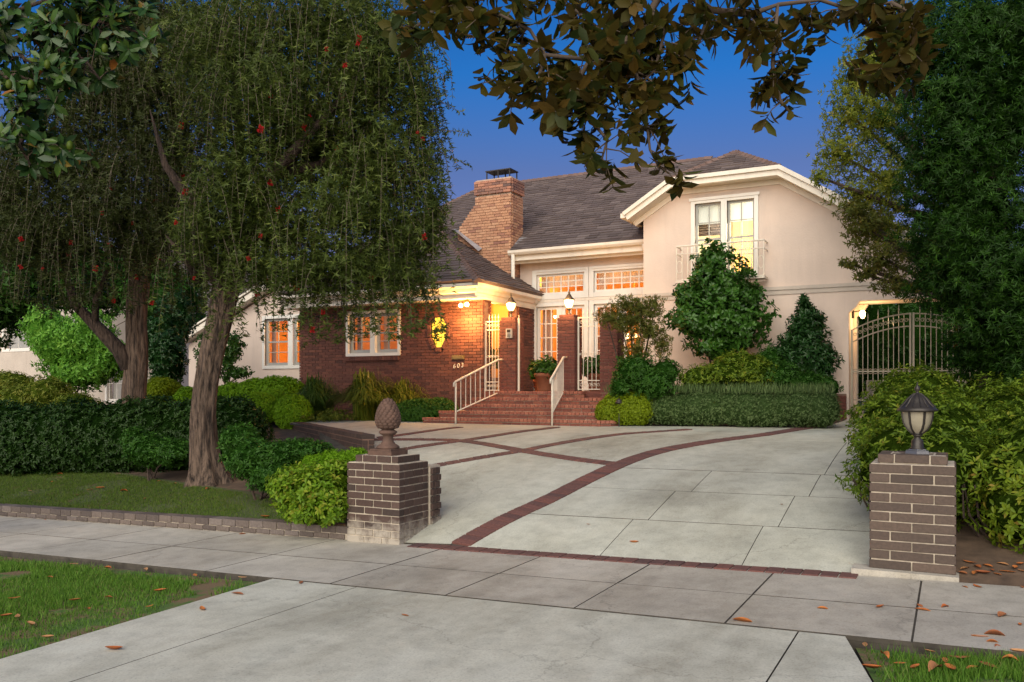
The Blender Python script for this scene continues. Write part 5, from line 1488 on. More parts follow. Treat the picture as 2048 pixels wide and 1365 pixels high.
def core(parent, blobs, mat, s=0.72, axes=None, zmin=None):
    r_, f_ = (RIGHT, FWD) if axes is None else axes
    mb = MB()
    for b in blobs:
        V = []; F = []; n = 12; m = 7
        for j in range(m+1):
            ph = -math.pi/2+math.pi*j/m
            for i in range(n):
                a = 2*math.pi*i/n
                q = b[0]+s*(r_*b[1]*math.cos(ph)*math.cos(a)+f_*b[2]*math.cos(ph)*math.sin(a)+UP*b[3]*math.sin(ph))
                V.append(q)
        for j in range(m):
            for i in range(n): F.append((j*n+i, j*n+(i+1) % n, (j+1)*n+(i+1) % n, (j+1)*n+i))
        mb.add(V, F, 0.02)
    return mb.build("inner_growth", inner_mat(mat), parent, kind="stuff")  # ellipsoid fill, darkened to paint the shade inside the foliage
def whorls(P, N, per, L, W, up=0.3, spread=0.9, jitter=0.25, depthvar=0.0):
    """per leaves around each twig tip P pointing along N"""
    n = len(P)
    ax = unit(N + UP*up + rng.normal(size=(n, 3))*jitter)
    t1 = unit(np.cross(ax, rng.normal(size=(n, 3)))); t2 = np.cross(ax, t1)
    PP = []; AA = []; NN = []
    for k in range(per):
        a = 2*math.pi*k/per + rng.uniform(-0.4, 0.4, n)
        rad = t1*np.cos(a)[:, None]+t2*np.sin(a)[:, None]
        el = rng.uniform(0.15, 0.75, n)[:, None]
        d = unit(rad*spread + ax*el + rng.normal(size=(n, 3))*0.15)
        PP.append(P - ax*(rng.random(n)[:, None]*L*0.9)); AA.append(d); NN.append(unit(ax - d*np.sum(ax*d, 1, keepdims=True)+rng.normal(size=(n, 3))*0.2))
    PP = np.concatenate(PP); AA = np.concatenate(AA); NN = np.concatenate(NN); m = len(PP)
    return PP, AA, NN, L*rng.uniform(0.65, 1.2, m), W*rng.uniform(0.7, 1.15, m)
def shrub(name, label, cat, base, blobs, n, L, W, mat, per=5, shape="diamond", group=None, up=0.3, shell=0.35, rough=0.16, coremat=True, stems=4, axes=None, seed=0, spread=0.9, part="foliage", tint=0.0, zmin=None, jitter=0.25):
    t = thing(name, label, cat, base, group)
    P, N = sample(blobs, n, shell, rough, axes, seed)
    if zmin is not None:
        k = P[:, 2] > zmin(P[:, 0], P[:, 1]) + 0.02; P, N = P[k], N[k]
    tw = rng.beta(2, 2, len(P))
    PP, AA, NN, LL, WW = whorls(P, N, per, L, W, up, spread, jitter)
    r = np.tile(tw, per)*0.6 + 0.4*rng.random(len(PP)) + tint
    leaves(part, t, PP, AA, NN, LL, WW, mat, shape, r)
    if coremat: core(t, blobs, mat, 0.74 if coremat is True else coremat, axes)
    if stems:
        mb = MB(); b0 = np.array(base, float)
        for k in range(stems):
            c = blobs[k % len(blobs)][0]; o_ = b0 + np.array([random.uniform(-.12, .12), random.uniform(-.1, .1), -0.03])
            mid_ = (o_+c)/2 + np.array([random.uniform(-.08, .08), random.uniform(-.08, .08), 0])
            mb.tube([o_, mid_, c], [0.022, 0.016, 0.008], 5)
        mb.build("stem", M["bark2"], t)
    return t
def gbase(u, Y, f=G):
    x = x_at(u, Y); return (x, Y, float(f(x, Y)))

# ---- pots ------------------------------------------------------------------
for (t, c, r) in pots:
    P, N = sample([wblob(c[0], c[1], c[2], r, r, r*0.62)], 260 if r > 0.3 else 120, 0.6, 0.2, WX)
    PP, AA, NN, LL, WW = whorls(P, N, 4, 0.085, 0.062, 0.4)
    leaves("foliage", t, PP, AA, NN, LL, WW, "lf_cam", "oval")
# palm-like plant in the porch
pp = thing("potted_palm", "arching palm fronds in the lit porch behind the left iron gate panel", "potted plant", (-9.25, 16.75, FLOOR))
MB().lathe([(0.12, 0), (0.16, 0.28), (0.17, 0.30), (0.02, 0.29)], (-9.25, 16.75, FLOOR), 16).build("pot", M["terracotta"], pp, True)
PP = []; AA = []
for k in range(16):
    a = k*2.4; ln_ = random.uniform(0.7, 1.05); h = random.uniform(0.6, 1.05)
    for s_ in np.linspace(0.25, 1, 22):
        q = np.array([-9.25+0.38*ln_*s_*math.cos(a), 16.75+0.42*ln_*s_*math.sin(a), FLOOR+0.3+h*(s_-0.45*s_*s_)*1.3])
        tng = np.array([math.cos(a), math.sin(a), 0.5-s_*0.7])
        for sg in (-1, 1): PP.append(q); AA.append(unit(tng*0.8+sg*np.array([-math.sin(a), math.cos(a), 0.1])))
PP = np.array(PP); AA = np.array(AA)
leaves("frond", pp, PP, AA, np.tile(UP, (len(PP), 1))+rng.normal(size=PP.shape)*0.2, np.full(len(PP), 0.20), np.full(len(PP), 0.016), "lf_blade")

# ---- planting in front of the wing -------------------------------------------
shrub("camellia_tree", "tall glossy green bushy tree in front of the upstairs window", "tree", gbase(1425, 16.75),
      [blob(1440, 575, 16.9, 66, 60, .62), blob(1425, 530, 16.9, 42, 48, .42), blob(1402, 640, 16.8, 66, 52, .6), blob(1475, 640, 16.7, 68, 62, .6), blob(1440, 690, 16.7, 58, 34, .5), blob(1500, 590, 16.8, 30, 26, .35), blob(1375, 600, 16.8, 30, 40, .35)],
      2300, 0.105, 0.056, "lf_cam", 6, "oval", up=0.15, shell=0.6, rough=0.5, coremat=0.5, stems=5, seed=3)
shrub("camellia_shrub", "dark pointed evergreen shrub beside the driveway gate", "shrub", gbase(1610, 16.9),
      [blob(1608, 700, 16.4, 52, 66, .55), blob(1612, 648, 16.4, 34, 44, .35), blob(1607, 612, 16.4, 13, 28, .14), blob(1640, 720, 16.3, 34, 46, .4), blob(1568, 720, 16.3, 36, 40, .4), blob(1635, 650, 16.4, 14, 26, .15)],
      1300, 0.10, 0.042, "lf_cam_dark", 6, "diamond", up=0.5, shell=0.5, rough=0.3, coremat=0.62, seed=5)
shrub("nandina", "tall wispy olive green shrub beside the right gate pier", "shrub", gbase(1278, 15.9),
      [blob(1262, 640, 15.9, 58, 40, .42), blob(1240, 640, 15.9, 40, 22, .3), blob(1285, 620, 15.9, 40, 30, .35), blob(1300, 660, 15.9, 36, 34, .35), blob(1275, 700, 15.9, 34, 44, .3), blob(1212, 632, 15.85, 28, 18, .2), blob(1310, 610, 15.9, 26, 24, .25), blob(1255, 610, 15.9, 40, 20, .3), blob(1325, 690, 15.9, 24, 40, .25)],
      1900, 0.060, 0.017, "lf_nandina", 7, "diamond", up=0.2, shell=0.95, rough=0.4, coremat=None, stems=9, seed=8, jitter=0.5)
shrub("low_shrub", "dark rounded shrub at the foot of the wispy nandina", "shrub", gbase(1275, 15.7),
      [blob(1270, 745, 15.7, 48, 40, .4), blob(1305, 770, 15.6, 50, 34, .4), blob(1240, 775, 15.6, 22, 22, .22), blob(1330, 745, 15.9, 34, 30, .35)], 1300, 0.06, 0.026, "lf_mid", 5, seed=11, shell=0.4, rough=0.25)
shrub("azalea", "loose mid green azalea below the glossy tree", "shrub", gbase(1440, 16.1),
      [blob(1400, 760, 15.9, 48, 34, .45), blob(1450, 748, 15.9, 52, 34, .45), blob(1505, 750, 15.9, 52, 38, .45), blob(1480, 725, 16.1, 50, 26, .4)], 1700, 0.058, 0.024, "lf_azalea", 5, seed=13, shell=0.4, rough=0.25)
shrub("azalea", "dark azalea between the glossy tree and the pointed evergreen", "shrub", gbase(1560, 16.1),
      [blob(1555, 755, 15.9, 44, 36, .45), blob(1540, 720, 16.2, 34, 28, .35), blob(1610, 768, 15.8, 50, 28, .4), blob(1655, 775, 15.8, 28, 26, .3)], 1300, 0.058, 0.024, "lf_mid", 5, seed=15, shell=0.4, rough=0.25)
rb = []
for k in range(13):
    x = x_at(1235, 15.15)+(x_at(1640, 15.15)-x_at(1235, 15.15))*k/12
    rb.append(wblob(x, 15.25+0.05*math.sin(k*2.1), 1.16+0.02*math.sin(k*1.3), 0.36, 0.42, 0.36))
t = shrub("rosemary_hedge", "long clipped grey green rosemary hedge in front of the wing", "hedge", (-4.0, 15.2, 0.84), rb, 9000, 0.038, 0.011, "lf_rose", 5, "tri", up=0.55, shell=0.22, rough=0.05, axes=WX, coremat=0.86, seed=17, stems=0, zmin=lambda x, y: G(x, y))
n = 2200; X = rng.uniform(rb[0][0][0]-0.2, rb[-1][0][0]+0.2, n); Y = rng.uniform(14.98, 15.6, n)
leaves("sprig", t, np.stack([X, Y, np.full(n, 1.43)], 1), np.stack([rng.normal(0, .25, n), rng.normal(0, .25, n), np.ones(n)], 1), rng.normal(size=(n, 3)), rng.uniform(0.06, 0.24, n), np.full(n, 0.014), "lf_rose", "diamond")
shrub("boxwood", "yellow green clipped boxwood mound right of the steps", "shrub", gbase(1243, 14.9), [wblob(x_at(1247, 14.95), 14.95, 1.14, 0.46, 0.38, 0.34), wblob(x_at(1222, 14.9), 14.9, 1.08, 0.30, 0.3, 0.26), wblob(x_at(1280, 15.0), 14.98, 1.16, 0.30, 0.34, 0.32)],
      4200, 0.042, 0.026, "lf_box_yellow", 5, shell=0.16, rough=0.05, axes=WX, coremat=0.88, seed=19, stems=0, zmin=lambda x, y: G(x, y))
pl2 = thing("path_light", "small black path light poking out of the yellow boxwood", "lamp", (x_at(1238, 14.6), 14.62, 0.85))
xx = x_at(1238, 14.62)
MB().tube([(xx, 14.62, 0.8), (xx, 14.62, 1.27)], 0.012, 6).build("stake", M["black"], pl2)
MB().lathe([(0.03, 1.24), (0.075, 1.26), (0.07, 1.28), (0.05, 1.285), (0.055, 1.30), (0.035, 1.32), (0.005, 1.345)], (xx, 14.62, 0), 12).build("cap", M["black"], pl2, True)
# hedge and plants behind the gate
shrub("tall_hedge", "tall dark green hedge seen through the driveway gate", "hedge", (-0.5, 25.2, 0.9), [wblob(-2.6+0.8*k, 25.4, 2.6+0.1*math.sin(k*2), 0.75, 0.7, 1.9) for k in range(9)], 3800, 0.10, 0.04, "lf_cam", 5, axes=WX, shell=0.25, coremat=0.85, stems=0, seed=23)
shrub("rusty_shrub", "orange leaved shrub in the upper right of the driveway gate", "shrub", (0.7, 23.6, 0.95), [wblob(0.75, 23.4, 3.0, 0.75, 0.5, 0.6), wblob(0.3, 23.5, 2.8, 0.4, 0.4, 0.4)], 900, 0.09, 0.04, "rustleaf", 5, axes=WX, shell=0.6, coremat=None, seed=24)
shrub("bougainvillea", "small magenta flowering plant at the right edge of the gate", "plant", (0.55, 22.4, 0.95), [wblob(0.5, 22.3, 2.35, 0.16, 0.2, 0.2)], 60, 0.05, 0.035, "pinkflower", 4, axes=WX, shell=0.9, coremat=None, stems=2, seed=25)
shrub("planter_shrub", "low golden shrub in the planter behind the driveway gate", "shrub", (-0.8, 22.25, 1.47), [wblob(-0.8, 22.25, 1.72, 0.5, 0.25, 0.26)], 420, 0.05, 0.022, "lf_blade_gold", 5, axes=WX, coremat=0.7, stems=0, seed=26)

# ---- big azalea hedge on the right ---------------------------------------------
ab = []
for iy, y in enumerate(np.arange(8.75, 16.4, 0.85)):
    for ix, x in enumerate((-0.25, 0.75, 1.75, 2.75, 3.75)):
        xx = x + 0.12*math.sin(iy*2.3+ix) - (0.03*(y-8.7) if ix == 0 else 0)
        g = float(G(xx, y)); top = g+0.98+0.06*math.sin(iy*1.7+ix*2.9)+(0.10*(ix-1) if ix > 1 else 0)
        ab.append(wblob(xx, y+0.1*math.sin(ix*2.2), (g+top)/2, 0.68, 0.66, (top-g)/2+0.04))
near_b = [b for b in ab if b[0][1] < 11]; far_b = [b for b in ab if b[0][1] >= 11]
t = thing("azalea_hedge", "broad billowing azalea hedge along the right side of the driveway", "hedge", (1.2, 11.0, 0.5))
for bs, n_, L_, W_ in ((near_b, 13000, 0.062, 0.025), (far_b, 12000, 0.060, 0.025)):
    P, N = sample(bs, n_, 0.26, 0.22, WX, 31)
    k = (P[:, 2] > G(P[:, 0], P[:, 1])+0.02) & ~((P[:, 0] < RPX1+0.03) & (P[:, 1] < RPY1+0.12)); P, N = P[k], N[k]
    tw = rng.beta(2, 2, len(P)); PP, AA, NN, LL, WW = whorls(P, N, 6, L_, W_, 0.45, 0.95)
    leaves("foliage", t, PP, AA, NN, LL, WW, "lf_azalea", "diamond", np.tile(tw, 6)*0.6+0.38*rng.random(len(PP))**1.3)
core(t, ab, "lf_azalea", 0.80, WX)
mb = MB()
for k in range(26):
    x = random.uniform(-0.75, 0.9); y = random.uniform(8.25, 9.2); g = float(G(x, y))-0.03
    mb.tube([(x+0.2, y+0.15, g), (x+0.05, y, g+0.22), (x-0.05+random.uniform(-.1, .1), y-0.05, g+0.5)], [0.014, 0.010, 0.006], 5)
mb.build("stem", M["bark2"], t)
# low shrub beside the right pillar towards the street
shrub("azalea", "azalea with fresh leaves to the right of the lantern pillar", "shrub", (1.3, 8.15, 0.03), [wblob(0.75, 8.35, 0.50, 0.62, 0.5, 0.42), wblob(1.65, 8.3, 0.55, 0.7, 0.55, 0.48), wblob(2.5, 8.35, 0.6, 0.7, 0.6, 0.5), wblob(0.5, 8.5, 0.75, 0.4, 0.4, 0.3)], 2300, 0.068, 0.028, "lf_azalea", 6, "oval", axes=WX, shell=0.3, rough=0.2, coremat=0.8, seed=33, tint=0.08, stems=8)

# ---- left beds -------------------------------------------------------------
def lgbase(u, Y): return gbase(u, Y, LG)
shrub("boxwood", "flat green boxwood mound left of the steps", "shrub", gbase(842, 15.0), [wblob(x_at(842, 15.0), 15.0, 1.02, 0.62, 0.42, 0.30), wblob(x_at(815, 15.0), 14.95, 0.98, 0.4, 0.4, 0.26), wblob(x_at(875, 15.1), 15.2, 1.04, 0.4, 0.35, 0.3)], 3600, 0.046, 0.026, "lf_mid", 5, axes=WX, shell=0.16, rough=0.06, coremat=0.88, stems=0, seed=35, tint=0.15)
for (u, v, ru, rv, lab) in ((520, 812, 38, 24, "round clipped boxwood ball, left of the two by the court"), (586, 820, 40, 28, "round clipped boxwood ball nearest the end of the paved court"), (548, 800, 30, 18, "small boxwood ball peeking up behind the two in front")):
    c = at_d(u, v, 18.3 if v > 805 else 19.2); r = ru*18.3/FPX
    shrub("boxwood_ball", lab, "shrub", (c[0], c[1], 0.74), [wblob(c[0], c[1], c[2]-0.06, r, r, rv*18.3/FPX+0.10)], 2600, 0.042, 0.025, "lf_box", 5, "diamond", "clipped boxwood balls", axes=WX, shell=0.12, rough=0.03, coremat=0.9, stems=0, seed=u, tint=0.28)
hb = [blob(u, v, 20.3, 40, 36, .5) for u, v in ((470, 800), (510, 792), (545, 788), (572, 790), (435, 808))]
shrub("boxwood_hedge", "bright green clipped hedge under the left stucco window", "hedge", (hb[2][0][0], hb[2][0][1], 0.8), hb, 6500, 0.046, 0.027, "lf_box", 5, shell=0.16, rough=0.08, coremat=0.88, stems=0, seed=41, tint=-0.12)
def clump(label, u, v, d, rad, h, n, mat, group):
    c = at_d(u, v, d); z = max(float(LG(c[0], c[1])), 0.72); t = thing("grass_clump", label, "plant", (c[0], c[1], z), group)
    V = []; F = []; R = []
    for k in range(n):
        a = random.uniform(0, 6.283); r0 = random.uniform(0, 0.16)*rad*2; out = random.random()**0.6*rad; hh = h*(1.12-0.55*out/rad)*random.uniform(0.75, 1.05); w = random.uniform(0.009, 0.016)
        b0 = len(V); sd = np.array([-math.sin(a), math.cos(a), 0])*w
        for j, s_ in enumerate((0, 0.35, 0.65, 0.86, 1.0)):
            q = np.array([c[0]+r0*math.cos(a*1.7)+out*math.cos(a)*s_**1.3, c[1]+r0*math.sin(a*1.7)+out*math.sin(a)*s_**1.3, z+hh*(1.9*s_-1.15*s_*s_-0.25*s_**4)])
            ww = (1, 1, 0.8, 0.5, 0.05)[j]; V += [q-sd*ww, q+sd*ww]
        for j in range(4): F.append((b0+2*j, b0+2*j+1, b0+2*j+3, b0+2*j+2))
        R += [random.betavariate(2, 2)]*10
    fast_mesh("blade", np.array(V), np.array(F), M[mat], t, R, kind="stuff")
clump("dark green strap leaved clump in front of the brick wall, left of the three", 634, 790, 18.9, 0.85, 1.40, 750, "lf_blade", "strap leaved clumps")
clump("large golden green strap leaved clump below the brick wall window", 737, 795, 18.5, 1.0, 1.50, 1100, "lf_blade_gold", "strap leaved clumps")
clump("smaller golden strap leaved clump nearest the house number", 806, 795, 18.7, 0.72, 1.3, 520, "lf_blade_gold", "strap leaved clumps")
shrub("ground_cover", "low trailing plants with pale flowers at the edge of the court", "plant", (at_d(650, 838, 18.2)[0], at_d(650, 838, 18.2)[1], 0.78), [blob(640, 836, 18.1, 50, 8, .3), blob(680, 832, 18.2, 40, 12, .3), blob(660, 828, 18.6, 30, 14, .3)], 420, 0.05, 0.022, "lf_blade_gold", 5, coremat=None, shell=0.6, stems=0, seed=43)
# shrubs between the pillar and the tree
def lz_(u, v, d): c = at_d(u, v, d); return (c[0], c[1], float(LG(c[0], c[1])))
shrub("bright_shrub", "yellow green broad leaved shrub touching the left side of the finial pillar", "shrub", lz_(640, 1000, 9.6),
      [blob(640, 975, 9.5, 64, 46, .45), blob(590, 975, 9.7, 52, 46, .4), blob(665, 1010, 9.3, 42, 36, .3), blob(620, 1015, 9.5, 60, 34, .35), blob(680, 942, 9.6, 32, 26, .3)], 1900, 0.066, 0.030, "lf_bright", 5, "oval", up=0.4, shell=0.45, rough=0.25, coremat=0.66, seed=45)
shrub("green_shrub", "dark green leafy shrub between the leaning trunk and the bright shrub", "shrub", lz_(520, 960, 11.3),
      [blob(505, 918, 11.3, 52, 42, .5), blob(560, 915, 11.4, 60, 36, .5), blob(612, 904, 11.6, 54, 28, .5), blob(540, 955, 10.9, 42, 28, .4), blob(480, 880, 11.8, 40, 34, .4)], 2600, 0.062, 0.026, "lf_mid", 5, "diamond", shell=0.35, rough=0.25, coremat=0.8, seed=47)
shrub("feathery_shrub", "bright fresh green feathery plant below the end of the retaining wall", "shrub", lz_(690, 910, 10.6),
      [blob(680, 920, 10.4, 44, 20, .3), blob(715, 912, 10.3, 22, 18, .25), blob(640, 930, 10.4, 40, 24, .3)], 1800, 0.05, 0.010, "lf_box", 6, "diamond", up=0.8, shell=0.5, rough=0.3, coremat=0.7, seed=49)
# dark hedge behind the lawn
hb = []
for k in range(16):
    u = 470-52*k*0.98; d = 12.6+0.12*k; c = at_d(u, 870+2*math.sin(k), 14.3+0.10*k); hb.append(wblob(c[0], c[1], 0.72-0.015*k+0.05*math.sin(k*2.3), 0.62, 0.6, 0.70))
shrub("dark_hedge", "long dark green hedge behind the lawn", "hedge", (hb[7][0][0], hb[7][0][1], 0.05), hb, 13000, 0.068, 0.034, "lf_hedge_dark", 5, "diamond", axes=WX, shell=0.22, rough=0.10, coremat=0.86, stems=0, seed=51)
shrub("green_shrub", "green shrub in front of the dark hedge between the two trunks", "shrub", lz_(300, 925, 13.4), [blob(300, 900, 13.4, 50, 34, .4), blob(350, 905, 13.2, 40, 28, .4), blob(270, 880, 13.6, 26, 26, .3)], 1300, 0.062, 0.030, "lf_mid", 5, coremat=0.8, seed=52)
# mid-ground shrubs left
def far(name, label, cat, blobs, n, L, W, mat, **kw):
    c = np.mean([b[0] for b in blobs], axis=0); zb = min(b[0][2]-b[3] for b in blobs)
    return shrub(name, label, cat, (c[0], c[1], zb), blobs, n, L, W, mat, **kw)
far("ficus_shrub", "bright light green weeping shrub beyond the hedge at left", "shrub", [blob(175, 690, 21, 62, 66, .8), blob(120, 700, 21, 50, 60, .7), blob(215, 720, 21, 40, 50, .6), blob(90, 660, 21.5, 45, 50, .6), blob(160, 750, 20.8, 60, 36, .7)], 2700, 0.12, 0.055, "lf_ficus", per=5, up=-0.3, shell=0.5, rough=0.3, coremat=0.66, seed=55)
far("golden_shrub", "golden and brown mixed shrubs left of the forked tree", "shrub", [blob(40, 800, 18.5, 60, 34, .6), blob(95, 790, 18.6, 50, 40, .6), blob(20, 770, 19.5, 50, 30, .6), blob(150, 810, 18.3, 50, 28, .5)], 2000, 0.07, 0.03, "lf_blade_gold", per=5, coremat=0.8, stems=0, seed=57)
far("boxwood_ball", "pale green clipped mound behind the hedge between the trunks", "shrub", [blob(325, 782, 19, 38, 28, .5)], 1500, 0.035, 0.02, "lf_box_yellow", per=5, shell=0.14, coremat=0.9, stems=0, seed=58)
far("boxwood_ball", "small green clipped mound just left of the leaning trunk", "shrub", [blob(378, 795, 18.5, 26, 22, .4)], 1000, 0.035, 0.02, "lf_box", per=5, shell=0.14, coremat=0.9, stems=0, seed=59)
far("evergreen_shrub", "dark evergreen against the left stucco corner", "shrub", [blob(335, 720, 21, 40, 70, .6), blob(320, 670, 21.5, 45, 50, .6), blob(350, 640, 22, 40, 60, .6)], 1500, 0.11, 0.045, "lf_cam_dark", per=5, coremat=0.75, seed=60)
far("wall_shrub", "loose climbing shrub on the stucco wall right of the leaning trunk", "shrub", [blob(455, 720, 20.5, 26, 50, .3), blob(470, 690, 20.6, 22, 30, .3), blob(480, 745, 20.3, 26, 14, .3), blob(410, 700, 20.6, 22, 40, .3)], 560, 0.10, 0.05, "lf_cam", per=5, coremat=None, shell=0.8, seed=61)
far("backdrop_tree", "tall dark tree behind the neighbouring house", "tree", [blob(60, 520, 34, 110, 120, 3), blob(-40, 560, 34, 120, 140, 3), blob(190, 560, 35, 80, 80, 2.5), blob(330, 600, 34, 80, 70, 2.5)], 3600, 0.28, 0.12, "lf_mid", per=5, coremat=0.75, shell=0.4, seed=62)

# ---- neighbouring house -----------------------------------------------------
nh = thing("neighbour_house", "pale neighbouring house behind the shrubs at the left edge", "house", (-29, 27, 0.5))
NY = 27.0
nx0, nx1 = x_at(-140, NY), x_at(318, NY)
wins = [(x_at(8, NY), x_at(58, NY), 3.6, 5.4), (x_at(150, NY), x_at(205, NY), 3.5, 5.2), (x_at(214, NY), x_at(245, NY), 1.0, 2.6)]
mb = MB(); strips(mb, [nx0, nx1], 0.3, lambda x: 7.0, NY, NY+0.3, wins); mb.box(nx1-0.3, nx1, NY+0.301, NY+8, 0.3, 7.0); mb.build("wall", M["stucco2"], nh)
for (a, b, c, d) in wins:
    w = window(a, b, c, d, NY, 2, 2, trim=0.12, depth=0.2, parent=nh)
    MB().box(a, b, NY+0.32, NY+0.36, c, d).build("blind", M["sash"], w)
mb = MB(); mb.add([(nx0-0.5, NY-0.6, 7.0), (nx1+0.6, NY-0.6, 7.0), (nx1+0.6, NY+9, 7.0), (nx0-0.5, NY+9, 7.0), (nx0+2, NY+4, 9.3), (nx1-3, NY+4, 9.3)], [(0,1,5,4), (1,2,5), (2,3,4,5), (3,0,4), (3,2,1,0)]); mb.build("roof", M["roof"], nh)
fe = thing("garden_fence", "thin dark fence rail behind the hedge at the far left", "fence", (x_at(20, 15), 15.0, 0.6))
MB().box(x_at(-60, 14.0), x_at(48, 14.0), 14.0, 14.04, 0.98, 1.03).build("rail", M["black"], fe)
for k in range(7):
    x = x_at(-60, 14)+(x_at(48, 14)-x_at(-60, 14))*k/6; MB().box(x-0.02, x+0.02, 14.0, 14.04, 0.4, 1.1).build("post", M["black"], fe)

# ================================================================ TREES
def trunk_mesh(t, path, rad, name="trunk", n=26, ridges=9, amp=0.10, flare=None, mat="bark"):
    """barky tube: long ridges twisted along the stem, flared foot"""
    path = np.array(path, float)
    s = np.concatenate([[0], np.cumsum(np.linalg.norm(np.diff(path, axis=0), axis=1))]); m = 46
    ss = np.linspace(0, s[-1], m)
    P = np.stack([np.interp(ss, s, path[:, k]) for k in range(3)], 1)
    for _ in range(3): P[1:-1] = (P[:-2]+2*P[1:-1]+P[2:])/4
    R = np.interp(ss, s, rad)
    V = []; F = []
    for i in range(m):
        tg = unit(P[min(i+1, m-1)]-P[max(i-1, 0)]); x = unit(np.cross(tg, [0.3, 1, 0])); y = np.cross(tg, x)
        for k in range(n):
            a = 2*math.pi*k/n; tw = ss[i]*0.35
            rg = 1+amp*(0.6*math.sin(ridges*a+tw*3+math.sin(ss[i]*2.1))+0.5*math.sin((ridges*2+1)*a-tw*2+1.3*math.sin(ss[i]*3.3))+0.4*math.sin(5*a+ss[i]*1.2))
            if flare: rg *= 1+flare*math.exp(-ss[i]/0.22)*(1+0.55*math.sin(5*a+0.7)+0.3*math.sin(3*a+2))
            V.append(P[i]+(x*math.cos(a)+y*math.sin(a))*R[i]*rg)
    for i in range(m-1):
        for k in range(n): F.append((i*n+k, i*n+(k+1) % n, (i+1)*n+(k+1) % n, (i+1)*n+k))
    return fast_mesh(name, np.array(V), np.array(F), M[mat], t, smooth=True)

flower_me = {}
def flower_mesh():
    if "m" in flower_me: return flower_me["m"]
    n = 90; a = rng.uniform(0, 2*np.pi, n); z = rng.uniform(-0.045, 0.045, n)
    P = np.stack([0*a, 0*a, z], 1); A = np.stack([np.cos(a), np.sin(a), rng.uniform(-.3, .5, n)], 1)
    V, Fa, k = leaf_geo(P, A, rng.normal(size=(n, 3)), np.full(n, 0.05), np.full(n, 0.010))
    me = bpy.data.meshes.new("flower"); me.from_pydata([tuple(map(float, v)) for v in V], [], [tuple(map(int, f)) for f in Fa]); me.materials.append(M["redflower"])
    flower_me["m"] = me; return me

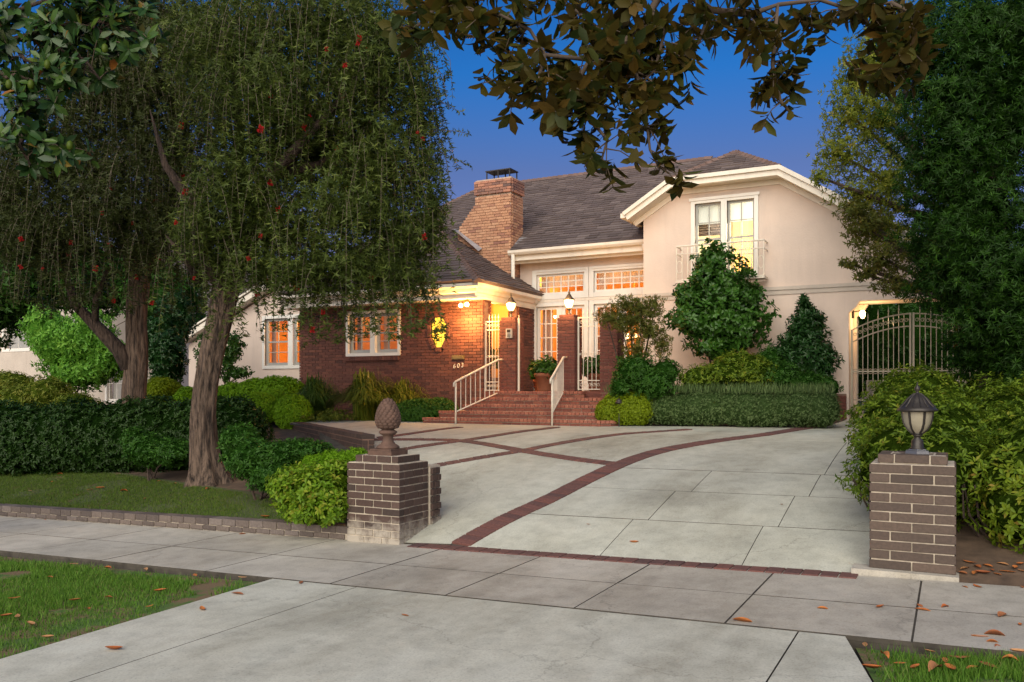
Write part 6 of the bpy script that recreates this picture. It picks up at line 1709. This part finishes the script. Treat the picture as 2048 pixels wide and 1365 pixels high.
def weeping(t, anchors, n_strand, Lmin, Lmax, floor_z, mat, leafL, leafW, spacing, flowers, seed, tmat="twig", fl_px=()):
    """hanging twigs from crown anchors, leaves all along them"""
    r_ = np.random.default_rng(seed)
    W = np.array([b[1]*b[2]*b[3] for b in anchors]); W = W/W.sum()
    idx = r_.choice(len(anchors), n_strand, p=W)
    D = unit(r_.normal(size=(n_strand, 3))); D[:, 2] = np.abs(D[:, 2])*0.9-0.25
    rad = r_.random(n_strand)**0.4
    C = np.array([b[0] for b in anchors])[idx]; R = np.array([b[1:4] for b in anchors])[idx]
    Lc = D*R*rad[:, None]
    S = C+Lc[:, :1]*RIGHT+Lc[:, 1:2]*FWD+Lc[:, 2:]*UP
    out = unit(np.stack([Lc[:, 0], Lc[:, 1]], 1)+1e-6)
    outw = out[:, :1]*RIGHT+out[:, 1:]*FWD
    Ln = r_.uniform(Lmin, Lmax, n_strand)
    m = 9; TV = []; TF = []
    steps_ = np.linspace(0, 1, m)
    drift = r_.normal(size=(n_strand, 3))*0.22; reach = r_.uniform(0.1, 0.45, n_strand)[:, None]
    pts = []
    for s_ in steps_:
        p = S + outw*reach*(1-(1-s_)**2)*0.9 + drift*s_*Ln[:, None]*0.6 + UP*((0.10*math.sin(min(s_*4, math.pi))) - (s_**1.15)*Ln*0.92)[:, None]
        p[:, 2] = np.maximum(p[:, 2], floor_z + 0.25*r_.random(n_strand))
        pts.append(p)
    pts = np.array(pts)                                   # m, n, 3
    # twigs as three-sided tubes
    for k in range(3):
        a = 2*math.pi*k/3
    ring = np.array([[math.cos(2*math.pi*k/3), math.sin(2*math.pi*k/3), 0] for k in range(3)])
    rr = np.linspace(0.0045, 0.0015, m)
    V = pts[:, :, None, :] + ring[None, None]*rr[:, None, None, None]       # m, n, 3, 3
    V = V.transpose(1, 0, 2, 3).reshape(-1, 3)
    base = np.arange(n_strand)[:, None]*(m*3)
    Fs = []
    for i in range(m-1):
        for k in range(3): Fs.append(base + np.array([i*3+k, i*3+(k+1) % 3, (i+1)*3+(k+1) % 3, (i+1)*3+k]))
    fast_mesh("hanging_twig", V, np.concatenate(Fs), M[tmat], t, kind="stuff")
    # leaves
    per = int((Lmin+Lmax)/2/spacing)
    f = r_.random((n_strand, per))**0.8*0.95+0.05
    ii = np.clip((f*(m-1)).astype(int), 0, m-2); fr = f*(m-1)-ii
    jj = np.arange(n_strand)[:, None]
    p0 = pts[ii, jj]; p1 = pts[ii+1, jj]
    P = p0+(p1-p0)*fr[..., None]; T = unit(p1-p0)
    P = P.reshape(-1, 3); T = T.reshape(-1, 3)
    rd = unit(np.cross(T, r_.normal(size=P.shape)))
    ax = unit(rd*0.9+T*r_.uniform(-0.2, 0.8, len(P))[:, None])
    L = leafL*r_.uniform(0.6, 1.25, len(P)); Wd = leafW*r_.uniform(0.7, 1.2, len(P))
    tone = np.repeat(r_.beta(2, 2, n_strand), per)*0.55+0.45*r_.random(len(P))
    leaves("foliage", t, P, ax, r_.normal(size=P.shape), L, Wd, mat, "tri", tone)
    # star-shaped leaf tufts at tips
    k = r_.choice(n_strand, n_strand//2, replace=False); tip = pts[-1][k]
    PP, AA, NN, LL, WW = whorls(tip, -np.tile(UP, (len(k), 1)), 7, leafL*1.15, leafW*1.2, 0.0, 1.0, 0.3)
    leaves("leaf_tuft", t, PP, AA, NN, LL, WW, mat, "diamond", 0.35+0.6*rng.random(len(PP)))
    me = flower_mesh()
    pool = pts[5:, :].reshape(-1, 3)
    dist = np.linalg.norm(pool-EYEP, axis=1)
    # keep the flowers that sit on the side facing the street
    q = np.argsort(dist)[:len(pool)//3]; ch_ = r_.choice(q, flowers, replace=False)
    for c in ch_:
        o = link("flower", me, t, pool[c], (random.uniform(-.5, .5), random.uniform(-.5, .5), random.uniform(0, 6))); s_ = random.uniform(0.45, 0.95); o.scale = (s_, s_, s_)

def tufts(t, anchors, n, mat):
    """leafy side shoots filling the crown between the hanging twigs"""
    P, N = sample(anchors, n, 0.95, 0.3, None, 4)
    tw = rng.beta(2, 2, len(P)); PP, AA, NN, LL, WW = whorls(P, N, 7, 0.085, 0.024, -0.35, 0.9, 0.5)
    leaves("side_shoot", t, PP, AA, NN, LL, WW, mat, "tri", np.tile(tw, 7)*0.6+0.4*rng.random(len(PP)))

# ---- leaning bottlebrush -----------------------------------------------------
D2 = 12.9
b2 = at_d(418, 948, D2)
t2 = thing("weeping_bottlebrush", "large weeping bottlebrush tree with leaning shaggy trunk and red flowers on the lawn", "tree", (b2[0], b2[1], float(LG(b2[0], b2[1]))-0.02), "weeping bottlebrush trees")
tz = float(LG(b2[0], b2[1]))-0.05
tp = [(b2[0], b2[1], tz)] + [at_d(u, v, D2-0.05*k) for k, (u, v) in enumerate(((408, 900), (405, 840), (412, 770), (425, 700), (442, 630), (452, 580), (470, 520)))]
trunk_mesh(t2, tp, [0.24, 0.195, 0.178, 0.17, 0.175, 0.18, 0.20, 0.15][:len(tp)], flare=0.40, amp=0.11, n=34)
fork = at_d(455, 575, D2-0.3)
limbs = [[fork, at_d(500, 480, D2-0.4), at_d(545, 350, D2-0.6), at_d(590, 300, D2-0.9), at_d(680, 200, D2-1.0), at_d(720, 60, D2-1.0)],
         [fork, at_d(470, 450, D2), at_d(480, 300, D2+0.4), at_d(470, 120, D2+0.6), at_d(480, -60, D2+0.5)],
         [fork, at_d(400, 500, D2-0.5), at_d(380, 400, D2-0.8), at_d(330, 330, D2-0.9), at_d(300, 220, D2-1.0)],
         [at_d(545, 350, D2-0.6), at_d(640, 330, D2-0.3), at_d(740, 250, D2), at_d(800, 150, D2)],
         [at_d(400, 560, D2-0.4), at_d(372, 520, D2-1.0), at_d(330, 470, D2-1.2)]]
for lb in limbs:
    mb = MB(); n = len(lb); mb.tube(lb, [0.16*(1-k/(n-1))+0.008 for k in range(n)] if lb[0] is fork else [0.08*(1-k/(n-1))+0.008 for k in range(n)], 10); mb.build("limb", M["bark2"], t2, True)
an2 = [blob(640, 60, 12.6, 220, 120, 1.5), blob(560, 210, 12.3, 170, 120, 1.4), blob(760, 150, 12.3, 110, 140, 1.2), blob(760, 330, 12.2, 100, 110, 1.0), blob(690, 430, 11.9, 130, 90, 1.0), blob(800, 470, 12.2, 70, 80, .8), blob(640, 300, 13.6, 160, 160, 1.2), blob(480, 380, 11.9, 110, 110, .9), blob(840, 250, 12.4, 45, 110, .7), blob(450, 100, 13.0, 120, 130, 1.2), blob(560, 470, 12.3, 90, 60, .9)]
an2 += [blob(520, 540, 12.2, 90, 50, .8), blob(620, 540, 12.0, 110, 50, .8), blob(720, 540, 11.9, 110, 60, .8), blob(800, 560, 12.0, 80, 50, .7), blob(860, 420, 12.2, 40, 120, .6), blob(420, 470, 12.0, 80, 80, .7)]
weeping(t2, an2, 1350, 0.5, 1.5, 2.15, "lf_bottle", 0.085, 0.024, 0.020, 40, 7)
tufts(t2, an2, 24000, "lf_bottle")
# stray twigs reaching past the crown's right edge
mb = MB(); PP = []
for (a, b, c) in (((860, 60), (900, 120), (905, 190)), ((850, 180), (900, 215), (925, 225)), ((860, 260), (905, 262), (938, 268)), ((870, 300), (910, 318), (945, 335)), ((850, 110), (885, 150), (898, 220))):
    q = [at_d(*a, 12.3), at_d(*b, 12.3), at_d(*c, 12.3)]; mb.tube(q, [0.006, 0.004, 0.002], 4)
    for s_ in np.linspace(0, 1, 12): PP.append(q[0]*(1-s_)**2+2*s_*(1-s_)*q[1]+q[2]*s_*s_)
mb.build("stray_twig", M["twig"], t2)
PP = np.repeat(np.array(PP), 4, axis=0); leaves("stray_leaf", t2, PP, rng.normal(size=PP.shape), rng.normal(size=PP.shape), np.full(len(PP), 0.075), np.full(len(PP), 0.018), "lf_bottle")

# ---- forked bottlebrush behind the hedge ---------------------------------------
D1 = 15.2
b1 = at_d(268, 900, D1)
t1 = thing("weeping_bottlebrush", "dark forked weeping bottlebrush tree rising behind the hedge at left", "tree", (b1[0], b1[1], float(LG(b1[0], b1[1]))-0.02), "weeping bottlebrush trees")
tp = [(b1[0], b1[1], float(LG(b1[0], b1[1]))-0.05)] + [at_d(u, v, D1) for u, v in ((266, 850), (268, 780), (275, 710), (272, 640), (278, 560), (285, 480))]
trunk_mesh(t1, tp, [0.22, 0.20, 0.19, 0.18, 0.175, 0.17, 0.12], mat="bark", amp=0.13, n=30)
for lb, r0 in (([at_d(258, 735, D1), at_d(238, 700, D1-0.1), at_d(205, 665, D1-0.2), at_d(180, 640, D1-0.2), at_d(150, 610, D1-0.3), at_d(135, 560, D1-0.3), at_d(120, 480, D1-0.4)], 0.15),
               ([at_d(278, 560, D1), at_d(330, 450, D1+0.3), at_d(360, 330, D1+0.5), at_d(340, 150, D1+0.5)], 0.15), ([at_d(278, 560, D1), at_d(230, 430, D1), at_d(180, 320, D1), at_d(120, 230, D1)], 0.14), ([at_d(190, 650, D1-0.2), at_d(192, 600, D1-0.3), at_d(215, 540, D1-0.3)], 0.07)):
    mb = MB(); n = len(lb); mb.tube(lb, [r0*(1-0.8*k/n) for k in range(n)], 10); mb.build("limb", M["bark2"], t1, True)
an1 = [blob(250, 180, 14.6, 200, 130, 1.5), blob(110, 330, 14.4, 150, 120, 1.3), blob(330, 330, 14.2, 130, 130, 1.2), blob(210, 440, 14.0, 190, 80, 1.2), blob(60, 480, 14.0, 120, 70, 1.0), blob(350, 470, 14.0, 100, 70, .9), blob(300, 60, 15.0, 200, 110, 1.4), blob(-40, 380, 14.6, 100, 120, 1.0)]
weeping(t1, an1, 1350, 0.6, 1.7, 2.75, "lf_bottle_dark", 0.095, 0.026, 0.022, 26, 9)
tufts(t1, an1, 18000, "lf_bottle_dark")

# ---- magnolias ------------------------------------------------------------------
def magnolia_leaves(t, tips, dirs, mat, per=8, L=0.165, W=0.066, tone=None, droop=0.0):
    P = np.array(tips); N = unit(np.array(dirs))
    PP, AA, NN, LL, WW = whorls(P, N, per, L, W, 0.0, 1.0, 0.35)
    AA = unit(AA - UP*droop)
    r = rng.random(len(PP)) if tone is None else np.clip(rng.normal(tone, 0.22, len(PP)), 0.01, 0.99)
    # the leaves nearest the street side are single leaves, the rest stays joined
    order = np.argsort(np.linalg.norm(PP-EYEP, axis=1)+rng.random(len(PP))*1.2)
    one, rest = order[:300], order[300:]
    leaves("foliage", t, PP[rest], AA[rest], NN[rest], LL[rest], WW[rest], mat, "oval", r[rest], fold=0.12, curl=0.18)
    proto = []
    for q in np.linspace(0.03, 0.97, 9):
        V, Fa, k = leaf_geo(np.zeros((1, 3)), np.array([[1.0, 0, 0]]), np.array([[0, 0, 1.0]]), [1.0], [0.46], "oval", 0.12, 0.18)
        me = bpy.data.meshes.new("leaf"); me.from_pydata([tuple(map(float, v)) for v in V], [], [tuple(map(int, f)) for f in Fa])
        at = me.attributes.new("rnd", "FLOAT", "POINT"); at.data.foreach_set("value", np.full(len(V), q, dtype=np.float32)); me.materials.append(M[mat]); proto.append(me)
    for i in one:
        a = Vector(AA[i]).normalized(); s_ = a.cross(Vector(NN[i])).normalized(); n_ = s_.cross(a)
        o = link("leaf", proto[int(np.clip(r[i], 0, 0.999)*9)], t, PP[i], Matrix((a, -s_, n_)).transposed().to_euler())
        w_ = WW[i]/0.46; o.scale = (LL[i], w_, w_)
def twig_tree(t, limbs, ntwig, mat="magtwig", tl=0.3, spread=0.35, down=0.3):
    tips = []; dirs = []; mb = MB()
    for lb in limbs:
        lb = [np.array(p, float) for p in lb]
        s = np.concatenate([[0], np.cumsum([np.linalg.norm(b-a) for a, b in zip(lb[:-1], lb[1:])])])
        for k in range(ntwig(s[-1])):
            f = random.uniform(0.12, 1)*s[-1]; i = min(len(lb)-2, int(np.searchsorted(s, f)-1)); fr = (f-s[i])/(s[i+1]-s[i])
            p = lb[i]+(lb[i+1]-lb[i])*fr; d = unit(np.array([random.gauss(0, 1), random.gauss(0, 1), random.gauss(-down, 0.6)])); l = random.uniform(0.4, 1)*tl
            q = p+d*l; mb.tube([p, p+d*l*0.5+np.array([0, 0, 0.03]), q], [0.007, 0.005, 0.004], 4); tips.append(q); dirs.append(d)
        tips.append(lb[-1]); dirs.append(unit(lb[-1]-lb[-2]))
    mb.build("twig", M[mat], t, kind="stuff")
    return tips, dirs
# overhead branch: tree stands in the verge at right, out of the picture
mt = thing("magnolia_tree", "magnolia with rusty backed leaves, its branches hanging across the top of the sky", "tree", (3.6, 4.2, 0.0), "street magnolias")
trunk_mesh(mt, [(3.6, 4.2, -0.1), (3.55, 4.3, 1.5), (3.4, 4.5, 3.2), (3.0, 4.9, 4.6)], [0.30, 0.26, 0.24, 0.18], mat="bark2", flare=0.3)
D = 7.2
A_ = at_d(1340, -40, D)
arms = [[(3.0, 4.9, 4.6), (2.0, 5.6, 5.2), (0.2, 6.2, 5.3), A_],
        [A_, at_d(1290, 40, D), at_d(1240, 95, D-.1), at_d(1180, 120, D-.2), at_d(1140, 190, D-.3), at_d(1125, 260, D-.3)],
        [at_d(1290, 40, D), at_d(1270, 140, D), at_d(1290, 220, D), at_d(1300, 300, D), at_d(1320, 340, D)],
        [at_d(1180, 120, D-.2), at_d(1090, 110, D-.2), at_d(1060, 60, D-.2), at_d(1000, 30, D-.3), at_d(930, 20, D-.3), at_d(880, 5, D-.3)],
        [at_d(1090, 110, D-.2), at_d(1070, 180, D-.2), at_d(1030, 140, D-.2), at_d(990, 130, D-.2)],
        [at_d(1140, 190, D-.3), at_d(1180, 240, D-.2), at_d(1215, 280, D-.2), at_d(1200, 330, D-.2)],
        [A_, at_d(1420, 20, D+.2), at_d(1500, 30, D+.3), at_d(1555, 10, D+.3), at_d(1550, 70, D+.3), at_d(1545, 130, D+.3), at_d(1560, 200, D+.3), at_d(1580, 225, D+.3)],
        [at_d(1555, 10, D+.3), at_d(1640, 0, D+.3), at_d(1700, 20, D+.3), at_d(1780, 5, D+.3), at_d(1800, 60, D+.3), at_d(1790, 130, D+.3)],
        [at_d(1780, 5, D+.3), at_d(1830, 30, D+.3), at_d(1800, 120, D+.3), at_d(1760, 150, D+.3), at_d(1745, 160, D+.3)],
        [A_, at_d(1230, -20, D), at_d(1120, -30, D), at_d(1000, -25, D), at_d(900, -30, D), at_d(840, 0, D)],
        [at_d(880, 5, D-.3), at_d(845, 45, D-.3), at_d(815, 65, D-.3)],
        [at_d(1420, 20, D+.2), at_d(1400, 80, D+.2), at_d(1360, 130, D+.1)],
        [at_d(1240, 95, D-.1), at_d(1200, 60, D), at_d(1150, 20, D)], [at_d(1300, 20, D), at_d(1330, 60, D), at_d(1310, 140, D), at_d(1250, 200, D)]]
for k, lb in enumerate(arms):
    n = len(lb); r0 = 0.09 if k == 0 else (0.035 if k in (1, 6, 9) else 0.020)
    MB().tube(lb, [r0*(1-0.75*j/n) for j in range(n)] if k else [0.14, 0.11, 0.08, 0.05], 8).build("limb", M["magtwig"], mt, True)
tips, dirs = twig_tree(mt, arms[1:], lambda L: int(L*20)+2, tl=0.36, down=0.55)
tips2 = []
magnolia_leaves(mt, tips, np.array(dirs)-UP*0.5, "lf_mag_under", 8, 0.170, 0.080, None, 0.25)
# left magnolia
ml = thing("magnolia_tree", "glossy dark magnolia branches in the upper left corner", "tree", (-11.3, 5.0, -0.25), "street magnolias")
trunk_mesh(ml, [(-11.3, 5.0, -0.4), (-11.25, 5.1, 1.8), (-10.9, 5.5, 3.6), (-10.4, 6.0, 5.0)], [0.30, 0.26, 0.24, 0.18], mat="bark2", flare=0.3)
D = 10.2
j0 = at_d(-60, 120, D)
arms = [[(-10.4, 6.0, 5.0), at_d(-140, 60, D-0.3), j0], [j0, at_d(20, 80, D), at_d(90, 60, D), at_d(170, 40, D), at_d(240, 50, D), at_d(285, 70, D)], [j0, at_d(10, 30, D), at_d(80, 5, D), at_d(180, -15, D), at_d(290, 0, D)],
        [j0, at_d(0, 160, D), at_d(50, 190, D), at_d(60, 250, D), at_d(100, 290, D), at_d(145, 315, D)], [at_d(90, 60, D), at_d(120, 100, D), at_d(170, 120, D), at_d(200, 160, D)], [at_d(20, 80, D), at_d(50, 120, D), at_d(110, 130, D), at_d(130, 170, D)], [at_d(0, 160, D), at_d(30, 150, D), at_d(75, 165, D)], [at_d(60, 250, D), at_d(40, 290, D), at_d(60, 330, D)], [at_d(170, 40, D), at_d(220, 80, D), at_d(250, 95, D)]]
for k, lb in enumerate(arms):
    n = len(lb); MB().tube(lb, [(0.12 if k == 0 else 0.03)*(1-0.7*j/n) for j in range(n)], 8).build("limb", M["bark2"], ml, True)
tips, dirs = twig_tree(ml, arms[1:], lambda L: int(L*18)+3, tl=0.42, down=-0.2)
magnolia_leaves(ml, tips, np.array(dirs)-0.5*FWD+UP*0.3, "lf_mag_top", 8, 0.20, 0.080, 0.40)
for (u, v) in ((95, 130), (18, 170), (62, 170), (210, 98), (140, 292)):
    p = at_d(u, v, D-0.35)
    MB().lathe([(0.01, -0.05), (0.03, -0.035), (0.038, 0.0), (0.03, 0.04), (0.008, 0.06)], p, 10).build("seed_cone", M["lf_blade_gold"], ml, True)

# ---- right side trees -------------------------------------------------------------
def feather_tree(name, label, base, blobs, n, L, W, mat, trunk, seed, per=9, up=0.3, shell=0.45, rough=0.3, corem=0.55, clusters=True):
    t = thing(name, label, "tree", base)
    trunk_mesh(t, trunk, [0.22, 0.18, 0.14, 0.08], mat="bark2")
    P, N = sample(blobs, n, shell, rough, None, seed)
    tw = rng.beta(2, 2, len(P)); PP, AA, NN, LL, WW = whorls(P, N, per, L, W, up, 0.8, 0.35)
    leaves("foliage", t, PP, AA, NN, LL, WW, mat, "diamond", np.tile(tw, per)*0.65+0.35*rng.random(len(PP)))
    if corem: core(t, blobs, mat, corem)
    mb = MB(); c0 = np.array(trunk[-2], float)
    for b in blobs:
        mb.tube([c0, (c0+b[0])/2+np.array([0, 0, -0.1]), b[0]], [0.07, 0.05, 0.02], 6)
    mb.build("limb", M["bark2"], t)
    return t
dp = 11.2
pb_ = [blob(1965, 60, dp, 170, 110, 1.0), blob(1910, 190, dp, 130, 110, .9), blob(2010, 260, dp, 130, 130, 1.0), blob(1890, 320, dp, 95, 100, .8), blob(1960, 420, dp, 130, 110, .9), blob(1895, 470, dp, 80, 80, .7), blob(2020, 540, dp-.4, 120, 110, .8), blob(1935, 570, dp, 95, 75, .8), blob(2010, 640, dp-.4, 105, 80, .8), blob(1880, 530, dp+.2, 55, 60, .5), blob(2060, 700, dp-.6, 80, 100, .7), blob(1830, 100, dp+.4, 60, 80, .5), blob(2080, 120, dp, 120, 160, 1), blob(1965, 690, dp, 60, 60, .6), blob(1990, 720, dp, 80, 50, .7)]
c = at_d(1990, 760, dp)
feather_tree("podocarpus_tree", "large dark green feathery podocarpus filling the right edge", (c[0], c[1], 0.7), pb_, 15000, 0.085, 0.017, "lf_podo", [(c[0], c[1], 0.6), (c[0], c[1], 2.0), (c[0]-.05, c[1], 3.6), (c[0]-0.1, c[1], 5.6)], 71, 10, 0.45, 0.55, 0.6, 0.40)
do = 14.5
ob = [blob(1740, 130, do, 62, 70, .7), blob(1700, 230, do, 62, 70, .7), blob(1680, 310, do, 60, 55, .6), blob(1765, 240, do, 70, 90, .8), blob(1720, 390, do, 60, 50, .6), blob(1780, 360, do, 70, 80, .7), blob(1790, 60, do, 60, 70, .6), blob(1640, 355, do-.2, 26, 18, .25), blob(1770, 450, do, 60, 60, .6), blob(1710, 160, do, 50, 60, .5)]
c = at_d(2010, 760, do)
feather_tree("olive_tree", "lighter olive green tree between the gable and the dark podocarpus", (c[0], c[1], 0.85), ob, 4000, 0.075, 0.027, "lf_olive", [(c[0], c[1], 0.8), (c[0], c[1], 2.4), (c[0]-.1, c[1], 4.2), (c[0]-0.2, c[1], 6.0)], 73, 6, 0.1, 0.9, 0.4, None)
ob = [blob(1735, 455, 14.0, 50, 40, .5), blob(1770, 520, 13.8, 60, 50, .5), blob(1710, 425, 14.0, 40, 26, .4), blob(1800, 575, 13.6, 50, 22, .5), blob(1700, 528, 14, 22, 16, .2), blob(1730, 550, 14, 26, 14, .2)]
c = at_d(1985, 770, 13.6)
feather_tree("evergreen_tree", "dark small leaved evergreen overhanging the belt course above the driveway gate", (c[0], c[1], 0.85), ob, 1000, 0.075, 0.028, "lf_nandina", [(c[0], c[1], 0.8), (c[0], c[1], 1.8), (c[0]-.1, c[1], 3.0), (c[0]-0.2, c[1], 3.8)], 75, 6, 0.0, 0.8, 0.4, None)

# ================================================================ FALLEN LEAVES
def dead_leaf_mesh(k):
    r = random.Random(k); n = 8; V = []; F = []
    L, W = 0.115, r.uniform(0.036, 0.052); roll = r.uniform(0.1, 1.3); bend = r.uniform(-0.5, 0.9)
    for i in range(n+1):
        s_ = i/n; w = W*math.sin(math.pi*min(1, s_*0.96+0.03))**0.75
        zc = 0.006+bend*0.05*(s_-0.5)**2*4*0.5
        V += [((s_-0.5)*L, -w*0.5, zc+roll*w*0.45), ((s_-0.5)*L, 0, zc), ((s_-0.5)*L, w*0.5, zc+roll*w*0.35)]
        if i:
            b = 3*i; F += [(b-3, b, b+1, b-2), (b-2, b+1, b+2, b-1)]
    mn = min(v[2] for v in V); V = [(x, y, z-mn+0.001) for x, y, z in V]
    me = bpy.data.meshes.new("fallen_leaf"); me.from_pydata(V, [], F); me.materials.append(M["deadleaf"])
    me.polygons.foreach_set("use_smooth", [True]*len(me.polygons)); return me
dlm = [dead_leaf_mesh(k) for k in range(8)]
def fallen(pxs, label, group, f, dz=0.0, s0=1.0):
    for (u, v) in pxs:
        p = hit(u, v, f); o = link("fallen_leaf", random.choice(dlm), None, (p[0], p[1], float(f(p[0], p[1]))+dz), (0, 0, random.uniform(0, 6.28)))
        s_ = s0*random.uniform(0.5, 1.15); o.scale = (s_, s_, s_); tag(o, label, "leaf", group)
park = [(40, 1113), (148, 1135), (215, 1143), (390, 1158), (485, 1163), (100, 1162), (178, 1227), (298, 1222), (62, 1260), (95, 1285), (217, 1203), (28, 1205), (12, 1242), (35, 1243), (290, 1147), (320, 1190), (150, 1210)]
fallen(park, "dry orange magnolia leaf fallen on the bright parkway grass", "leaves on the parkway grass", pf, 0.03)
fallen([(405, 1219), (475, 1189), (602, 1166), (810, 1231), (228, 1300)], "dry leaf lying on the pale street apron", "leaves on the apron", wf, 0.0)
fallen([(215, 1045), (268, 1048), (245, 1043), (485, 1069), (90, 1040), (1485, 1244), (1645, 1219), (1840, 1213), (1845, 1222), (1890, 1216), (1930, 1175), (1955, 1175), (2005, 1234), (1875, 1155), (2040, 1252), (2045, 1176), (1760, 1216)], "dry orange leaf lying on the sidewalk", "leaves on the sidewalk", wf, 0.0)
fallen([(105, 967), (120, 952), (200, 980), (248, 986), (350, 970), (180, 982), (155, 994), (530, 1038), (415, 982), (60, 985), (318, 965), (290, 1000)], "dry leaf lying on the dark lawn", "leaves on the lawn", LG, 0.02)
fallen([(1268, 1086), (1563, 1009), (1177, 1049)], "small dry leaf lying on the driveway", "leaves on the driveway", G, 0.0, 0.8)
verge = [(1770, 1325), (1730, 1303), (1860, 1318), (1830, 1350), (1920, 1330), (1960, 1290), (1990, 1287), (2000, 1312), (1985, 1300), (2030, 1290), (1900, 1352), (1945, 1350), (1870, 1355), (2020, 1335), (1975, 1345), (1745, 1350), (2040, 1320), (1800, 1340), (1890, 1335)]
fallen(verge, "curled orange magnolia leaf in the scruffy verge grass", "leaves on the verge", pf, 0.035)
gz = lambda x, y: G(x, y)-0.012
fallen([(1930, 1140), (1950, 1148), (1965, 1150), (1985, 1143), (2005, 1130), (2030, 1140), (2045, 1145), (1940, 1128), (1712, 1133), (1975, 1134), (2015, 1146), (1955, 1136), (1995, 1150), (2040, 1132), (1925, 1149)], "orange leaf piled in the bare soil beside the lantern pillar", "leaves beside the lantern pillar", gz, 0.004)
